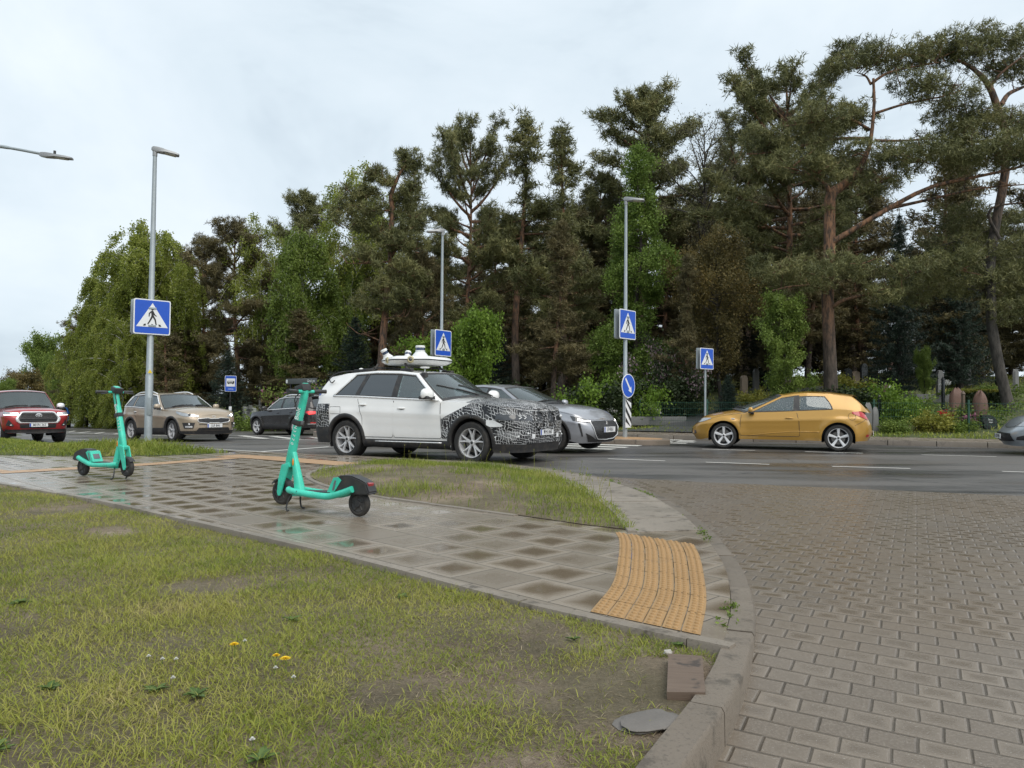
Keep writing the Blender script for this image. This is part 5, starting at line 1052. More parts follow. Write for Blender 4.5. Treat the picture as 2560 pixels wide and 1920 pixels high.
def person(name,loc,rz,label,skin,cloth,hair,pose='drive',group=None,hatm=None,legm=None):
    """one skinned body; head with face, hands with fingers."""
    V=[];Ed=[];Rd=[]
    def v(p,r,a=None):
        V.append(p); Rd.append(r); i=len(V)-1
        if a is not None: Ed.append((a,i))
        return i
    pel=v((0,0,.10),.15); wa=v((-.02,0,.28),.14,pel); ch=v((-.03,0,.46),.165,wa); nk=v((-.02,0,.60),.065,ch); hd0=v((.0,0,.67),.06,nk)
    for sg in (1,-1):
        sh=v((-.03,sg*.17,.53),.075,ch)
        if pose=='drive': el=v((.16,sg*.24,.36),.048,sh); wr=v((.38,sg*.16,.43),.034,el); fg=[(.06,.03),(.075,.01),(.07,-.01),(.055,-.03)]; dr=Vector((1,0,.15))
        else: el=v((.10,sg*.26,.30),.05,sh); wr=v((.36,sg*.25,.34),.034,el); dr=Vector((1,0,-.1))
        pm=v((wr and V[wr][0]+.05,V[wr][1],V[wr][2]+.01),.036,wr)
        for k,(dz,l) in enumerate(((.028,.05),(.010,.062),(-.010,.058),(-.026,.045))):
            b=v((V[pm][0]+.035,V[pm][1]-sg*.004,V[pm][2]+dz),.0095,pm); m_=v((V[b][0]+l*.6,V[b][1]-sg*.012,V[b][2]),.009,b); v((V[m_][0]+l*.15,V[m_][1]-sg*.03,V[m_][2]-.004),.008,m_)
        th=v((V[pm][0]+.015,V[pm][1]-sg*.02,V[pm][2]+.04),.010,pm); v((V[th][0]+.03,V[th][1]-sg*.012,V[th][2]+.02),.009,th)
        hp=v((.04,sg*.10,.06),.10,pel)
        kn=v((.42,sg*.13,.20 if pose=='drive' else .02),.065,hp); an=v((.62,sg*.13,-.06) if pose=='drive' else (.28,sg*.15,-.40),.042,kn); v((V[an][0]+.12,sg*.13,V[an][2]-(.0 if pose=='drive' else .05)),.04,an)
    me=bpy.data.meshes.new('body'); me.from_pydata(V,Ed,[]); o=bpy.data.objects.new('body',me); C.objects.link(o); sk=o.modifiers.new('s','SKIN'); 
    for i,r_ in enumerate(Rd): me.skin_vertices[0].data[i].radius=(r_,r_)
    me.skin_vertices[0].data[0].use_root=True
    o.modifiers.new('u','SUBSURF').levels=1; bpy.context.view_layer.update(); m2=bpy.data.meshes.new_from_object(o.evaluated_get(bpy.context.evaluated_depsgraph_get())); bpy.data.objects.remove(o); bpy.data.meshes.remove(me)
    e=empty(name,loc,rz,label,'person',group); m2.polygons.foreach_set('use_smooth',[True]*len(m2.polygons)); m2.materials.append(cloth); m2.materials.append(skin); m2.materials.append(legm or cloth)
    for p in m2.polygons:
        c=p.center; p.material_index=1 if (c.x>.37 and abs(c.y)<.31 and c.z>.28) or c.z>.60 else (2 if c.z<.12 else 0)
    link('body',m2,None,e); h=MB(); c=(.03,0,.755); h.ball(c,(.20,.155,.235),22,16); h.ball((.055,0,.69),(.13,.115,.11),14,10); h.ball((.138,0,.745),(.045,.032,.05),10,8); h.ball((.02,.08,.75),(.05,.022,.06),8,6); h.ball((.02,-.08,.75),(.05,.022,.06),8,6); h.ball((.116,0,.70),(.03,.055,.014),10,6,mi=1); h.ball((.119,.033,.768),(.02,.03,.014),8,6,mi=1); h.ball((.119,-.033,.768),(.02,.03,.014),8,6,mi=1); h.build('head',[skin,K_INK],e)
    q=MB()
    if hatm: q.ball((.015,0,.79),(.28,.25,.27),20,14); q.box((.10,0,.76),(.10,.19,.09),bev=.03,mi=1); q.build('helmet',[hatm,K_INK],e)
    else: q.ball((.0,0,.795),(.215,.178,.20),18,12); q.ball((-.035,0,.75),(.17,.175,.20),16,10); q.build('hair',hair,e)
    return e
def place(root,fx,fy,head,wb,z=None,sc=1.):
    """put a car with the middle of its front axle at (fx,fy), facing bearing head; root sits on the rear axle."""
    d=fwd(head); root.scale=(sc,sc,sc); x,y=fx-d.x*wb*sc,fy-d.y*wb*sc; zf=float(zroad(fx,fy)) if z is None else z; zr=float(zroad(x,y)) if z is None else z
    root.location=(x,y,zr+.003); root.rotation_euler=(0,-math.atan2(zf-zr,wb*sc),R(90-head))
# ---------------------------------------------------------------- white sport utility car in camouflage
PW=paint('pearl white paint',(.80,.80,.79),.0,.30,.10); PY=paint('mustard yellow paint',(.47,.255,.040),.25,.30,.06); PR=paint('dark red paint',(.36,.020,.024),.2,.28,.12); PB=paint('beige paint',(.40,.325,.24),.3,.30,.20); PK=paint('brown black paint',(.022,.018,.018),.25,.25,.15); PS=paint('silver grey paint',(.36,.37,.40),.45,.30,.12); PS2=paint('pale silver paint',(.43,.47,.50),.45,.28,.1); PBL=paint('bright blue paint',(.03,.14,.50),.2,.3,.1)
r0=empty('camouflaged_car',label='white sport utility car with black and white wavy camouflage wrap and roof sensors',cat='car')
c=Car(r0,PW,wb=2.975,fo=.97,ro=1.07,W=1.98,wr=.378,sill=.30,zf=.22,zr=.30,nf=4.2,nr=3.8,Lf=.85,Lr=.7,tum=.235,arch=.062,flare=.020,
 E=[(-1.07,1.05),(-.9,1.20),(0,1.21),(1.2,1.16),(2.30,1.115),(2.9,1.09),(3.4,1.05),(3.75,1.0),(3.945,.95)],S=[(-1.07,1.08),(-.8,1.24),(1,1.25),(2.30,1.20),(3.0,1.17),(3.5,1.13),(3.8,1.06),(3.945,.98)],
 cowl=2.30,xA1=1.58,tailx=-.93,xC1=-.66,rail=[(-.70,1.62),(-.2,1.69),(.6,1.725),(1.2,1.705),(1.58,1.66)],rw=(.12,.86),seat_x=1.45,
 wins=[dict(b=(1.26,2.26),t=(1.24,1.62),ma=.085),dict(b=(.28,1.17),t=(.42,1.17),dark=1),dict(b=(-.34,.22),t=(.10,.36),dark=1,mc=.20)],posts=[(1.165,1.265,1.165,1.245),(.215,.285,.355,.425)],wipers=[(-.12,-.80,.07,.50),(.50,-.22,.06,.46)],wout=.0,lean_f=(.05,0,0,.06))
c.lower(); c.upper(); c.windows(); c.trim(K_CHR,.018); c.under(); c.cladding(.075,K_BLACK,True,.10); c.interior(-1)
c.door(1.215,2.335,.44,1.215,2.30,(1.42,.99)); c.door(.44,1.20,.44,.30,1.205,(.45,1.06))
c.wheels(5,K_ALLOY,'v',.275,.70,steer=-.0); c.mirrors(2.10,1.18,PW,(.16,.27,.21),yo=.16)
c.line(c.S_([(-.42,1.02),(-.14,1.02),(-.12,.88),(-.40,.88),(-.42,1.02)]),'fuel_flap_gap',.004)
c.line(c.S_([(.75,.36),(2.33,.36)]),'sill_strip',.012,K_CHR,.012)
def camo_side(nm,a0,a1,lo,hi,k=12,na=60,off=.010):
    for sd in (1,-1):
        mb=MB(); aa=np.linspace(a0,a1,na); R_=c.wr+c.arch
        rows=[]
        for a in aa:
            x=float(np.interp(a,np.arange(c.n),c.pl[:,0])); l=max(lo(x),float(c.lowz(x))+.002); h=max(hi(x),l+.002); rows.append([c.pt(a,l+(h-l)*j/k,off) for j in range(k+1)])
        mb.grid(rows,flip=True)
        if sd<0: mb.v=[(x,-y,z) for x,y,z in mb.v]; mb.f=[q[::-1] for q in mb.f]
        mb.build(nm,K_CAMO,r0,ang=60)
Ez=lambda x:float(interp(c.Ec,x))
camo_side('camouflage_wrap',0,c.a_side(2.345),lambda x:.37 if x>3.3 else .44,lambda x:min(Ez(x)-.001,.80+(x-2.345)*.46),14,110)
camo_side('camouflage_wrap',c.a_side(-.44),c.n-1,lambda x:.60,lambda x:min(Ez(x)-.004,1.08 if x>-.95 else 1.02),10,60)
mb=MB(); rows=[]
for a in np.linspace(0,c.a_side(2.86),70): rows.append([c.deck(a,t,.008) for t in (0,.04,.1,.18,.3,.45,.6,.8,1)])
mb.grid(rows,flip=True); mb.mirror_y(); mb.build('bonnet_wrap',K_CAMO,r0,ang=60)
c.patch('lower_bumper',[(0,.21),(c.a_side(3.42),.22)],[(0,.35),(c.a_side(3.42),.37)],K_BLACK,.014,24,5)
c.patch('rear_lower_bumper',[(c.a_side(-.44),.30),(c.n-1,.30)],[(c.a_side(-.44),.62),(c.n-1,.60)],K_BLACK,.014,24,5)
# kidney grille under the wrap, lamps and white cover patches
for sg in (1,-1):
    mb=MB(); P=[c.pt(c.a_front(y),z,.028) for y,z in [(.05,.64),(.04,.80),(.07,.915),(.20,.94),(.34,.915),(.375,.80),(.33,.66),(.20,.62),(.05,.64)]]; mb.tube([(x,y*sg,z) for x,y,z in P],.024,7,cap=False); fr=mb.build('kidney_grille',K_CAMO,r0)
    m2=MB(); m2.grid([[ (lambda p:(p[0],p[1]*sg,p[2]))(c.pt(c.a_front(.06+.30*i/8),.655+.25*j/8,.014)) for j in range(9)] for i in range(9)],flip=sg>0); m2.build('grille_mesh',K_CAMOD,fr)
hl=c.both('headlight',[(c.a_front(.46),.775),(c.a_side(3.50),.79)],[(c.a_front(.46),.845),(c.a_side(3.50),.895)],K_LDARK,.020,16,3)
for o,sg in zip(hl,(1,-1)):
    mb=MB()
    for y in (.70,.80): mb.tube([(lambda p:(p[0],p[1]*sg,p[2]))(c.pt(c.a_front(yy),zz,.027)) for yy,zz in ((y,.865),(y-.055,.835),(y-.005,.805))],.011,5)
    mb.build('lamp_chevron',K_DRL if False else K_WHITEP,o)
c.both('cover_patch',[(c.a_side(3.32),.70),(c.a_side(3.40),.665),(c.a_side(3.60),.67)],[(c.a_side(3.32),.79),(c.a_side(3.47),.785),(c.a_side(3.63),.70)],K_WHITEP,.016,10,4)
c.patch('sensor_patch',[(c.a_front(.40),.455),(c.a_front(.50),.455)],[(c.a_front(.40),.54),(c.a_front(.50),.535)],K_WHITEP,.02,3,3)
mb=MB()
for y,z in ((.80,.50),(.60,.55)): p=c.pt(c.a_front(y),z,.016); mb.ball(p,(.04,.04,.04),10,8)
mb.mirror_y(); mb.build('parking_sensor',K_WHITEP,r0)
c.patch('tail_patch',[(c.a_side(-1.0),.80),(c.a_rear(.80),.80)],[(c.a_side(-1.0),.94),(c.a_rear(.80),.94)],K_WHITEP,.018,6,4)
c.plate('M·HI 3660',.565,True,.50,.112,True,.035,sx=.62)
mb=MB(); mb.grid([[c.pt(c.a_front(y),z,.004) for z in (.30,.36,.42,.47)] for y in np.linspace(.60,0,12)]); mb.mirror_y(); mb.build('air_intake',K_BLACK,r0) 
for x,dark in ((-.86,1),(-.74,0)):       # window-corner stickers
    for sg in (1,-1):
        mb=MB(); q=[c.gh(c.u_of(x+dx+.10*w,w),w,.008) for dx,w in ((0,.10),(.08,.10),(.08,.36),(0,.36))]; mb.add([(p[0],p[1]*sg,p[2]) for p in q],[(0,1,2,3)]); mb.build('sticker',K_BLUEP if dark else K_WHITEP,r0,smooth=False)
# roof sensor platform
pod=MB(); X0=1.0; hexa=[(.60,-.42),(0,-.76),(-.60,-.42),(-.60,.42),(0,.76),(.60,.42)]
pl_=[]
for i in range(6):
    a,b=np.array(hexa[i]),np.array(hexa[(i+1)%6]); pl_+=[a+(b-a)*t for t in (0.04,.25,.5,.75,.96)]
def ringz(k,z): return [(X0+p[0]*k,p[1]*k,z) for p in pl_]+[(X0+pl_[0][0]*k,pl_[0][1]*k,z)]
pod.grid([ringz(.02,1.845),ringz(.80,1.85),ringz(.93,1.885),ringz(.99,1.925)]); pod.grid([ringz(.99,1.948),ringz(.94,1.985),ringz(.84,2.012),ringz(.4,2.03),ringz(.02,2.03)])
po=pod.build('sensor_pod',simple('white sensor shell',(.70,.71,.70),.3,var=.05,coat=.4,dirt=.1),r0,ang=30,fix=True)
st=MB(); st.grid([ringz(.985,1.922),ringz(.975,1.937),ringz(.985,1.951)]); st.build('pod_seam',K_INK,po)
def lidar(cx,cy,z0,tilt,hs=1.):
    M=Matrix.Translation((cx,cy,z0))@tilt.to_4x4(); mb=MB()
    mb.lathe([(0,-.02),(.155*hs,-.02),(.145*hs,.01),(.098*hs,.075),(.086*hs,.08),(.086*hs,.115),(.083*hs,.117)],n=28); b2=MB(); b2.lathe([(.083*hs,.117),(.083*hs,.172)],n=28); b3=MB(); b3.lathe([(.083*hs,.172),(.087*hs,.174),(.087*hs,.205),(.078*hs,.214),(0,.216)],n=28)
    mb.add(b2.v,b2.f,1); mb.add(b3.v,b3.f,0); mb.v=[tuple(M@Vector(p)) for p in mb.v]; mb.build('lidar',[MAT['white sensor shell'],simple('lidar window',(.012,.03,.075),.08,coat=1.)],po,ang=35)
lidar(X0+.12,-.05,2.03,Matrix.Identity(3),1.12); lidar(X0-.50,-.30,1.985,Matrix.Rotation(R(28),3,'X')@Matrix.Rotation(R(-12),3,'Y'),.78); lidar(X0-.50,.30,1.985,Matrix.Rotation(R(-28),3,'X')@Matrix.Rotation(R(-12),3,'Y'),.78)
lens=MB(); rg=MB()
for i in (0,1,3,4):
    a,b=np.array(hexa[i]),np.array(hexa[(i+1)%6]); m_=(a+b)/2; nrm=np.array([b[1]-a[1],-(b[0]-a[0])]); nrm/=np.linalg.norm(nrm); 
    if nrm@m_<0: nrm=-nrm
    M=frame((X0+m_[0]*.985,m_[1]*.985,1.935),(-nrm[1],nrm[0],0),(0,0,1)); 
    if (M.to_3x3()@Vector((0,0,1))).dot(Vector((nrm[0],nrm[1],0)))<0: M=frame((X0+m_[0]*.985,m_[1]*.985,1.935),(nrm[1],-nrm[0],0),(0,0,1))
    t=MB(); t.lathe([(0,.022),(.030,.018),(.034,.012)],n=20); t.v=[tuple(M@Vector(p)) for p in t.v]; lens.add(t.v,t.f); t=MB(); t.lathe([(.034,.012),(.040,.02),(.050,.02),(.056,.002),(.07,-.01)],n=20); t.v=[tuple(M@Vector(p)) for p in t.v]; rg.add(t.v,t.f)
lens.build('camera_lens',K_LDARK,po); rg.build('lens_ring',simple('brass ring',(.45,.40,.24),.35,.3),po)
br=MB()
for x,sx_ in ((1.28,1),(.30,-1)):
    for sg in (1,-1):
        y=c.gy(x,1)*sg; z=c.gz(x,1); br.box((x,y-.06*sg,z+.03),(.26,.10,.07),bev=.015); br.tube([(x,y-.06*sg,z+.04),(x-sx_*.10,y-.16*sg,1.80),(x-sx_*.14,y-.18*sg,1.87)],.024,6); 
    br.tube([(x-sx_*.1,-.6,1.80),(x-sx_*.1,.6,1.80)],.02,6)
br.build('pod_bracket',K_BLACK,po)
an=MB(); an.lathe([(0,1.795),(.085,1.79),(.10,1.775),(.06,1.76)],(1.52,-.42,0),n=24); an.tube([(1.52,-.42,1.66),(1.52,-.42,1.77)],.012,6); an.lathe([(0,1.80),(.04,1.79),(.05,1.75)],(.05,-.60,0),n=16); an.box((.05,-.64,1.73),(.20,.12,.08),bev=.01,mi=1); an.build('antenna',[MAT['white sensor shell'],K_BLACK],r0)
mb=MB(); mb.box((1.70,-.66,1.60),(.10,.10,.14),bev=.02); mb.build('camera_box',K_BLACK,r0); mb=MB(); mb.tube(spline([(.05,-.66,1.74),(-.3,-.70,1.73),(-.55,-.72,1.68),(-.62,-.80,1.58),(-.52,-.84,1.50),(-.45,-.83,1.55)],30),.012,5); mb.build('cable',K_BLACK,r0)
place(r0,-.22,14.95,121,2.975,sc=1.03); r0.location.z-=.0
CW=c
SKIN=simple('skin',(.46,.29,.21),.5,var=.08); HAIR=simple('brown hair',(.06,.04,.025),.6); JACK=simple('grey jacket',(.10,.105,.11),.8); JEAN=simple('dark jeans',(.03,.04,.07),.8); HAIRB=simple('fair hair',(.30,.20,.09),.6)
def seat_person(car,root,side,label,cl,hair):
    p=person('person',(0,0,0),0,label,SKIN,cl,hair); bpy.context.view_layer.update(); H=car.gz((car.xA1+car.xC1)/2,1); zf=car.sill+.12
    p.matrix_world=root.matrix_world@Matrix.Translation((car.seat_x-.10,side*.37,H-.99)); return p
bpy.context.view_layer.update(); seat_person(c,r0,-1,'person in a grey jacket at the front window of the white camouflaged car',JACK,HAIR)
# ---------------------------------------------------------------- yellow three-door hatchback
r1=empty('yellow_hatchback',label='mustard yellow three door hatchback seen from its side on the far lane',cat='car')
c=Car(r1,PY,wb=2.65,fo=.85,ro=.76,W=1.78,wr=.315,sill=.24,zf=.20,zr=.25,nf=3.0,nr=3.0,Lf=.80,Lr=.62,tum=.26,arch=.060,flare=.030,sidecut=.045,
 E=[(-.76,.80),(-.64,.93),(-.2,.985),(.5,.955),(1.2,.92),(2.0,.885),(2.6,.84),(3.05,.77),(3.35,.68),(3.5,.62)],S=[(-.76,.84),(-.62,1.0),(0,1.05),(2.0,.985),(2.6,.93),(3.1,.83),(3.4,.72),(3.5,.64)],
 cowl=2.12,xA1=1.25,tailx=-.66,xC1=-.30,rail=[(-.30,1.31),(.2,1.375),(.7,1.39),(1.0,1.37),(1.25,1.325)],crown=.05,rw=(.22,.90),seat_x=1.25,cowlbow=.40,lean_f=(.06,-.01,0,.16),lean_r=(.07,-.02,0,.12),
 wins=[dict(b=(.99,2.02),t=(.97,1.36),ma=.07,wt=.88),dict(b=(.12,.90),t=(.30,.88),mc=.30,wt=.84,p=1.6)],posts=[(.89,1.0,.87,.98)],wipers=[(-.7,.0,.08,.14),(.1,.75,.08,.13)])
c.lower(); c.upper(); c.windows(); c.under(); c.interior(1); c.door(.86,2.26,.33,.93,2.22,(1.10,.775)); c.wheels(5,K_BRIGHT,'five',.215,.74); c.mirrors(1.98,.90,PY,(.10,.17,.14),yo=.10)
fl=c.line(c.S_([(-.30+.085*math.cos(t),.835+.085*math.sin(t)) for t in np.linspace(0,6.28,20)]),'fuel_flap_gap',.004); c.line(c.S_([(.42,.45),(.95,.455),(1.55,.40),(2.05,.335)]),'door_crease',.010,PY,.002)
tl=c.both('tail_light',[(c.a_side(-.30),.905),(c.a_side(-.50),.82),(c.a_rear(.66),.74)],[(c.a_side(-.30),.945),(c.a_side(-.50),.955),(c.a_rear(.66),.885)],K_RED,.012,12,4)
c.both('headlight',[(c.a_front(.45),.575),(c.a_side(3.15),.665),(c.a_side(2.96),.735)],[(c.a_front(.45),.645),(c.a_side(3.15),.755),(c.a_side(2.96),.755)],K_LENS,.012,14,4)
c.both('fog_lamp',[(c.a_front(.62),.34),(c.a_side(3.34),.35)],[(c.a_front(.62),.43),(c.a_side(3.34),.43)],K_LDARK,.008,5,3); c.patch('grille',[(0,.30),(c.a_front(.45),.31)],[(0,.46),(c.a_front(.42),.46)],K_GRILLE,.008,10,3); c.patch('upper_grille',[(0,.555),(c.a_front(.34),.565)],[(0,.60),(c.a_front(.34),.60)],K_GRILLE,.01,8,2)
c.both('reflector',[(c.a_side(-.62),.345),(c.a_rear(.62),.345)],[(c.a_side(-.62),.405),(c.a_rear(.62),.405)],K_RED,.01,5,2); c.plate('JKB 520',.42,False); c.line(c.S_([(-.36,.62),(-.62,.78)]),'bumper_gap',.004)
mb=MB(); p=c.pt(c.a_side(2.42),.735,.01); mb.ball(p,(.10,.02,.035),12,6); mb.mirror_y(); mb.build('side_repeater',K_LENS,r1); c.line(c.S_([(2.24,.88),(2.75,.80),(3.1,.70)]),'bonnet_gap',.003)
sp=MB(); xs_=c.xC1
rows=[]
for y in np.linspace(-.52,.52,14): rows.append([(xs_+.06,y,c.gz(xs_,1)+.05*(1-(y/.62)**2)+.003),(xs_-.04,y,c.gz(xs_,1)+.042*(1-(y/.62)**2)),(xs_-.13,y,c.gz(xs_,1)+.012*(1-(y/.62)**2)),(xs_-.13,y,c.gz(xs_,1)-.03),(xs_-.0,y,c.gz(xs_,1)-.03)])
sp.grid(rows); sp.build('roof_spoiler',PY,r1,fix=True); mb=MB(); mb.box((-.30,-.45,.20),(.18,.07,.05),bev=.02); mb.build('exhaust',K_DISC,r1)
place(r1,5.62,20.1,-69,2.65,z=-.035); bpy.context.view_layer.update(); seat_person(c,r1,1,'person with fair hair driving the yellow hatchback',simple('pale shirt',(.35,.36,.38),.8),HAIRB)
# ---------------------------------------------------------------- silver hatchback with lit headlamps
r2=empty('silver_hatchback',label='silver grey hatchback with lit headlamps half hidden behind the white camouflaged car',cat='car')
c=Car(r2,PS,wb=2.54,fo=.84,ro=.68,W=1.745,wr=.325,sill=.24,zf=.20,zr=.26,nf=3.3,nr=3.2,Lf=.78,Lr=.6,tum=.22,arch=.058,flare=.02,lean_f=(.07,-.02,0,.12),
 E=[(-.68,.84),(-.55,.97),(0,1.0),(1,.96),(1.85,.93),(2.5,.88),(2.95,.81),(3.25,.72),(3.38,.68)],S=[(-.68,.86),(-.5,1.0),(1,1.06),(1.85,1.02),(2.5,.99),(3.0,.92),(3.28,.80),(3.38,.71)],
 cowl=1.90,xA1=1.12,tailx=-.56,xC1=-.30,rail=[(-.30,1.33),(.2,1.39),(.6,1.405),(.9,1.385),(1.12,1.345)],rw=(.2,.85),seat_x=1.1,
 wins=[dict(b=(.85,1.80),t=(.83,1.22)),dict(b=(.05,.78),t=(.12,.78),mc=.25)],posts=[(.77,.86,.77,.84)],wipers=[(-.7,.0,.08,.14),(.1,.75,.08,.13)])
c.lower(); c.upper(); c.windows(); c.under(); c.interior(1); c.cladding(.055,K_BLACK,True,.06,.008); c.door(.80,1.95,.36,None,None,(1.0,.84)); c.wheels(5,K_ALLOY,'v',.205,.72,steer=0); c.mirrors(1.78,.96,PS,(.11,.18,.14),yo=.10)
g=c.patch('grille',[(0,.27),(c.a_front(.36),.29),(c.a_front(.48),.36)],[(0,.655),(c.a_front(.40),.655),(c.a_front(.585),.645)],K_GRILLE,.012,14,6); mb=MB(); mb.tube([c.pt(c.a_front(y),z,.016) for y,z in ((0,.262),(.36,.28),(.48,.36),(.55,.52),(.59,.645))],.010,6); mb.mirror_y(); mb.build('grille_trim',K_CHR,g)
hl=c.both('headlight',[(c.a_front(.56),.62),(c.a_side(3.02),.66)],[(c.a_front(.56),.665),(c.a_side(2.95),.765)],K_LDARK,.012,14,4)
for o,sg in zip(hl,('left','right')):
    for z0,z1,y0,y1 in ((.640,.672,.575,.72),(.655,.705,.735,.80)): c.patch('lamp_lens',[(c.a_front(y0),z0),(c.a_front(y1),z0+.01)],[(c.a_front(y0),z0+.025),(c.a_front(y1),z1)],K_HL,.017,4,2,sg,o)
    c.patch('lamp_fang',[(c.a_front(.735),.34),(c.a_front(.755),.34)],[(c.a_front(.775),.61),(c.a_front(.80),.61)],K_BLACK,.010,2,10,sg,o)
c.patch('lower_intake',[(0,.215),(c.a_front(.62),.225)],[(0,.262),(c.a_front(.42),.275),(c.a_front(.70),.41)],K_BLACK,.010,12,3); c.plate('EV4361',.475,True,.50,.112,True,.035)
em=MB(); M=frame(c.pt(0,.60,.02),(0,1,0),(0,0,1))
for P in ([(-.01,.045),(.012,.04),(.018,.02),(.03,.015),(.02,.0),(.028,-.02),(.02,-.04),(.008,-.02),(.0,-.045),(-.012,-.045),(-.008,-.01),(-.022,-.012),(-.012,.015),(-.02,.03)],): em.prism(P,0,.006,m=M)
em.build('lion_emblem',K_CHR,r2,smooth=False); c.line(c.S_([(1.95,.90),(2.6,.86),(3.05,.77)]),'bonnet_gap',.003)
place(r2,1.42,17.95,124,2.54,z=-.035,sc=1.08)
# ---------------------------------------------------------------- beige sport utility car
r3=empty('beige_car',label='beige sport utility car with lit headlamps behind the pole of the left crossing sign',cat='car')
c=Car(r3,PB,wb=2.67,fo=.91,ro=.90,W=1.855,wr=.345,sill=.28,zf=.22,zr=.30,nf=3.6,nr=3.4,Lf=.85,Lr=.7,tum=.235,arch=.06,flare=.022,lean_f=(.05,0,0,.06),
 E=[(-.90,1.0),(-.75,1.12),(0,1.12),(1,1.06),(2.0,1.02),(2.6,1.0),(3.1,.96),(3.45,.88),(3.58,.82)],S=[(-.90,1.02),(-.7,1.15),(1,1.16),(2.0,1.12),(2.6,1.11),(3.1,1.07),(3.45,.96),(3.58,.86)],
 cowl=2.08,xA1=1.35,tailx=-.78,xC1=-.50,rail=[(-.50,1.50),(0,1.555),(.6,1.575),(1.0,1.56),(1.35,1.515)],rw=(.15,.85),seat_x=1.3,
 wins=[dict(b=(1.05,2.0),t=(1.03,1.42)),dict(b=(.15,.98),t=(.15,.98)),dict(b=(-.5,.08),t=(-.25,.08),dark=1,mc=.2)],posts=[(.97,1.06,.97,1.04)],wipers=[(-.7,.0,.06,.10),(.1,.75,.06,.10)])
c.lower(); c.upper(); c.windows(); c.trim(K_CHR,.018); c.under(); c.interior(1); c.cladding(.07); c.door(1.0,2.10,.42,None,None,(1.2,.93),K_CHR); c.door(.42,.98,.42,.2,.98,(.35,.96),K_CHR); c.wheels(5,K_ALLOY,'twist',.225,.70,steer=R(-4)); c.mirrors(1.95,1.06,PB,(.12,.20,.16),yo=.12); c.rails(-.35,1.2,K_CHR,.045)
hl=c.both('headlight',[(c.a_front(.50),.775),(c.a_side(3.28),.80),(c.a_side(2.95),.90)],[(c.a_front(.50),.83),(c.a_side(3.30),.90),(c.a_side(2.9),.965)],K_LENS,.012,14,4)
for o,sg in zip(hl,(1,-1)):
    mb=MB(); p=c.pt(c.a_front(.66),.825,.012); mb.ball((p[0],p[1]*sg,p[2]),(.05,.09,.075),12,8); mb.build('lamp_lens',K_HL,o); mb=MB(); p=c.pt(c.a_front(.76),.845,.012); mb.ball((p[0],p[1]*sg,p[2]),(.05,.09,.085),12,8); mb.build('projector_lens',K_LDARK,o)
g=c.patch('grille',[(0,.59),(c.a_front(.14),.60),(c.a_front(.20),.575),(c.a_front(.50),.62)],[(0,.715),(c.a_front(.14),.715),(c.a_front(.20),.735),(c.a_front(.53),.715)],K_GRILLE,.012,14,4)
mb=MB(); mb.tube([c.pt(c.a_front(y),z,.016) for y,z in ((0,.72),(.14,.72),(.20,.742),(.53,.722),(.545,.66),(.50,.61),(.20,.568),(.14,.592),(0,.585))],.011,6,cap=False); mb.mirror_y(); mb.build('grille_trim',K_CHR,g)
for o in c.both('fog_lamp',[(c.a_front(.66),.42),(c.a_front(.86),.42)],[(c.a_front(.62),.60),(c.a_front(.885),.60)],K_BLACK,.012,6,5):
    sg=1 if o.data.vertices[0].co.y>0 else -1; mb=MB()
    p=c.pt(c.a_front(.76),.55,.016); mb.ball((p[0],p[1]*sg,p[2]),(.03,.06,.06),10,8); 
    for z in (.485,.455): mb.tube([(lambda q:(q[0],q[1]*sg,q[2]))(c.pt(c.a_front(y),z,.018)) for y in (.69,.78,.84)],.008,5)
    mb.build('fog_lamp_trim',K_CHR,o)
c.patch('lower_intake',[(0,.35),(c.a_front(.58),.34)],[(0,.44),(c.a_front(.50),.435)],K_BLACK,.010,10,3); c.patch('lower_bumper',[(0,.21),(c.a_side(3.12),.26)],[(0,.34),(c.a_side(3.12),.34)],K_BLACK,.014,20,4); c.patch('bumper_slot',[(0,.525),(c.a_front(.50),.53)],[(0,.545),(c.a_front(.50),.55)],K_BLACK,.010,8,1); c.plate('JUF 846',.495,True)
em=MB(); M=frame(c.pt(0,.785,.012),(0,1,0),(0,0,1)); em.tube([tuple(M@Vector((.062*math.cos(t),.03*math.sin(t),0))) for t in np.linspace(0,6.28,20)],.005,5); put_text(em,'KIA',.034,M@Matrix.Translation((0,0,.004)),1.2); em.build('maker_emblem',K_CHR,r3)
c.both('tail_light',[(c.a_side(-.62),.93),(c.a_rear(.55),.92)],[(c.a_side(-.62),1.03),(c.a_rear(.55),1.02)],K_RED,.012,10,3)
place(r3,-10.45,25.75,128,2.67,sc=1.03); 
# ---------------------------------------------------------------- red pickup
r4=empty('red_pickup',label='dark red double cab pickup with chrome grille at the left edge of the photo',cat='pickup')
c=Car(r4,PR,wb=3.085,fo=.99,ro=1.25,W=1.86,wr=.385,sill=.45,zf=.34,zr=.48,nf=3.8,nr=7,Lf=.7,Lr=.35,tum=.20,arch=.075,flare=.03,
 E=[(-1.25,1.12),(-1.1,1.13),(.3,1.14),(.9,1.13),(2.2,1.10),(2.9,1.09),(3.6,1.07),(3.95,1.03),(4.075,1.0)],S=[(-1.25,1.13),(0,1.15),(.9,1.16),(2.2,1.19),(2.9,1.18),(3.5,1.16),(3.9,1.10),(4.075,1.04)],
 cowl=2.28,xA1=1.62,tailx=.30,xC1=.50,rail=[(.50,1.70),(.9,1.75),(1.3,1.76),(1.62,1.72)],crown=.05,rw=(.25,.85),seat_x=1.75,
 wins=[dict(b=(1.36,2.2),t=(1.34,1.68)),dict(b=(.62,1.28),t=(.72,1.28))],posts=[(1.28,1.37,1.28,1.35)],wipers=[(-.7,.0,.06,.10),(.1,.75,.06,.10)])
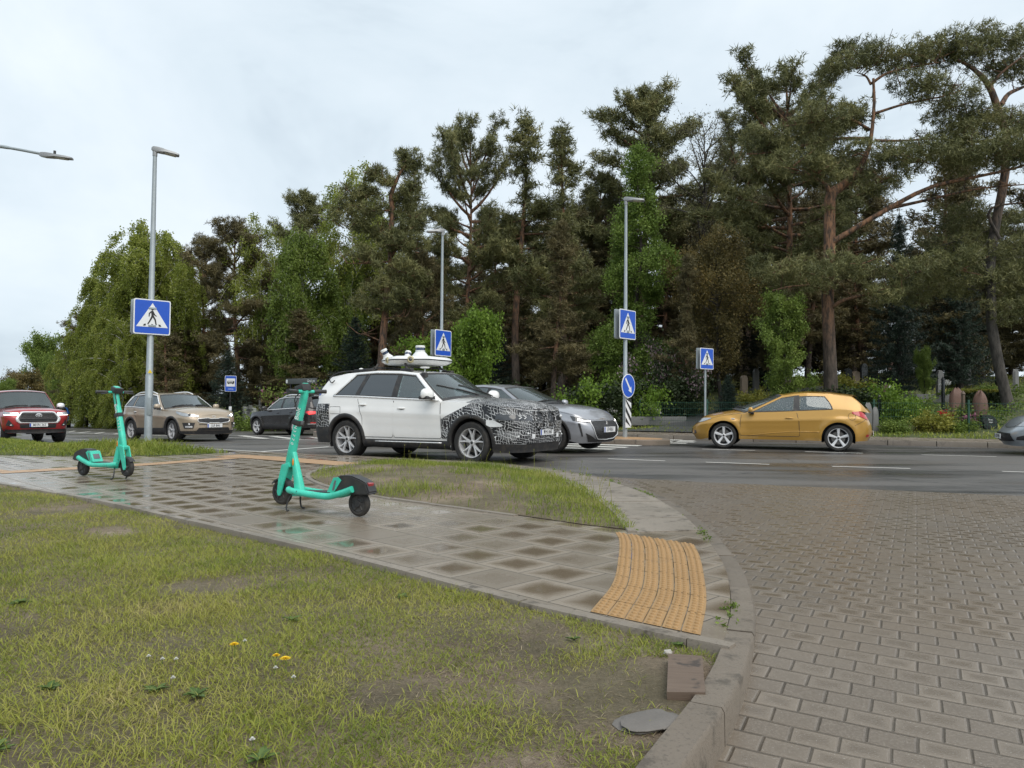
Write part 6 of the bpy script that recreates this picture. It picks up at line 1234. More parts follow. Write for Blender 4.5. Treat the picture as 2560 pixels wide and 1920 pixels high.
c.lower(); c.upper(); c.windows(); c.trim(K_CHR,.012,False); c.under(); c.interior(1); c.door(1.30,2.38,.55,None,None,(1.45,1.0),K_CHR); c.door(.46,1.27,.55,None,None,(.62,1.0),K_CHR); c.wheels(6,K_BRIGHT,'v',.265,.66,steer=R(3)); c.mirrors(2.10,1.18,K_CHR,(.14,.24,.20),yo=.16)
hl=c.both('headlight',[(c.a_front(.52),.935),(c.a_side(3.70),.955)],[(c.a_front(.50),.995),(c.a_side(3.62),1.045)],K_LENS,.012,12,4)
for o,sd in zip(hl,('left','right')): c.patch('lamp_lens',[(c.a_front(.545),.94),(c.a_front(.72),.95)],[(c.a_front(.545),.985),(c.a_front(.72),1.0)],K_HL,.018,6,2,sd,o); c.patch('lamp_strip',[(c.a_front(.54),.915),(c.a_side(3.75),.925)],[(c.a_front(.54),.935),(c.a_side(3.75),.945)],K_DRL,.016,8,1,sd,o)
def gsurf(y,z,o=.05): p=c.pt(c.a_front(max(y,0)),z,o); return p
mb=MB(); mb.grid([[gsurf(y,z,.035) for z in np.linspace(.70,1.0,8)] for y in np.linspace(0,.56,10)],flip=True); mb.mirror_y(); g=mb.build('grille',K_GRILLE,r4)
mb=MB(); O=[(0,1.045),(.42,1.045),(.50,1.03),(.64,.82),(.62,.73),(.54,.655),(0,.655)]; I2=[(0,1.0),(.40,1.0),(.45,.985),(.545,.83),(.53,.75),(.48,.695),(0,.69)]
A,B=resample(O,40),resample(I2,40); mb.grid([[gsurf(*A[i],.012),gsurf(*(A[i]*.75+B[i]*.25),.060),gsurf(*(A[i]*.3+B[i]*.7),.066),gsurf(*B[i],.036)] for i in range(40)]); mb.mirror_y(); mb.build('grille_frame',K_CHR,g)
mb=MB(); 
for z in (.955,.91,.865,.80,.74): mb.tube([gsurf(y,z,.048) for y in np.linspace(0,.50,6)],.012,5)
mb.mirror_y(); mb.build('grille_bars',K_BLACK,g)
em=MB(); M=frame(gsurf(0,.915,.075),(0,1,0),(0,0,1)); el=lambda a,b,oy=0:[tuple(M@Vector((a*math.cos(t),b*math.sin(t)+oy,0))) for t in np.linspace(0,6.2832,28)]
em.tube(el(.085,.056),.008,6,cap=False); em.tube(el(.028,.052),.007,6,cap=False); em.tube(el(.058,.024,.022),.007,6,cap=False); em.build('maker_emblem',K_CHR,g)
c.patch('lower_intake',[(0,.50),(c.a_front(.50),.50)],[(0,.635),(c.a_front(.52),.63)],K_BLACK,.010,10,3); c.patch('lower_bumper',[(0,.32),(c.a_side(3.72),.36)],[(0,.47),(c.a_front(.6),.46),(c.a_side(3.72),.47)],K_BLACK,.02,16,4); c.both('fog_lamp',[(c.a_front(.70),.56),(c.a_front(.87),.60)],[(c.a_front(.66),.585),(c.a_front(.80),.78)],K_BLACK,.012,6,4)
c.plate('MHN 362',.60,True,off=.05); mb=MB(); 
for y in (.74,-.74): p=c.pt(c.a_front(abs(y)),.60,.015); mb.ball((p[0],y,p[2]),(.03,.08,.04),10,6)
mb.build('fog_lens',K_LENS,r4)
bed=MB(); bed.grid([[(x,y,1.12) for y in (-.8,.8)] for x in (-1.2,.3)]); bed.build('bed_cover',K_BLACK,r4)
place(r4,-16.05,25.75,137,3.085)
# ---------------------------------------------------------------- black sport utility car
r5=empty('black_car',label='dark brown black sport utility car with silver roof rails driving away to the left',cat='car')
c=Car(r5,PK,wb=2.638,fo=.87,ro=.87,W=1.84,wr=.345,sill=.28,zf=.22,zr=.30,nf=3.1,nr=3.6,Lf=.8,Lr=.55,tum=.21,arch=.06,flare=.02,
 E=[(-.87,.98),(-.78,1.08),(0,1.06),(1,1.03),(2.0,1.0),(2.6,.96),(3.1,.89),(3.4,.80),(3.51,.75)],S=[(-.87,1.0),(-.7,1.1),(1,1.12),(2.0,1.1),(2.6,1.06),(3.1,.98),(3.4,.85),(3.51,.77)],
 cowl=2.05,xA1=1.30,tailx=-.80,xC1=-.58,rail=[(-.58,1.50),(0,1.545),(.6,1.56),(1.0,1.54),(1.30,1.50)],rw=(.12,.86),seat_x=1.3,rbow=.06,
 wins=[dict(b=(1.0,1.97),t=(.98,1.38)),dict(b=(.12,.93),t=(.12,.93)),dict(b=(-.48,.06),t=(-.38,.06),mc=.22)],posts=[(.92,1.01,.92,.99)],wipers=[(-.7,.0,.06,.10),(.1,.75,.06,.10)])
c.lower(); c.upper(); c.windows(); c.trim(K_CHR,.02); c.under(); c.interior(1); c.cladding(.07); c.door(.96,2.08,.42,None,None,(1.15,.90)); c.door(.42,.93,.42,.2,.93,(.30,.92)); c.wheels(5,K_BRIGHT,'five',.215,.70); c.mirrors(1.92,1.03,PK,(.12,.20,.15),yo=.12); c.rails(-.40,1.15,K_CHR,.045,r=.018)
for o,sd in zip(c.both('tail_light',[(c.a_side(-.62),.90),(c.a_side(-.74),.80),(c.a_rear(.48),.85)],[(c.a_side(-.62),.94),(c.a_side(-.74),.97),(c.a_rear(.48),.95)],K_RED,.012,10,4),('left','right')): c.patch('brake_lamp',[(c.a_side(-.72),.835),(c.a_rear(.62),.85)],[(c.a_side(-.70),.935),(c.a_rear(.60),.935)],K_REDL,.018,5,2,sd,o)
b=MB(); b.box((c.xC1-.09,0,c.gz(c.xC1,1)-.005),(.03,.36,.03)); b.build('high_brake_lamp',K_REDL,r5); sp=MB(); sp.box((c.xC1-.03,0,c.gz(c.xC1,1)+.02),(.22,1.15,.045),bev=.018); sp.build('roof_spoiler',PK,r5)
c.patch('rear_trim',[(c.a_rear(.85),.44),(c.n-1,.44)],[(c.a_rear(.85),.46),(c.n-1,.46)],K_CHR,.02,10,1); c.both('reflector',[(c.a_rear(.78),.47),(c.a_rear(.55),.47)],[(c.a_rear(.78),.52),(c.a_rear(.55),.52)],K_RED,.02,4,1); c.patch('rear_lower_bumper',[(c.a_side(-.43),.30),(c.n-1,.30)],[(c.a_side(-.43),.43),(c.n-1,.43)],K_BLACK,.012,16,3); c.plate('LPV 518',.70,False,off=.03)
mb=MB(); mb.ball((c.pt(c.n-1,.86,.01)[0],0,.86),(.02,.07,.07),12,8); mb.build('maker_emblem',K_CHR,r5)
ro=MB()
for sg in (1,-1): ro.tube(spline([(1.0,.42*sg,1.66),(.4,.45*sg,1.70),(-.3,.42*sg,1.67)],14),.03,6)
for x in (.85,-.1): ro.tube([(x,-.68,1.625),(x,.68,1.625)],.022,6)
ro.build('roof_rack',K_BLACK,r5)
place(r5,-10.05,32.75,-52,2.638)
# ---------------------------------------------------------------- pale silver car leaving the photo on the right
r6=empty('pale_silver_car',label='pale silver car at the right edge of the photo with only its nose in view',cat='car')
c=Car(r6,PS2,wb=2.70,fo=.95,ro=1.05,W=1.80,wr=.325,sill=.24,zf=.19,zr=.26,nf=2.6,nr=3.2,Lf=.95,Lr=.7,tum=.23,arch=.058,flare=.018,lean_f=(.08,-.02,0,.16),
 E=[(-1.05,.95),(-.8,1.0),(0,.99),(1.2,.96),(2.1,.93),(2.7,.88),(3.2,.79),(3.5,.68),(3.65,.61)],S=[(-1.05,.98),(-.7,1.06),(1,1.05),(2.1,1.0),(2.7,.97),(3.2,.88),(3.5,.74),(3.65,.63)],
 cowl=2.15,xA1=1.30,tailx=-.70,xC1=-.25,rail=[(-.25,1.34),(.3,1.40),(.8,1.42),(1.3,1.36)],rw=(.2,.85),seat_x=1.3,
 wins=[dict(b=(1.0,2.0),t=(.98,1.40)),dict(b=(.0,.93),t=(.1,.93))],posts=[(.92,1.01,.92,.99)],wipers=[(-.7,.0,.06,.10)])
c.lower(); c.upper(); c.windows(); c.under(); c.interior(1); c.door(.95,2.2,.36,None,None,(1.1,.82)); c.wheels(5,K_BRIGHT,'five',.205,.70); c.mirrors(2.0,.97,PS2)
c.both('headlight',[(c.a_front(.42),.64),(c.a_side(3.28),.66),(c.a_side(2.98),.80)],[(c.a_front(.42),.70),(c.a_side(3.28),.78),(c.a_side(2.95),.83)],K_LENS,.012,14,4); c.patch('grille',[(0,.28),(c.a_front(.60),.30)],[(0,.50),(c.a_front(.52),.48)],K_GRILLE,.012,12,4); c.patch('upper_grille',[(0,.60),(c.a_front(.40),.635)],[(0,.655),(c.a_front(.40),.675)],K_BLACK,.012,10,2)
for o,sg in zip(c.both('fog_lamp',[(c.a_front(.64),.33),(c.a_side(3.18),.33)],[(c.a_front(.66),.40),(c.a_side(3.18),.50)],K_BLACK,.012,8,4),(1,-1)):
    mb=MB(); p=c.pt(c.a_side(3.27),.39,.016); mb.ball((p[0],p[1]*sg,p[2]),(.12,.06,.11),12,8); mb.build('fog_lens',K_CHR,o)
c.plate('KTR 904',.40,True)
place(r6,12.55,18.05,-70,2.70,z=-.035)
# ---------------------------------------------------------------- far blue car
r7=empty('blue_car',label='small bright blue car far down the road beside the red pickup',cat='car')
c=Car(r7,PBL,wb=2.6,fo=.85,ro=.8,W=1.80,wr=.33,sill=.27,zf=.22,zr=.28,nf=3.1,nr=3.6,Lf=.8,Lr=.5,tum=.2,arch=.06,
 E=[(-.8,.95),(-.7,1.04),(0,1.03),(1,1.0),(2.0,.97),(2.6,.93),(3.1,.85),(3.45,.72)],S=[(-.8,.97),(-.6,1.06),(1,1.08),(2.0,1.05),(2.6,1.02),(3.1,.93),(3.45,.74)],cowl=2.0,xA1=1.25,tailx=-.72,xC1=-.50,rail=[(-.5,1.46),(.3,1.53),(.8,1.54),(1.25,1.48)],rw=(.1,.88),seat_x=1.2,
 wins=[dict(b=(.95,1.9),t=(.93,1.32)),dict(b=(.0,.88),t=(.1,.88))],posts=[(.87,.96,.87,.94)],wipers=[(-.7,.0,.06,.10)])
c.lower(); c.upper(); c.windows(); c.under(); c.cladding(.06); c.wheels(5,K_ALLOY,'five',.215,.7); c.both('tail_light',[(c.a_side(-.6),.86),(c.a_rear(.5),.84)],[(c.a_side(-.6),1.0),(c.a_rear(.5),.96)],K_RED,.012,8,3); c.plate('KHA 731',.62,False); c.patch('rear_lower_bumper',[(c.a_side(-.42),.28),(c.n-1,.28)],[(c.a_side(-.42),.50),(c.n-1,.50)],K_BLACK,.012,12,3)
place(r7,-34.6,58.5,-31,2.6)
# motor scooter rider beside the blue car
def rider(x,y,b):
    z=float(zroad(x,y)); e=empty('motor_scooter',(x,y,z),R(90-b),'dark motor scooter ridden beside the far blue car','scooter'); mb=MB()
    mb.box((-.35,0,.62),(.62,.28,.22),bev=.08); mb.box((.05,0,.34),(.5,.26,.08),bev=.03); mb.box((.42,0,.62),(.10,.30,.62),Matrix.Rotation(R(-15),3,'Y'),bev=.04); mb.tube([(.62,0,.25),(.48,0,.95)],.03,6); mb.tube([(.46,-.3,1.0),(.46,.3,1.0)],.016,6); mb.build('body',K_BLACK,e)
    for x_ in (-.55,.65):
        w_=MB().lathe([(.14,-.05),(.24,-.05),(.26,0),(.24,.05),(.14,.05)],(x_,0,.26),'y',24); w_.build('wheel',K_RUB,e)
    d=fwd(b); person('person',(x-d.x*.30,y-d.y*.30,z+.68),R(90-b),'person in black with a white helmet riding beside the far blue car',SKIN,simple('black jacket',(.012,.012,.014),.7),HAIR,'ride',hatm=simple('white helmet shell',(.7,.7,.68),.25,coat=.6))
rider(-50.4,88.0,-30)
# ================================================================ SCOOTERS
def m_mint():
    s=SN('mint green enamel'); mp=s.n('ShaderNodeMapping'); s.put(mp.inputs[0],s.obj()); mp.inputs['Scale'].default_value=(1,1,.35); a=s.noise(34,5,.75,vec=mp.outputs[0]); b=s.noise(6,3)
    c=s.mix(s.ss(b,.3,.7),(.040,.50,.36),(.055,.61,.45)); c=s.mix(s.m('MULTIPLY',s.ss(a,.60,.66),s.ss(s.noise(4.5,3),.42,.6)),c,(.02,.075,.06)); c=s.mix(s.m('MULTIPLY',s.ss(s.noise(14,5,.7),.5,.75),.30),c,(.11,.10,.075))
    return s.done(c,s.mr(a,.4,.7,.25,.5),coat=.3)
T_=m_mint(); T_D=simple('scuffed black plastic',(.025,.026,.028),.42,var=.25,dirt=.3)
K_GREY=simple('grey plastic',(.13,.135,.15),.5); K_GALV=simple('galvanised steel',(.33,.37,.39),.42,.35,var=.22,scale=2.5,dirt=.12); K_LAMPG=simple('lamp grey casting',(.30,.31,.32),.4,.2); K_SBLUE=simple('sign blue',(.012,.085,.50),.38,var=.06); K_SWHITE=simple('sign white',(.72,.74,.76),.4,var=.04)
def scooter(fr,head,label,code,side):
    e=empty('electric_scooter',label=label,cat='scooter',group='parked rental scooters')
    def wh(name,x,z,r):
        w_=empty(name,(x,0,z)); w_.parent=e
        t=MB().lathe([(r*.66,-.026),(r*.80,-.030),(r*.94,-.022),(r,-.006),(r,.006),(r*.94,.022),(r*.80,.030),(r*.66,.026)],axis='y',n=40); t.build('tyre',K_RUB,w_,ang=30,fix=True)
        h=MB().lathe([(.0,-.034),(.03,-.034),(.036,-.022),(r*.45,-.018),(r*.62,-.024),(r*.69,-.020),(r*.69,.020),(r*.62,.024),(r*.45,.018),(.036,.022),(.03,.034),(0,.034)],axis='y',n=32)
        for k in range(5):
            a=k*1.2566; h.tube([(math.cos(a)*.03,.02,math.sin(a)*.03),(math.cos(a+.25)*r*.62,.024,math.sin(a+.25)*r*.62)],.008,5); h.tube([(math.cos(a)*.03,-.02,math.sin(a)*.03),(math.cos(a+.25)*r*.62,-.024,math.sin(a+.25)*r*.62)],.008,5)
        h.build('hub',T_D,w_,ang=40); return w_
    wh('front_wheel',1.0,.165,.127); wh('rear_wheel',0,.122,.122)
    # deck rails, mat and neck
    for sg in (1,-1):
        mb=MB(); mb.tube(spline([(.86,.055*sg,.205),(.80,.075*sg,.195),(.55,.078*sg,.178),(.36,.078*sg,.172),(.26,.080*sg,.185),(.12,.085*sg,.225),(.015,.088*sg,.262)],24),.031,10,flat=1.05); mb.build('deck_rail',T_,e,ang=50)
    mb=MB(); mb.box((.56,0,.172),(.52,.125,.045),Matrix.Rotation(R(2),3,'Y'),bev=.008); mb.build('deck',T_,e); mb=MB(); mb.box((.55,0,.2015),(.50,.15,.010),Matrix.Rotation(R(2),3,'Y'),bev=.004); mb.build('deck_mat',simple('deck grip',(.035,.04,.042),.75,bump=.4,bs=120),e)
    mb=MB()
    def sect(P,wx,wy,n=14):
        rows=[]
        for i,(x,z) in enumerate(P):
            a=wx[i]/2; b=wy[i]/2; rows.append([(x+a*math.copysign(abs(math.cos(t))**.6,math.cos(t)),b*math.copysign(abs(math.sin(t))**.6,math.sin(t)),z) for t in np.linspace(0,2*math.pi,n,endpoint=False)])
        mb.grid(rows,closed=True); mb.f+=[tuple(range(len(mb.v)-n,len(mb.v)))]; mb.mi+=[0]
    st=[(.915,.42),(.898,.50),(.868,.60),(.822,.78),(.775,.95),(.737,1.07),(.722,1.13),(.716,1.19)]; sect(st,[.075,.082,.085,.078,.072,.074,.076,.070],[.060,.070,.074,.070,.066,.064,.062,.058]); stem=mb.build('stem',T_,e,ang=50)
    mb=MB(); sect([(.765,.20),(.785,.30),(.815,.42),(.850,.56),(.872,.62)],[.105,.085,.070,.052,.03],[.085,.075,.066,.058,.05]); mb.build('neck_brace',T_,e,ang=50)
    mb=MB()
    for sg in (1,-1):
        mb.add([(.955,.052*sg,.165+.22),(.88,.052*sg,.43),(.935,.052*sg,.29),(.975,.052*sg,.155),(1.005,.052*sg,.135),(1.025,.052*sg,.16),(1.005,.052*sg,.30),(.965,.050*sg,.42)],[(1,2,3,4,5,6,7)])
    b0=len(mb.v); 
    fk=MB()
    for sg in (1,-1):
        P=[(.875,.43),(.925,.30),(.968,.165),(.985,.135),(1.012,.135),(1.025,.165),(1.008,.30),(.965,.445)]; fk.prism(P,0,.016,m=Matrix(((1,0,0,0),(0,0,1,.043*sg-.008),(0,1,0,0),(0,0,0,1))))
    fk.box((.915,0,.435),(.10,.10,.05),Matrix.Rotation(R(15),3,'Y'),bev=.012); fk.build('fork',T_,e,ang=30)
    mb=MB(); rows=[]
    for t in np.linspace(R(35),R(185),18): rows.append([(1.0+r_*math.cos(t),y,.165+r_*math.sin(t)) for y,r_ in ((-.038,.126),(-.036,.142),(0,.148),(.036,.142),(.038,.126))])
    mb.grid(rows); mb.build('front_fender',T_D,e)
    # handlebar
    mb=MB(); mb.tube([(.705,-.15,1.175),(.705,.15,1.175)],.017,10); hb=mb.build('handlebar',T_,e)
    for sg in (1,-1):
        g=MB(); g.tube([(.705,.11*sg,1.175),(.703,.14*sg,1.175),(.700,.155*sg,1.177),(.685,.25*sg,1.178),(.680,.262*sg,1.178)],[.019,.022,.0195,.0195,.021],12); g.build('grip',T_D,hb); l=MB(); l.tube(spline([(.725,.13*sg,1.165),(.755,.17*sg,1.158),(.760,.24*sg,1.15)],10),.008,6); l.build('brake_lever',T_D,hb)
    mb=MB(); mb.box((.740,0,1.205),(.115,.12,.075),Matrix.Rotation(R(18),3,'Y'),bev=.014); dp=mb.build('display',T_D,e); mb=MB(); mb.box((.735,.0,1.245),(.07,.07,.012),Matrix.Rotation(R(18),3,'Y'),bev=.004); mb.build('display_cap',T_,dp)
    hc=MB(); hc.tube(spline([(.74,.03,1.17),(.80,.05,1.10),(.79,.03,1.0),(.775,.02,.95)],14),.006,5); hc.tube(spline([(.74,-.03,1.17),(.79,-.05,1.10),(.785,-.03,1.02),(.775,-.02,.95)],14),.006,5); hc.build('brake_cable',T_D,e)
    # rear box with battery
    def boxprof(P,y0,y1): 
        m_=MB(); m_.prism(P,y0,y1,m=Matrix(((1,0,0,0),(0,0,1,0),(0,1,0,0),(0,0,0,1)))); return m_
    m_=boxprof([(.30,.215),(.225,.36),(.205,.378),(.06,.385),(-.06,.352),(-.125,.325),(-.165,.235),(-.155,.215),(.02,.205)],-.068,.068); bm=bmesh.new(); me_=bpy.data.meshes.new('t'); me_.from_pydata(m_.v,[],m_.f); bm.from_mesh(me_); bpy.data.meshes.remove(me_); bmesh.ops.recalc_face_normals(bm,faces=bm.faces); bmesh.ops.bevel(bm,geom=bm.edges[:],offset=.012,segments=2,affect='EDGES'); m_=MB(); m_.bm(bm); m_.build('battery_cover',T_D,e,ang=30)
    m_=boxprof([(.345,.205),(.262,.355),(.205,.362),(.165,.335),(.262,.205)],-.073,.073); m_.build('footrest_panel',T_,e,smooth=False)
    for sg in (1,-1):
        m_=MB(); m_.prism([(.252,.235),(.275,.235),(.246,.33),(.225,.33)],0,.004,m=Matrix(((1,0,0,0),(0,0,1,.0735*sg-.002),(0,1,0,0),(0,0,0,1)))); m_.build('panel_slot',K_GREY,e,smooth=False)
    m_=MB(); m_.box((.302,0,.285),(.006,.09,.075),Matrix.Rotation(R(-31),3,'Y'),bev=.002); m_.build('panel_label',K_GREY,e)
    m_=MB(); m_.box((-.128,0,.305),(.03,.075,.038),Matrix.Rotation(R(-20),3,'Y'),bev=.008); m_.build('tail_light',simple('dim red lamp',(.30,.012,.015),.2,coat=.8),e)
    for sg in (1,-1):
        m_=MB(); m_.ball((.825,.037*sg,.475),(.022,.012,.075),10,8); m_.build('reflector',K_AMB,e); k=MB(); k.tube(spline([(.80,.05*sg,.165),(.83,.075*sg,.125),(.845,.095*sg,.045),(.83,.105*sg,.008),(.80,.11*sg,.008)],14),.0085,6); k.build('kickstand',T_D,e)
    m_=MB(); m_.box((.795,0,.865),(.094,.080,.055),Matrix.Rotation(R(-14),3,'Y'),bev=.008); m_.box((.752,0,.866),(.02,.035,.038),Matrix.Rotation(R(-14),3,'Y'),bev=.004,mi=1); m_.build('lock_strap',[T_D,K_GREY],e)
    up=Vector((.737-.868,0,1.07-.60)).normalized(); fw=Vector((1,0,0)); fw=(fw-up*fw.dot(up)).normalized(); t=MB()
    for sg in (1,-1):
        def pos(z): return Vector((float(np.interp(z,[.60,.78,.95,1.07],[.868,.822,.775,.737])),.0385*sg,z))
        if sg>0: M=frame(pos(.955)+Vector((0,-.004,0)),up,fw)
        else: M=frame(pos(.955)+Vector((0,.004,0)),-up,fw)
        put_text(t,'Bolt',.075,M,1.,bold=.012); 
        M=frame(pos(.745)+Vector((0,-.0015*sg,0)),-up,-fw if sg>0 else fw)
        for i,ch in enumerate(code): put_text(t,ch,.050,M@Matrix.Translation(((i-2)*.043,0.012,0)),1.,bold=.010)
    for sg in (1,-1):
        q=MB(); n=len(t.v)//2; q.v=t.v[:n] if sg>0 else t.v[n:]; fl=[f for f in t.f if (f[0]<n)==(sg>0)]; q.f=[tuple(i-(0 if sg>0 else n) for i in f) for f in fl]; q.mi=[0]*len(q.f); q.build('stem_lettering',K_WTXT,stem,smooth=False)
    d=fwd(head); e.location=(fr[0]-d.x,fr[1]-d.y,.004); e.rotation_euler=(0,0,R(90-head)); return e
s1=scooter((-2.30,7.76),-60.7,'nearer mint green rental scooter standing left of the white car','N3770',1); s2=scooter((-5.16,10.36),120,'farther mint green rental scooter in front of the left crossing sign pole','V2637',-1)
# ================================================================ SIGNS AND LAMPS
def cap2(p,q,w,w2=None,n=7):
    p,q=Vector(p),Vector(q); d=(q-p).normalized(); a0=math.atan2(d.y,d.x); w2=w2 or w
    return [(q.x+w2*math.cos(a0+t),q.y+w2*math.sin(a0+t)) for t in np.linspace(-math.pi/2,math.pi/2,n)]+[(p.x+w*math.cos(a0+t),p.y+w*math.sin(a0+t)) for t in np.linspace(math.pi/2,1.5*math.pi,n)]
def rrect(w,h,r,n=5): return [(sx*(w/2-r)+r*math.cos(t),sy*(h/2-r)+r*math.sin(t)) for sx,sy,t0 in ((1,1,0),(-1,1,math.pi/2),(-1,-1,math.pi),(1,-1,1.5*math.pi)) for t in np.linspace(t0,t0+math.pi/2,n)]
def plate_(name,poly,z0,z1,M,m,parent): mb=MB(); mb.prism(poly,z0,z1,m=M); return mb.build(name,m,parent,smooth=False)
def crossing_sign(parent,z,s,ang,back=True,name='crossing_sign',r=.05):
    """square pedestrian crossing sign; ang: direction (in the parent's frame, degrees from +x) the face looks."""
    f=Vector((math.cos(R(ang)),math.sin(R(ang)),0)); M=frame(f*(r+.03)+Vector((0,0,z)),(-f.y,f.x,0),(0,0,1)); e=empty(name); e.parent=parent
    plate_('sign_rim',rrect(s,s,.05*s),-.02,0,M,K_SWHITE,e); plate_('sign_face',rrect(s*.94,s*.94,.04*s),0,.003,M,K_SBLUE,e)
    plate_('sign_triangle',[(-.43*s,-.29*s),(.43*s,-.29*s),(0,.40*s)],.003,.006,M,K_SWHITE,e); mb=MB(); k=s
    P=[[(.035*math.cos(t)*k,(.225+.040*math.sin(t))*k) for t in np.linspace(0,2*math.pi,16,endpoint=False)]]
    for a,b,w,w2 in (((0,.145),(.005,.03),.036,.032),((-.02,.16),(-.085,.095),.018,.017),((-.085,.095),(-.09,.02),.016,.015),((.02,.14),(.06,.06),.017,.016),((.06,.06),(.105,.03),.015,.013),((.0,.03),(-.05,-.085),.026,.020),((-.05,-.085),(-.115,-.20),.020,.016),((.012,.03),(.075,-.07),.026,.020),((.075,-.07),(.105,-.21),.020,.016)): P.append(cap2((a[0]*k,a[1]*k),(b[0]*k,b[1]*k),w*k,w2*k))
    for i,p in enumerate(P): mb.prism(p,.006,.008+.0003*i,m=M)
    for x in (-.24,0,.24): mb.prism([((x-.035-x*.1)*k,-.262*k),((x+.035-x*.1)*k,-.262*k),((x*.80+.025)*k,-.205*k),((x*.80-.025)*k,-.205*k)],.006,.0088,m=M)
    mb.build('pictogram',K_INK,e,smooth=False)
    if back: M2=frame(-f*(r+.03)+Vector((0,0,z)),(-f.y,f.x,0),(0,0,1)); plate_('rear_sign',rrect(s,s,.05*s),-.035,.012,M2,K_GALV,e)
    b=MB(); 
    for dz in (-.25,.25): b.box((0,0,z+dz*s),(2*r+.10,2*r+.03,.045),Matrix.Rotation(R(ang),3,'Z'),bev=.005)
    b.build('sign_bracket',K_GALV,e); return e
def lamp_head(parent,z,ang,tilt=8,L=.54,sc=1.,x0=0.):
    M=Matrix.Translation((0,0,z))@Matrix.Rotation(R(ang),4,'Z')@Matrix.Rotation(R(tilt),4,'Y'); e=empty('lamp_head'); e.parent=parent
    mb=MB(); rows=[]
    for t,wd,h0,h1 in ((-.10,.05,-.02,.03),(-.06,.11,-.05,.06),(.06,.14,-.06,.07),(.22,.20,-.045,.06),(.30,.25,-.03,.045),(.55,.25,-.025,.035),(.66,.21,-.02,.025),(.68,.14,-.012,.015)):
        t=t*L/.68+x0; rows.append([(t,-wd/2,h0*.6),(t,-wd/2*.8,h1),(t,0,h1+.012),(t,wd/2*.8,h1),(t,wd/2,h0*.6),(t,wd/2*.85,h0),(t,-wd/2*.85,h0)])
    mb.grid(rows,closed=True); n=7; mb.f+=[tuple(range(n)),tuple(range(len(mb.v)-n,len(mb.v)))[::-1]]; mb.mi+=[0,0]; mb.v=[tuple(M@Vector(p)) for p in mb.v]; o=mb.build('housing',K_LAMPG,e,ang=35,fix=True)
    g=MB(); g.box((x0+.44*L/.68,0,-.034),(.24,.19,.008)); g.v=[tuple(M@Vector(p)) for p in g.v]; g.build('lamp_glass',simple('pale lamp glass',(.55,.52,.45),.2),e); f=MB(); f.tube([(0,0,z-.16),(0,0,z-.02)],.055,12); f.build('pole_socket',K_LAMPG,e); return e
def street_lamp(x,y,zb,H,label,heads,rz=0,r0_=.085,r1_=.05,lean=0.):
    e=empty('street_lamp',(x,y,zb),rz,label,'street lamp','street lamps at the crossing'); e.rotation_euler=(0,R(lean),rz)
    mb=MB(); mb.tube([(0,0,-.1),(0,0,1.9),(0,0,1.92),(0,0,H-.12)],[r0_*1.12,r0_*1.12,r0_,r1_],20,flat=1); mb.build('pole',K_GALV,e,ang=30)
    b=MB(); b.box((r0_*.55,-r0_*.9,1.15),(.10,.05,.42),bev=.006); b.build('service_door',K_GALV,e)
    for a,t in heads: lamp_head(e,H,a,t)
    return e
def face(x,y,b): return 90-b
zl=float(zverge(np.array([-8.64]),np.array([18.3]))[0])
A=street_lamp(-8.64,18.3,zl,7.30,'tall lamp post at the left with the largest blue crossing sign',[(20,9)],0,.078,.045,lean=.35); crossing_sign(A,3.03-zl,.83,90-138,r=.07)
m_=MB(); M=frame((.055,-.10,1.98),(.87,.5,0),(0,0,1)); m_.prism([(-.05,-.045),(.05,-.045),(0,.045)],.012,.016,m=M); w_=m_.build('warning_sticker',simple('yellow sticker',(.70,.50,.02),.4),A,smooth=False)
B=street_lamp(-2.37,25.7,-.05,6.85,'lamp post behind the white car with a blue crossing sign above its roof sensors',[(195,7)],0,.058,.04); crossing_sign(B,3.07,.87,90-123)
D=street_lamp(3.32,22.55,.075,7.0,'lamp post on the traffic island with crossing sign, round arrow and striped panel',[(-15,7)],0,.060,.04); crossing_sign(D,3.30,.86,90-131)
f=Vector((math.cos(R(-41)),math.sin(R(-41)),0)); M=frame(f*.115+Vector((0,0,1.50)),(-f.y,f.x,0),(0,0,1)); rs=empty('arrow_sign'); rs.parent=D; ci=lambda r:[(r*math.cos(t),r*math.sin(t)) for t in np.linspace(0,2*math.pi,40,endpoint=False)]
plate_('sign_rim',ci(.35),-.015,0,M,K_SWHITE,rs); plate_('sign_face',ci(.325),0,.003,M,K_SBLUE,rs); a=MB(); rot=lambda P:[(x*math.cos(R(-52))-y*math.sin(R(-52)),x*math.sin(R(-52))+y*math.cos(R(-52))) for x,y in P]
a.prism(rot([(-.27,-.032),(.10,-.032),(.10,-.095),(.26,0),(.10,.095),(.10,.032),(-.27,.032)]),.003,.006,m=M); a.build('arrow',K_SWHITE,rs,smooth=False)
M=frame(f*.115+Vector((0,0,.70)),(-f.y,f.x,0),(0,0,1)); pn=empty('marker_panel'); pn.parent=D; plate_('panel_back',[(-.15,-.42),(.15,-.42),(.15,.42),(-.15,.42)],-.012,0,M,K_SWHITE,pn)
for k in range(4):
    y0=-.50+k*.30; q=[(-.15,y0+.26),(.15,y0-.10),(.15,y0+.04),(-.15,y0+.40)]; q=[(x,min(.42,max(-.42,y))) for x,y in q]
    if max(p[1] for p in q)-min(p[1] for p in q)>.05: plate_('panel_stripe',q,0,.003,M,K_INK,pn)
G=empty('sign_post',(6.42,25.55,.1),0,'small blue crossing sign on a thin post above the yellow car bonnet','road sign'); mb=MB(); mb.tube([(0,0,-.1),(0,0,2.72)],.035,12); mb.build('pole',K_GALV,G); crossing_sign(G,2.46,.70,90-141,r=.04)
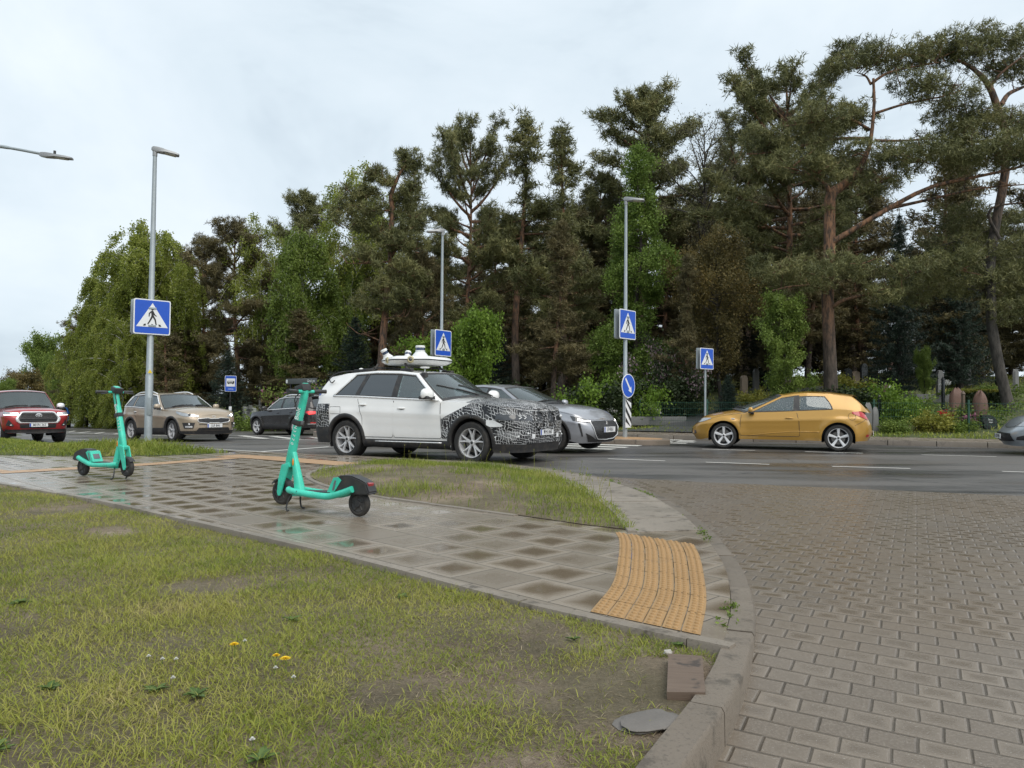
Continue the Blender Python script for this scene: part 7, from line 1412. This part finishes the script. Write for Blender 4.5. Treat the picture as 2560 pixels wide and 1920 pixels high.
zb=float(zhill(-16.4,44.8)); S_=empty('bus_stop_sign',(-16.4,44.8,zb),0,'blue bus stop sign on a thin post between beige and black cars','road sign'); mb=MB(); mb.tube([(0,0,-.1),(0,0,3.3)],.035,10); mb.build('pole',K_BLACK,S_)
f=Vector((math.sin(R(150)),math.cos(R(150)),0)); M=frame(f*.06+Vector((0,0,2.78)),(-f.y,f.x,0),(0,0,1)); plate_('sign_rim',rrect(.64,.92,.04),-.02,0,M,K_SWHITE,S_); plate_('sign_face',rrect(.60,.88,.03),0,.003,M,K_SBLUE,S_); plate_('sign_panel',[(-.24,-.17),(.24,-.17),(.24,.30),(-.24,.30)],.003,.006,M,K_SWHITE,S_)
a=MB(); a.prism(rrect(.40,.15,.03),.006,.008,m=M@Matrix.Translation((0,.08,0))); a.prism(ci(.035),.006,.0085,m=M@Matrix.Translation((-.11,0,0))); a.prism(ci(.035),.006,.0085,m=M@Matrix.Translation((.12,0,0))); a.build('bus_pictogram',K_INK,S_,smooth=False); a=MB()
for x in (-.14,-.06,.02,.10): a.prism(rrect(.065,.05,.01),.0085,.0095,m=M@Matrix.Translation((x,.10,0)))
a.build('pictogram_windows',K_SWHITE,S_,smooth=False); a=MB(); put_text(a,'sustoja',.10,M@Matrix.Translation((0,-.31,.004)),1.1); a.build('sign_lettering',K_WTXT,S_,smooth=False); a=MB(); a.box((.03,-.05,1.3),(.16,.03,.30),bev=.01); a.build('timetable',K_SWHITE,S_)
# street lamp whose curved arm reaches into the photo from the left
e=empty('street_lamp',(-13.9,19.6,.05),0,'street lamp whose curved arm reaches in at the top left','street lamp','street lamps at the crossing'); mb=MB(); mb.tube([(0,0,-.1),(0,0,4),(0,0,7.2)],[.10,.08,.06],14); mb.tube(spline([(0,0,7.1),(.15,0,7.35),(.6,-.0,7.48),(1.1,0,7.42),(1.87,0,7.28)],20),[.045]*10+[.035]*10,10); mb.build('pole',K_GALV,e); lh=lamp_head(e,7.265+1.87*math.sin(R(7)),0,7,.74,x0=1.85); sn=MB(); sn.lathe([(0,.08),(.03,.08),(.032,.0),(0,0)],(2.12,0,7.30),n=12); sn.build('light_sensor',K_BLACK,lh)
for o in [o for o in lh.children if o.name.startswith('pole_socket')]: bpy.data.objects.remove(o)
def far_lamp(x,y,H,lab,s=1): 
    q=empty('street_lamp',(x,y,float(zhill(x,y))),0,lab,'street lamp','street lamps at the crossing'); b=MB(); b.tube([(0,0,-.1),(0,0,H)],[.07,.05],8); b.tube([(0,0,H),(1.6*s,0,H+.15)],.03,6); b.box((1.8*s,0,H+.13),(.5,.18,.06),bev=.02); b.build('pole',K_GALV,q)
far_lamp(-67,106,8,'distant street lamp over the roof of the red pickup'); far_lamp(-40.8,76,5.5,'distant thin lamp pole beside the blue car')
# ================================================================ CEMETERY EDGE
FG=simple('dark green fence steel',(.012,.060,.038),.45); fe=empty('fence',(5,27,0),0,'dark green wire fence with posts along the cemetery','fence')
fl=offset(FEn,5.35); fl=resample(np.array([p for p in fl if -21<p[0]<26]),22)
for i,p in enumerate(fl):
    z=float(zhill(*p)); m_=MB(); m_.box((p[0]-5,p[1]-27,z+.50),(.06,.06,1.16),bev=.006); m_.box((p[0]-5,p[1]-27.04,z+.95),(.14,.03,.03)); m_.build('fence_post',FG,fe,smooth=False)
    if i+1<len(fl):
        q=fl[i+1]; zq=float(zhill(*q)); m_=MB(); n=int(np.hypot(*(q-p))/.075)
        pt=lambda t,h:(p[0]+(q[0]-p[0])*t-5,p[1]+(q[1]-p[1])*t-27,z+(zq-z)*t+h)
        for k in range(1,n): t=k/n; a_,b_=pt(t,.05),pt(t,1.0); m_.add([(a_[0]-.003,a_[1],a_[2]),(a_[0]+.003,a_[1],a_[2]),(b_[0]+.003,b_[1],b_[2]),(b_[0]-.003,b_[1],b_[2])],[(0,1,2,3)])
        for h in (.06,.27,.5,.73,.96): a_,b_=pt(0,h),pt(1,h); m_.add([(a_[0],a_[1],a_[2]-.005),(b_[0],b_[1],b_[2]-.005),(b_[0],b_[1],b_[2]+.005),(a_[0],a_[1],a_[2]+.005)],[(0,1,2,3)])
        m_.build('wire_panel',FG,fe,smooth=False)
def stone(name,c0,c1,rough=.6,sc=14):
    if name in MAT: return MAT[name]
    s=SN(name); f=s.noise(sc,5,.7); MAT[name]=s.done(s.mix(f,c0,c1),rough,normal=s.bump(f,.5,.02)); return MAT[name]
ST_R=stone('red granite',(.085,.043,.032),(.165,.092,.068)); ST_G=stone('grey granite',(.10,.10,.10),(.19,.19,.185)); ST_B=stone('black polished granite',(.010,.012,.014),(.022,.026,.028),.16); ST_T=stone('tan granite',(.15,.12,.09),(.26,.21,.16))
def rough_shape(w,d,h,seed,taper=.2,round_top=True,jag=.05):
    g=np.random.default_rng(seed); mb=MB(); rows=[]; n=16; ph=g.uniform(0,6.28,4)
    for z in np.r_[np.linspace(0,.74,6),.82,.88,.93,.97,1.]:
        k=(1-taper*z)*(math.sqrt(max(.02,1-max(0,(z-.70)/.30)**2*.93)) if round_top else 1); rows.append([(w/2*k*math.copysign(abs(math.cos(t))**.6,math.cos(t))*(1+jag*math.sin(5*z+3*t+ph[0])),d/2*k*math.copysign(abs(math.sin(t))**.6,math.sin(t))*(1+jag*math.sin(4*z+2*t+ph[1])),h*z*(1+.06*math.sin(2*t+ph[2])*z)) for t in np.linspace(0,2*math.pi,n,endpoint=False)])
    mb.grid(rows,closed=True); mb.f.append(tuple(range(len(mb.v)-n,len(mb.v)))); mb.mi.append(0); return mb
def grave(kind,px,Y,w,h,m,label,group=None,rz=None,seed=0,yoff=0):
    x,y=at(px,Y); z=float(zhill(x,y))-.04; rz=R(20) if rz is None else rz
    if kind=='rough': mb=rough_shape(w,w*.45,h,seed,.06)
    elif kind=='pillar': mb=rough_shape(w,w*.9,h,seed,.22,True,.07)
    elif kind=='slab': mb=MB(); mb.box((0,0,.05),(w*1.4,.35,.14),bev=.01); mb.prism([(-w/2,.1),(w/2,.1),(w/2,h*.86),(w*.30,h*.97),(0,h),(-w*.3,h*.97),(-w/2,h*.86)],-.06,.06,m=Matrix(((1,0,0,0),(0,0,1,0),(0,1,0,0),(0,0,0,1))))
    elif kind=='leaf': mb=MB(); mb.prism([(-.10,0),(w*.45,-.0),(w*.58,h*.28),(w*.55,h*.62),(w*.30,h*.92),(-.02,h),(-w*.5,h*.98),(-w*.42,h*.75),(-w*.46,h*.6),(-w*.34,h*.45),(-w*.36,h*.3)],-.05,.05,m=Matrix(((1,0,0,0),(0,0,1,0),(0,1,0,0),(0,0,0,1))))
    elif kind=='cross': mb=MB(); mb.box((0,0,h/2),(.12,.10,h),bev=.01); mb.box((0,0,h*.72),(w,.10,.12),bev=.01); mb.box((0,0,.06),(.4,.3,.14),bev=.01)
    elif kind=='curb':
        mb=MB()
        for sx in (1,-1): mb.box((sx*w/2,0,h/2),(.12,w*.8,h),bev=.01)
        mb.box((0,-w*.4,h/2),(w-.121,.12,h-.004),bev=.01); mb.box((0,w*.4,h/2),(w-.121,.12,h-.004),bev=.01)
    elif kind=='post': mb=MB(); mb.box((0,0,h/2),(w,w,h),bev=.01); mb.lathe([(w*.9,h),(w*.2,h+w*1.2),(0,h+w*1.25)],n=8)
    nm={'curb':'grave_border','post':'wooden_post'}.get(kind,'gravestone')
    o=mb.build(nm,m,ang=40,fix=True); o.location=(x,y,z); o.rotation_euler=(0,0,rz); return tag(o,label,'grave' if nm!='wooden_post' else 'post',group)
grave('rough',2392,29,.62,1.15,ST_R,'reddish rough headstone with a rounded top behind the green fence post',seed=1); grave('pillar',2450,26.6,.50,1.22,ST_R,'reddish carved stone pillar left of the thick grey pine trunk',seed=2)
g_=grave('leaf',2470,25.9,.62,.52,ST_B,'black leaf shaped gravestone with pale lettering beside the silver car nose',rz=R(16)); t=MB(); M=frame((.06,-.052,.36),(1,0,0),(0,0,1)); put_text(t,'Šeimos',.07,M); put_text(t,'kapas',.07,M@Matrix.Translation((0,-.08,0))); t.build('grave_lettering',K_WTXT,g_,smooth=False)
W_B=stone('weathered brown wood',(.07,.05,.035),(.14,.10,.07)); grave('post',2408,26.8,.09,1.15,W_B,'brown wooden post between the two reddish stones'); grave('post',2226,29,.09,1.25,stone('pale post',(.42,.42,.38),(.52,.50,.42)),'white post standing among the shrubs right of the yellow car'); grave('post',2358,31,.10,1.35,ST_B,'black lantern post with a pointed top left of the reddish headstone'); grave('post',2198,27.4,.08,1.1,ST_B,'black thin post behind the tail of the yellow car')
grave('rough',2170,25.7,.30,1.0,ST_G,'grey upright stone directly behind the tail of the yellow car',seed=5); grave('rough',2188,25.8,.26,.85,ST_G,'smaller grey upright stone right of the one behind the yellow tail',seed=6); grave('slab',2215,32,.36,1.15,stone('brown granite',(.07,.035,.028),(.12,.06,.048)),'dark brown headstone left of the leafy pale green bush')
grave('curb',2250,26.3,1.2,.22,ST_T,'low stone grave border near the fence right of the yellow car',rz=R(18)); grave('curb',2300,30,1.7,.28,ST_B,'black grave border behind the leafy bush',rz=R(18)); grave('curb',2295,34,2.2,.35,ST_G,'wide grey grave border under the small maple',rz=R(18)); grave('curb',2445,34,1.8,.42,ST_B,'dark grave border behind the clipped hedge',rz=R(18)); grave('curb',1610,31.5,2.6,.35,ST_G,'grey grave border behind the fence right of the striped panel',rz=R(18))
grave('slab',2350,35,.36,1.3,ST_G,'tall grey headstone right of the small maple'); grave('slab',2238,38,.34,1.2,ST_G,'grey headstone behind the white post'); grave('slab',2160,40,.4,1.3,ST_B,'black headstone above the rear window of the yellow car'); grave('cross',2229,39,.5,1.5,ST_R,'reddish cross behind the white post')
for i,(px,Y,k,m) in enumerate(((2140,43,'slab',ST_T),(2185,45,'slab',ST_G),(2120,42,'slab',ST_B),(2420,41,'slab',ST_G),(2460,43,'cross',ST_G),(2500,40,'slab',ST_B),(2380,45,'slab',ST_T),(2270,46,'slab',ST_B),(2540,38,'slab',ST_G),(1470,39,'slab',ST_G),(1520,41,'slab',ST_B),(1330,42,'slab',ST_T),(1360,40,'slab',ST_G),(1860,40,'slab',ST_T),(1890,43,'slab',ST_G),(1920,41,'cross',ST_B),(1700,38,'slab',ST_T),(520,52,'slab',ST_G),(480,50,'slab',ST_B),(700,50,'slab',ST_T),(680,48,'slab',ST_G))): grave(k,px,Y,.5+.05*(i%4),.75+.12*(i%5),m,'weathered headstone deep among the trees of the cemetery','headstones deep in the cemetery',R(20+7*(i%5)))
# clipped hedge
x,y=at(2452,31); hd=empty('hedge',(x,y,float(zhill(x,y))),R(-18),'clipped dark hedge with a yellow green top behind the reddish stone pillar','hedge'); g=np.random.default_rng(3); q=g.uniform(-1,1,(420,3))*[.75,.30,.36]+[0,0,.36]; V,T=leaves(q,9,.085,.05,g); npmesh('foliage',V,T,L_DARK,hd); q=g.uniform(-1,1,(200,3))*[.75,.30,.03]+[0,0,.75]; V,T=leaves(q,9,.07,.03,g); npmesh('top_foliage',V,T,L_YEL,hd)
# bus shelter, information board, grave flowers
ST_D=simple('dark shelter steel',(.045,.047,.05),.5); sh_=empty('bus_shelter',(-11.6,42.3,float(zhill(-11.6,42.3))),R(-42),'dark bus shelter with a flat slatted roof behind the black car','bus shelter'); mb=MB(); mb.box((0,0,2.50),(3.0,.07,.30),bev=.01); fa=mb.build('roof_fascia',simple('shelter fascia',(.085,.09,.088),.5),sh_); mb=MB(); mb.box((0,.85,2.55),(3.0,1.6,.05))
for k in range(9): mb.box((-1.35+k*.34,.85,2.49),(.06,1.6,.07))
mb.build('roof',ST_D,sh_,smooth=False)
for sx in (-1.4,1.4):
    for sy in (.25,1.55): m_=MB(); m_.box((sx,sy,1.2),(.08,.08,2.5)); m_.build('post',ST_D,sh_,smooth=False)
m_=MB(); m_.box((0,1.6,1.3),(2.7,.03,1.9)); m_.build('rear_pane',G_PRIV,sh_,smooth=False); m_=MB(); m_.box((0,1.25,.5),(2.2,.4,.06)); m_.box((-.9,1.25,.22),(.06,.35,.5)); m_.box((.9,1.25,.22),(.06,.35,.5)); m_.build('bench',W_B,sh_,smooth=False)
t=MB(); put_text(t,'Girulių st.',.20,frame((1.02,-.037,2.50),(1,0,0),(0,0,1)),.9,bold=.01); t.build('stop_lettering',K_WTXT,fa,smooth=False); t=MB(); t.box((-1.38,-.039,2.50),(.16,.006,.18)); t.build('stop_badge',K_WTXT,fa,smooth=False)
ib=empty('information_board',(-15.6,45.9,float(zhill(-15.6,45.9))),R(20),'grey information board with a white arrow beside the green bins','sign board'); mb=MB(); mb.prism([(-.42,0),(.42,0),(.50,.5),(.40,.95),(.12,1.12),(.10,1.22),(-.10,1.22),(-.12,1.16),(-.42,1.16)],-.05,.05,m=Matrix(((1,0,0,0),(0,0,1,0),(0,1,0,.05),(0,0,0,1)))); mb.build('board',stone('board grey',(.11,.12,.11),(.16,.17,.16)),ib,smooth=False)
t=MB()
for (x0,x1,z0,z1) in ((.08,.34,.62,1.05),(-.12,.26,.12,.30),(-.30,-.10,.36,.50),(-.36,-.16,1.05,1.10),(-.36,-.20,.97,1.0)): t.box(((x0+x1)/2,-.053,(z0+z1)/2+.05),(x1-x0,.006,z1-z0))
t.prism([(-.28,.62),(-.22,.62),(-.22,.84),(-.17,.84),(-.25,.95),(-.33,.84),(-.28,.84)],.05,.056,m=Matrix(((1,0,0,0),(0,0,-1,0),(0,1,0,.05),(0,0,0,1)))); t.build('board_panels',simple('board panels',(.32,.35,.32),.5),ib,smooth=False)
bn=empty('waste_bins',(-13.6,46.4,float(zhill(-13.6,46.4))),R(15),'green wheeled waste bin beside the grey information board','bin'); mb=MB(); mb.prism([(-.55,.12),(.55,.12),(.62,1.0),(-.62,1.0)],-.4,.4,m=Matrix(((1,0,0,0),(0,0,1,0),(0,1,0,0),(0,0,0,1)))); mb.build('bin_body',simple('green bin plastic',(.015,.10,.05),.5),bn,smooth=False); mb=MB(); mb.box((0,0,1.04),(1.3,.86,.07),bev=.02); mb.build('bin_lid',simple('green bin plastic',(.015,.10,.05),.5),bn); bn.name='waste_bin'
def bouquet(px,Y,m,label,h=.35):
    x,y=at(px,Y); e=empty('grave_flowers',(x,y,float(zhill(x,y))),0,label,'flowers'); g=np.random.default_rng(int(px)); V,T=leaves(g.normal(0,.09,(30,3))*[1.3,1,.6]+[0,0,h],6,.07,.03,g); npmesh('blossom',V,T,m,e); V,T=leaves(g.normal(0,.10,(30,3))*[1.2,1,.8]+[0,0,h*.55],6,.08,.03,g); npmesh('leaves',V,T,L_GREEN,e)
L_WH=m_leaf('white blossom',[(.1,(.45,.44,.42)),(.9,(.75,.75,.72))],trans=.2); L_RD=m_leaf('red blossom',[(.1,(.40,.02,.02)),(.9,(.6,.05,.04))],trans=.2)
bouquet(2424,26.4,L_PINK,'pink grave flowers at the foot of the reddish carved pillar'); bouquet(2365,27.3,L_RD,'red grave flowers right of the green fence post'); bouquet(1632,30.7,L_WH,'white grave flowers behind the fence right of the striped panel',.6); bouquet(1528,30.2,L_WH,'pale flowers between the silver hatchback and the island pole',.7); bouquet(2180,37,L_WH,'white grave flowers above the yellow car rear window'); bouquet(2360,33,L_WH,'white grave flowers beside the black lantern post',.9)
# ================================================================ SMALL THINGS IN FRONT
def m_wood():
    s=SN('weathered plywood'); mp=s.n('ShaderNodeMapping'); s.put(mp.inputs[0],s.obj()); mp.inputs['Scale'].default_value=(3,26,90); f=s.noise(1.5,5,.65,vec=mp.outputs[0],dist=.6); b=s.noise(9,3)
    c=s.mix(f,(.075,.050,.036),(.185,.135,.098)); c=s.mix(s.m('MULTIPLY',s.ss(b,.60,.68),.8),c,(.035,.028,.024)); return s.done(c,.6,normal=s.bump(f,.4,.004))
mb=MB(); bt=[(-.073,-.21),(.070,-.195),(.072,.20),(-.070,.215)]
for k in range(6): mb.prism([(x*(1-.004*(k%2)),y*(1-.002*(k%2))) for x,y in bt],k*.008,k*.008+.0075)
o=mb.build('plywood_board',m_wood(),smooth=False); o.location=(.712,3.13,-.036); o.rotation_euler=(R(1.5),R(-2),R(-12)); tag(o,'weathered square of plywood lying in the grass beside the kerb','board')
mb=rough_shape(.24,.15,.014,9,.1,False,.12); o=mb.build('flat_stone',stone('flat grey stone',(.11,.10,.09),(.17,.155,.14)),fix=True); o.location=(.49,2.70,-.016); o.rotation_euler=(0,0,R(25)); tag(o,'flat grey stone half sunk in the bare soil below the plywood','stone')
mb=rough_shape(.035,.025,.016,4,.1,False,.2); o=mb.build('pebble',stone('pale pebble',(.34,.32,.29),(.46,.44,.40)),fix=True); o.location=(.70,3.43,-.012); tag(o,'pale pebble just above the plywood board','stone')
def flower(x,y,kind,label,group,h=.045,s=1.):
    z=float(zlawn(np.array([x]),np.array([y]))[0]); e=empty(kind,(x,y,z),rnd.uniform(0,6),label,'flower',group); mb=MB(); mb.tube([(0,0,0),(.003,.002,h*.6),(0,0,h)],.0016,5); mb.build('stem',simple('flower stem',(.10,.16,.03),.6),e); p=MB()
    for ring,(n,L) in enumerate(((13,.020),(11,.014),(7,.008))):
        for k in range(n):
            a=2*math.pi*k/n+ring; d=(math.cos(a),math.sin(a)); w=.0034; p.add([(0,0,h+ring*.002),(d[0]*L*s*.6-d[1]*w,d[1]*L*s*.6+d[0]*w,h+.004+ring*.003),(d[0]*L*s,d[1]*L*s,h+.003+ring*.003),(d[0]*L*s*.6+d[1]*w,d[1]*L*s*.6-d[0]*w,h+.004+ring*.003)],[(0,1,2,3)])
    p.build('petals',simple('dandelion yellow',(.72,.50,.015),.6,var=.1) if kind=='dandelion' else simple('clover white',(.66,.66,.62),.6,var=.06),e,smooth=False)
flower(-1.165,3.275,'dandelion','single yellow dandelion, leftmost of the three in the lawn','yellow dandelions in the lawn',.055,1.15); flower(-.955,3.17,'dandelion','smaller yellow dandelion, middle one of the three in the lawn','yellow dandelions in the lawn',.05,.9); flower(-.905,3.125,'dandelion','largest yellow dandelion, rightmost of the three in the lawn','yellow dandelions in the lawn',.055,1.3)
for x,y in ((-1.17,3.42),(-1.42,3.17),(-1.36,3.16),(-1.50,3.22),(-.93,3.08),(-.83,2.98),(-.80,2.42),(-1.28,2.95)): flower(x,y,'clover_flower','small white clover flower in the lawn grass','white clover flowers in the lawn',.03,.5)
# tall grass stalks at the island's rim and leafy weeds in the lawn
def weed(x,y,s,label,zf,lm):
    z=float(zf(np.array([x]),np.array([y]))[0]); e=empty('weed',(x,y,z),rnd.uniform(0,6),label,'weed','leafy weeds in the lawn'); mb=MB()
    for k in range(11):
        a=k*2.4+rnd.uniform(-.3,.3); L=s*rnd.uniform(.6,1.1); w=L*.16; d=Vector((math.cos(a),math.sin(a),0)); n=Vector((-d.y,d.x,0)); el=rnd.uniform(.25,.8)
        rows=[]
        for t in (0,.3,.6,.85,1): 
            c=d*L*t*math.cos(el)+Vector((0,0,.008+L*(math.sin(el)*t-.55*t*t*math.sin(el)))); ww=w*(.25+math.sin(math.pi*min(1,t*.9+.05)))*(1-t**4*.9); rows.append([tuple(c-n*ww),tuple(c-Vector((0,0,.004))),tuple(c+n*ww)])
        mb.grid(rows)
    mb.build('leaves',lm,e)
LW=m_leaf('weed leaves',[(.1,(.045,.085,.020)),(.5,(.085,.14,.035)),(.9,(.14,.20,.06))],trans=.2)
for i,(x,y,s) in enumerate(((-1.15,2.85,.07),(-1.32,2.9,.06),(-1.75,2.95,.06),(-.75,2.35,.07),(-.95,2.25,.06),(-2.6,4.1,.08),(-2.9,4.3,.07),(-1.1,3.9,.06),(.35,2.05,.06),(-1.6,2.4,.07),(-2.05,2.7,.06),(-.62,4.45,.06),(.78,3.58,.05),(.30,3.62,.05),(-2.9,3.3,.08),(-3.3,4.9,.07))): weed(x,y,s,'low leafy weed rosette growing in the lawn',zlawn,LW)
ms=MB()
for i in range(34):
    t=rnd.random(); p=BI[int(8+t*48)]; q=Vector((p[0]-rnd.uniform(.02,.22),p[1]-rnd.uniform(-.02,.2),.02)); h=rnd.uniform(.14,.34); a=rnd.uniform(0,6.28); l=rnd.uniform(.02,.12)
    ms.tube([tuple(q),tuple(q+Vector((math.cos(a)*l*.4,math.sin(a)*l*.4,h*.6))),tuple(q+Vector((math.cos(a)*l,math.sin(a)*l,h)))],[.003,.0022,.001],4); ms.ball(tuple(q+Vector((math.cos(a)*l,math.sin(a)*l,h))),(.008,.008,.035),5,4)
tag(ms.build('grass_stalks',L_GRASS),kind='stuff')
mo=[]
for P,n in ((np.array([KI[i] for i in range(iB,len(KI)) if KI[i][1]<12.5]),260),(BI[:34],120)):
    for i in range(n): p=P[rnd.randrange(len(P))]; mo.append((p[0]+rnd.gauss(0,.012),p[1]+rnd.uniform(-.15,.15),.008))
mo=np.array(mo); k=vnoise(mo[:,0],mo[:,1],.5,77)>.52; V,T=leaves(mo[k],5,.022,.012,NP_); tag(npmesh('joint_moss',V,T,L_GREEN),kind='stuff')
# ---------------------------------------------------------------- pieces that lie apart become parts of their own
def split_apart(o):
    me=o.data; n=len(me.vertices)
    if n>30000 or n<8: return
    co=np.empty(n*3); me.vertices.foreach_get('co',co); co=co.reshape(-1,3); ed=np.empty(len(me.edges)*2,'i'); me.edges.foreach_get('vertices',ed); ed=ed.reshape(-1,2)
    lab=np.arange(n)
    while True:
        m=np.minimum(lab[ed[:,0]],lab[ed[:,1]]); new=lab.copy(); np.minimum.at(new,ed[:,0],m); np.minimum.at(new,ed[:,1],m); new=new[new]
        if (new==lab).all(): break
        lab=new
    u,inv=np.unique(lab,return_inverse=True); K=len(u)
    if K<2 or K>400: return
    lo=np.full((K,3),1e9); hi=-lo.copy(); np.minimum.at(lo,inv,co); np.maximum.at(hi,inv,co); par=list(range(K))
    def f(i):
        while par[i]!=i: i=par[i]
        return i
    dg=np.linalg.norm(hi-lo,axis=1)
    for i in range(K):
        for j in range(i+1,K):
            gap=np.linalg.norm(np.maximum(0,np.maximum(lo[i]-hi[j],lo[j]-hi[i])))
            if gap<.42*max(dg[i],dg[j]): par[f(i)]=f(j)
    roots=[f(i) for i in range(K)]; rs_=sorted(set(roots))
    if len(rs_)<2 or len(rs_)>24: return
    isl=np.array([rs_.index(r_) for r_ in roots])[inv]; polys=[tuple(p.vertices) for p in me.polygons]; mi=[p.material_index for p in me.polygons]; smf=[p.use_smooth for p in me.polygons]
    base=o.name.split('.')[0]
    for k in range(len(rs_)):
        idx=np.nonzero(isl==k)[0]; mp_={int(a):b for b,a in enumerate(idx)}; fs=[(tuple(mp_[v] for v in p),m_,s_) for p,m_,s_ in zip(polys,mi,smf) if isl[p[0]]==k]
        nm=bpy.data.meshes.new(base); nm.from_pydata([tuple(co[i]) for i in idx],[],[x[0] for x in fs]); nm.polygons.foreach_set('material_index',[x[1] for x in fs]); nm.polygons.foreach_set('use_smooth',[x[2] for x in fs])
        for m_ in me.materials: nm.materials.append(m_)
        if k==0: o.data=nm
        else: c_=bpy.data.objects.new(base,nm); C.objects.link(c_); c_.parent=o.parent; c_.matrix_local=o.matrix_local.copy()
bpy.context.view_layer.update()
for o in [o for o in SC.objects if o.type=='MESH' and o.parent and o.name.split('.')[0] in ('door_post','camera_lens','lens_ring','side_repeater','parking_sensor','fog_lens','wheel_arch_trim','window_trim','roof_rail','antenna','pod_bracket','wiper','camera_box','seam','fuel_flap_gap','sill_strip','bonnet_gap','bumper_gap','door_crease','panel_slot','service_door','brake_cable','cable','sticker','grille_bars','air_intake','maker_emblem','roof_rack','fog_lamp_trim','reflector','side_mirror')]: split_apart(o)
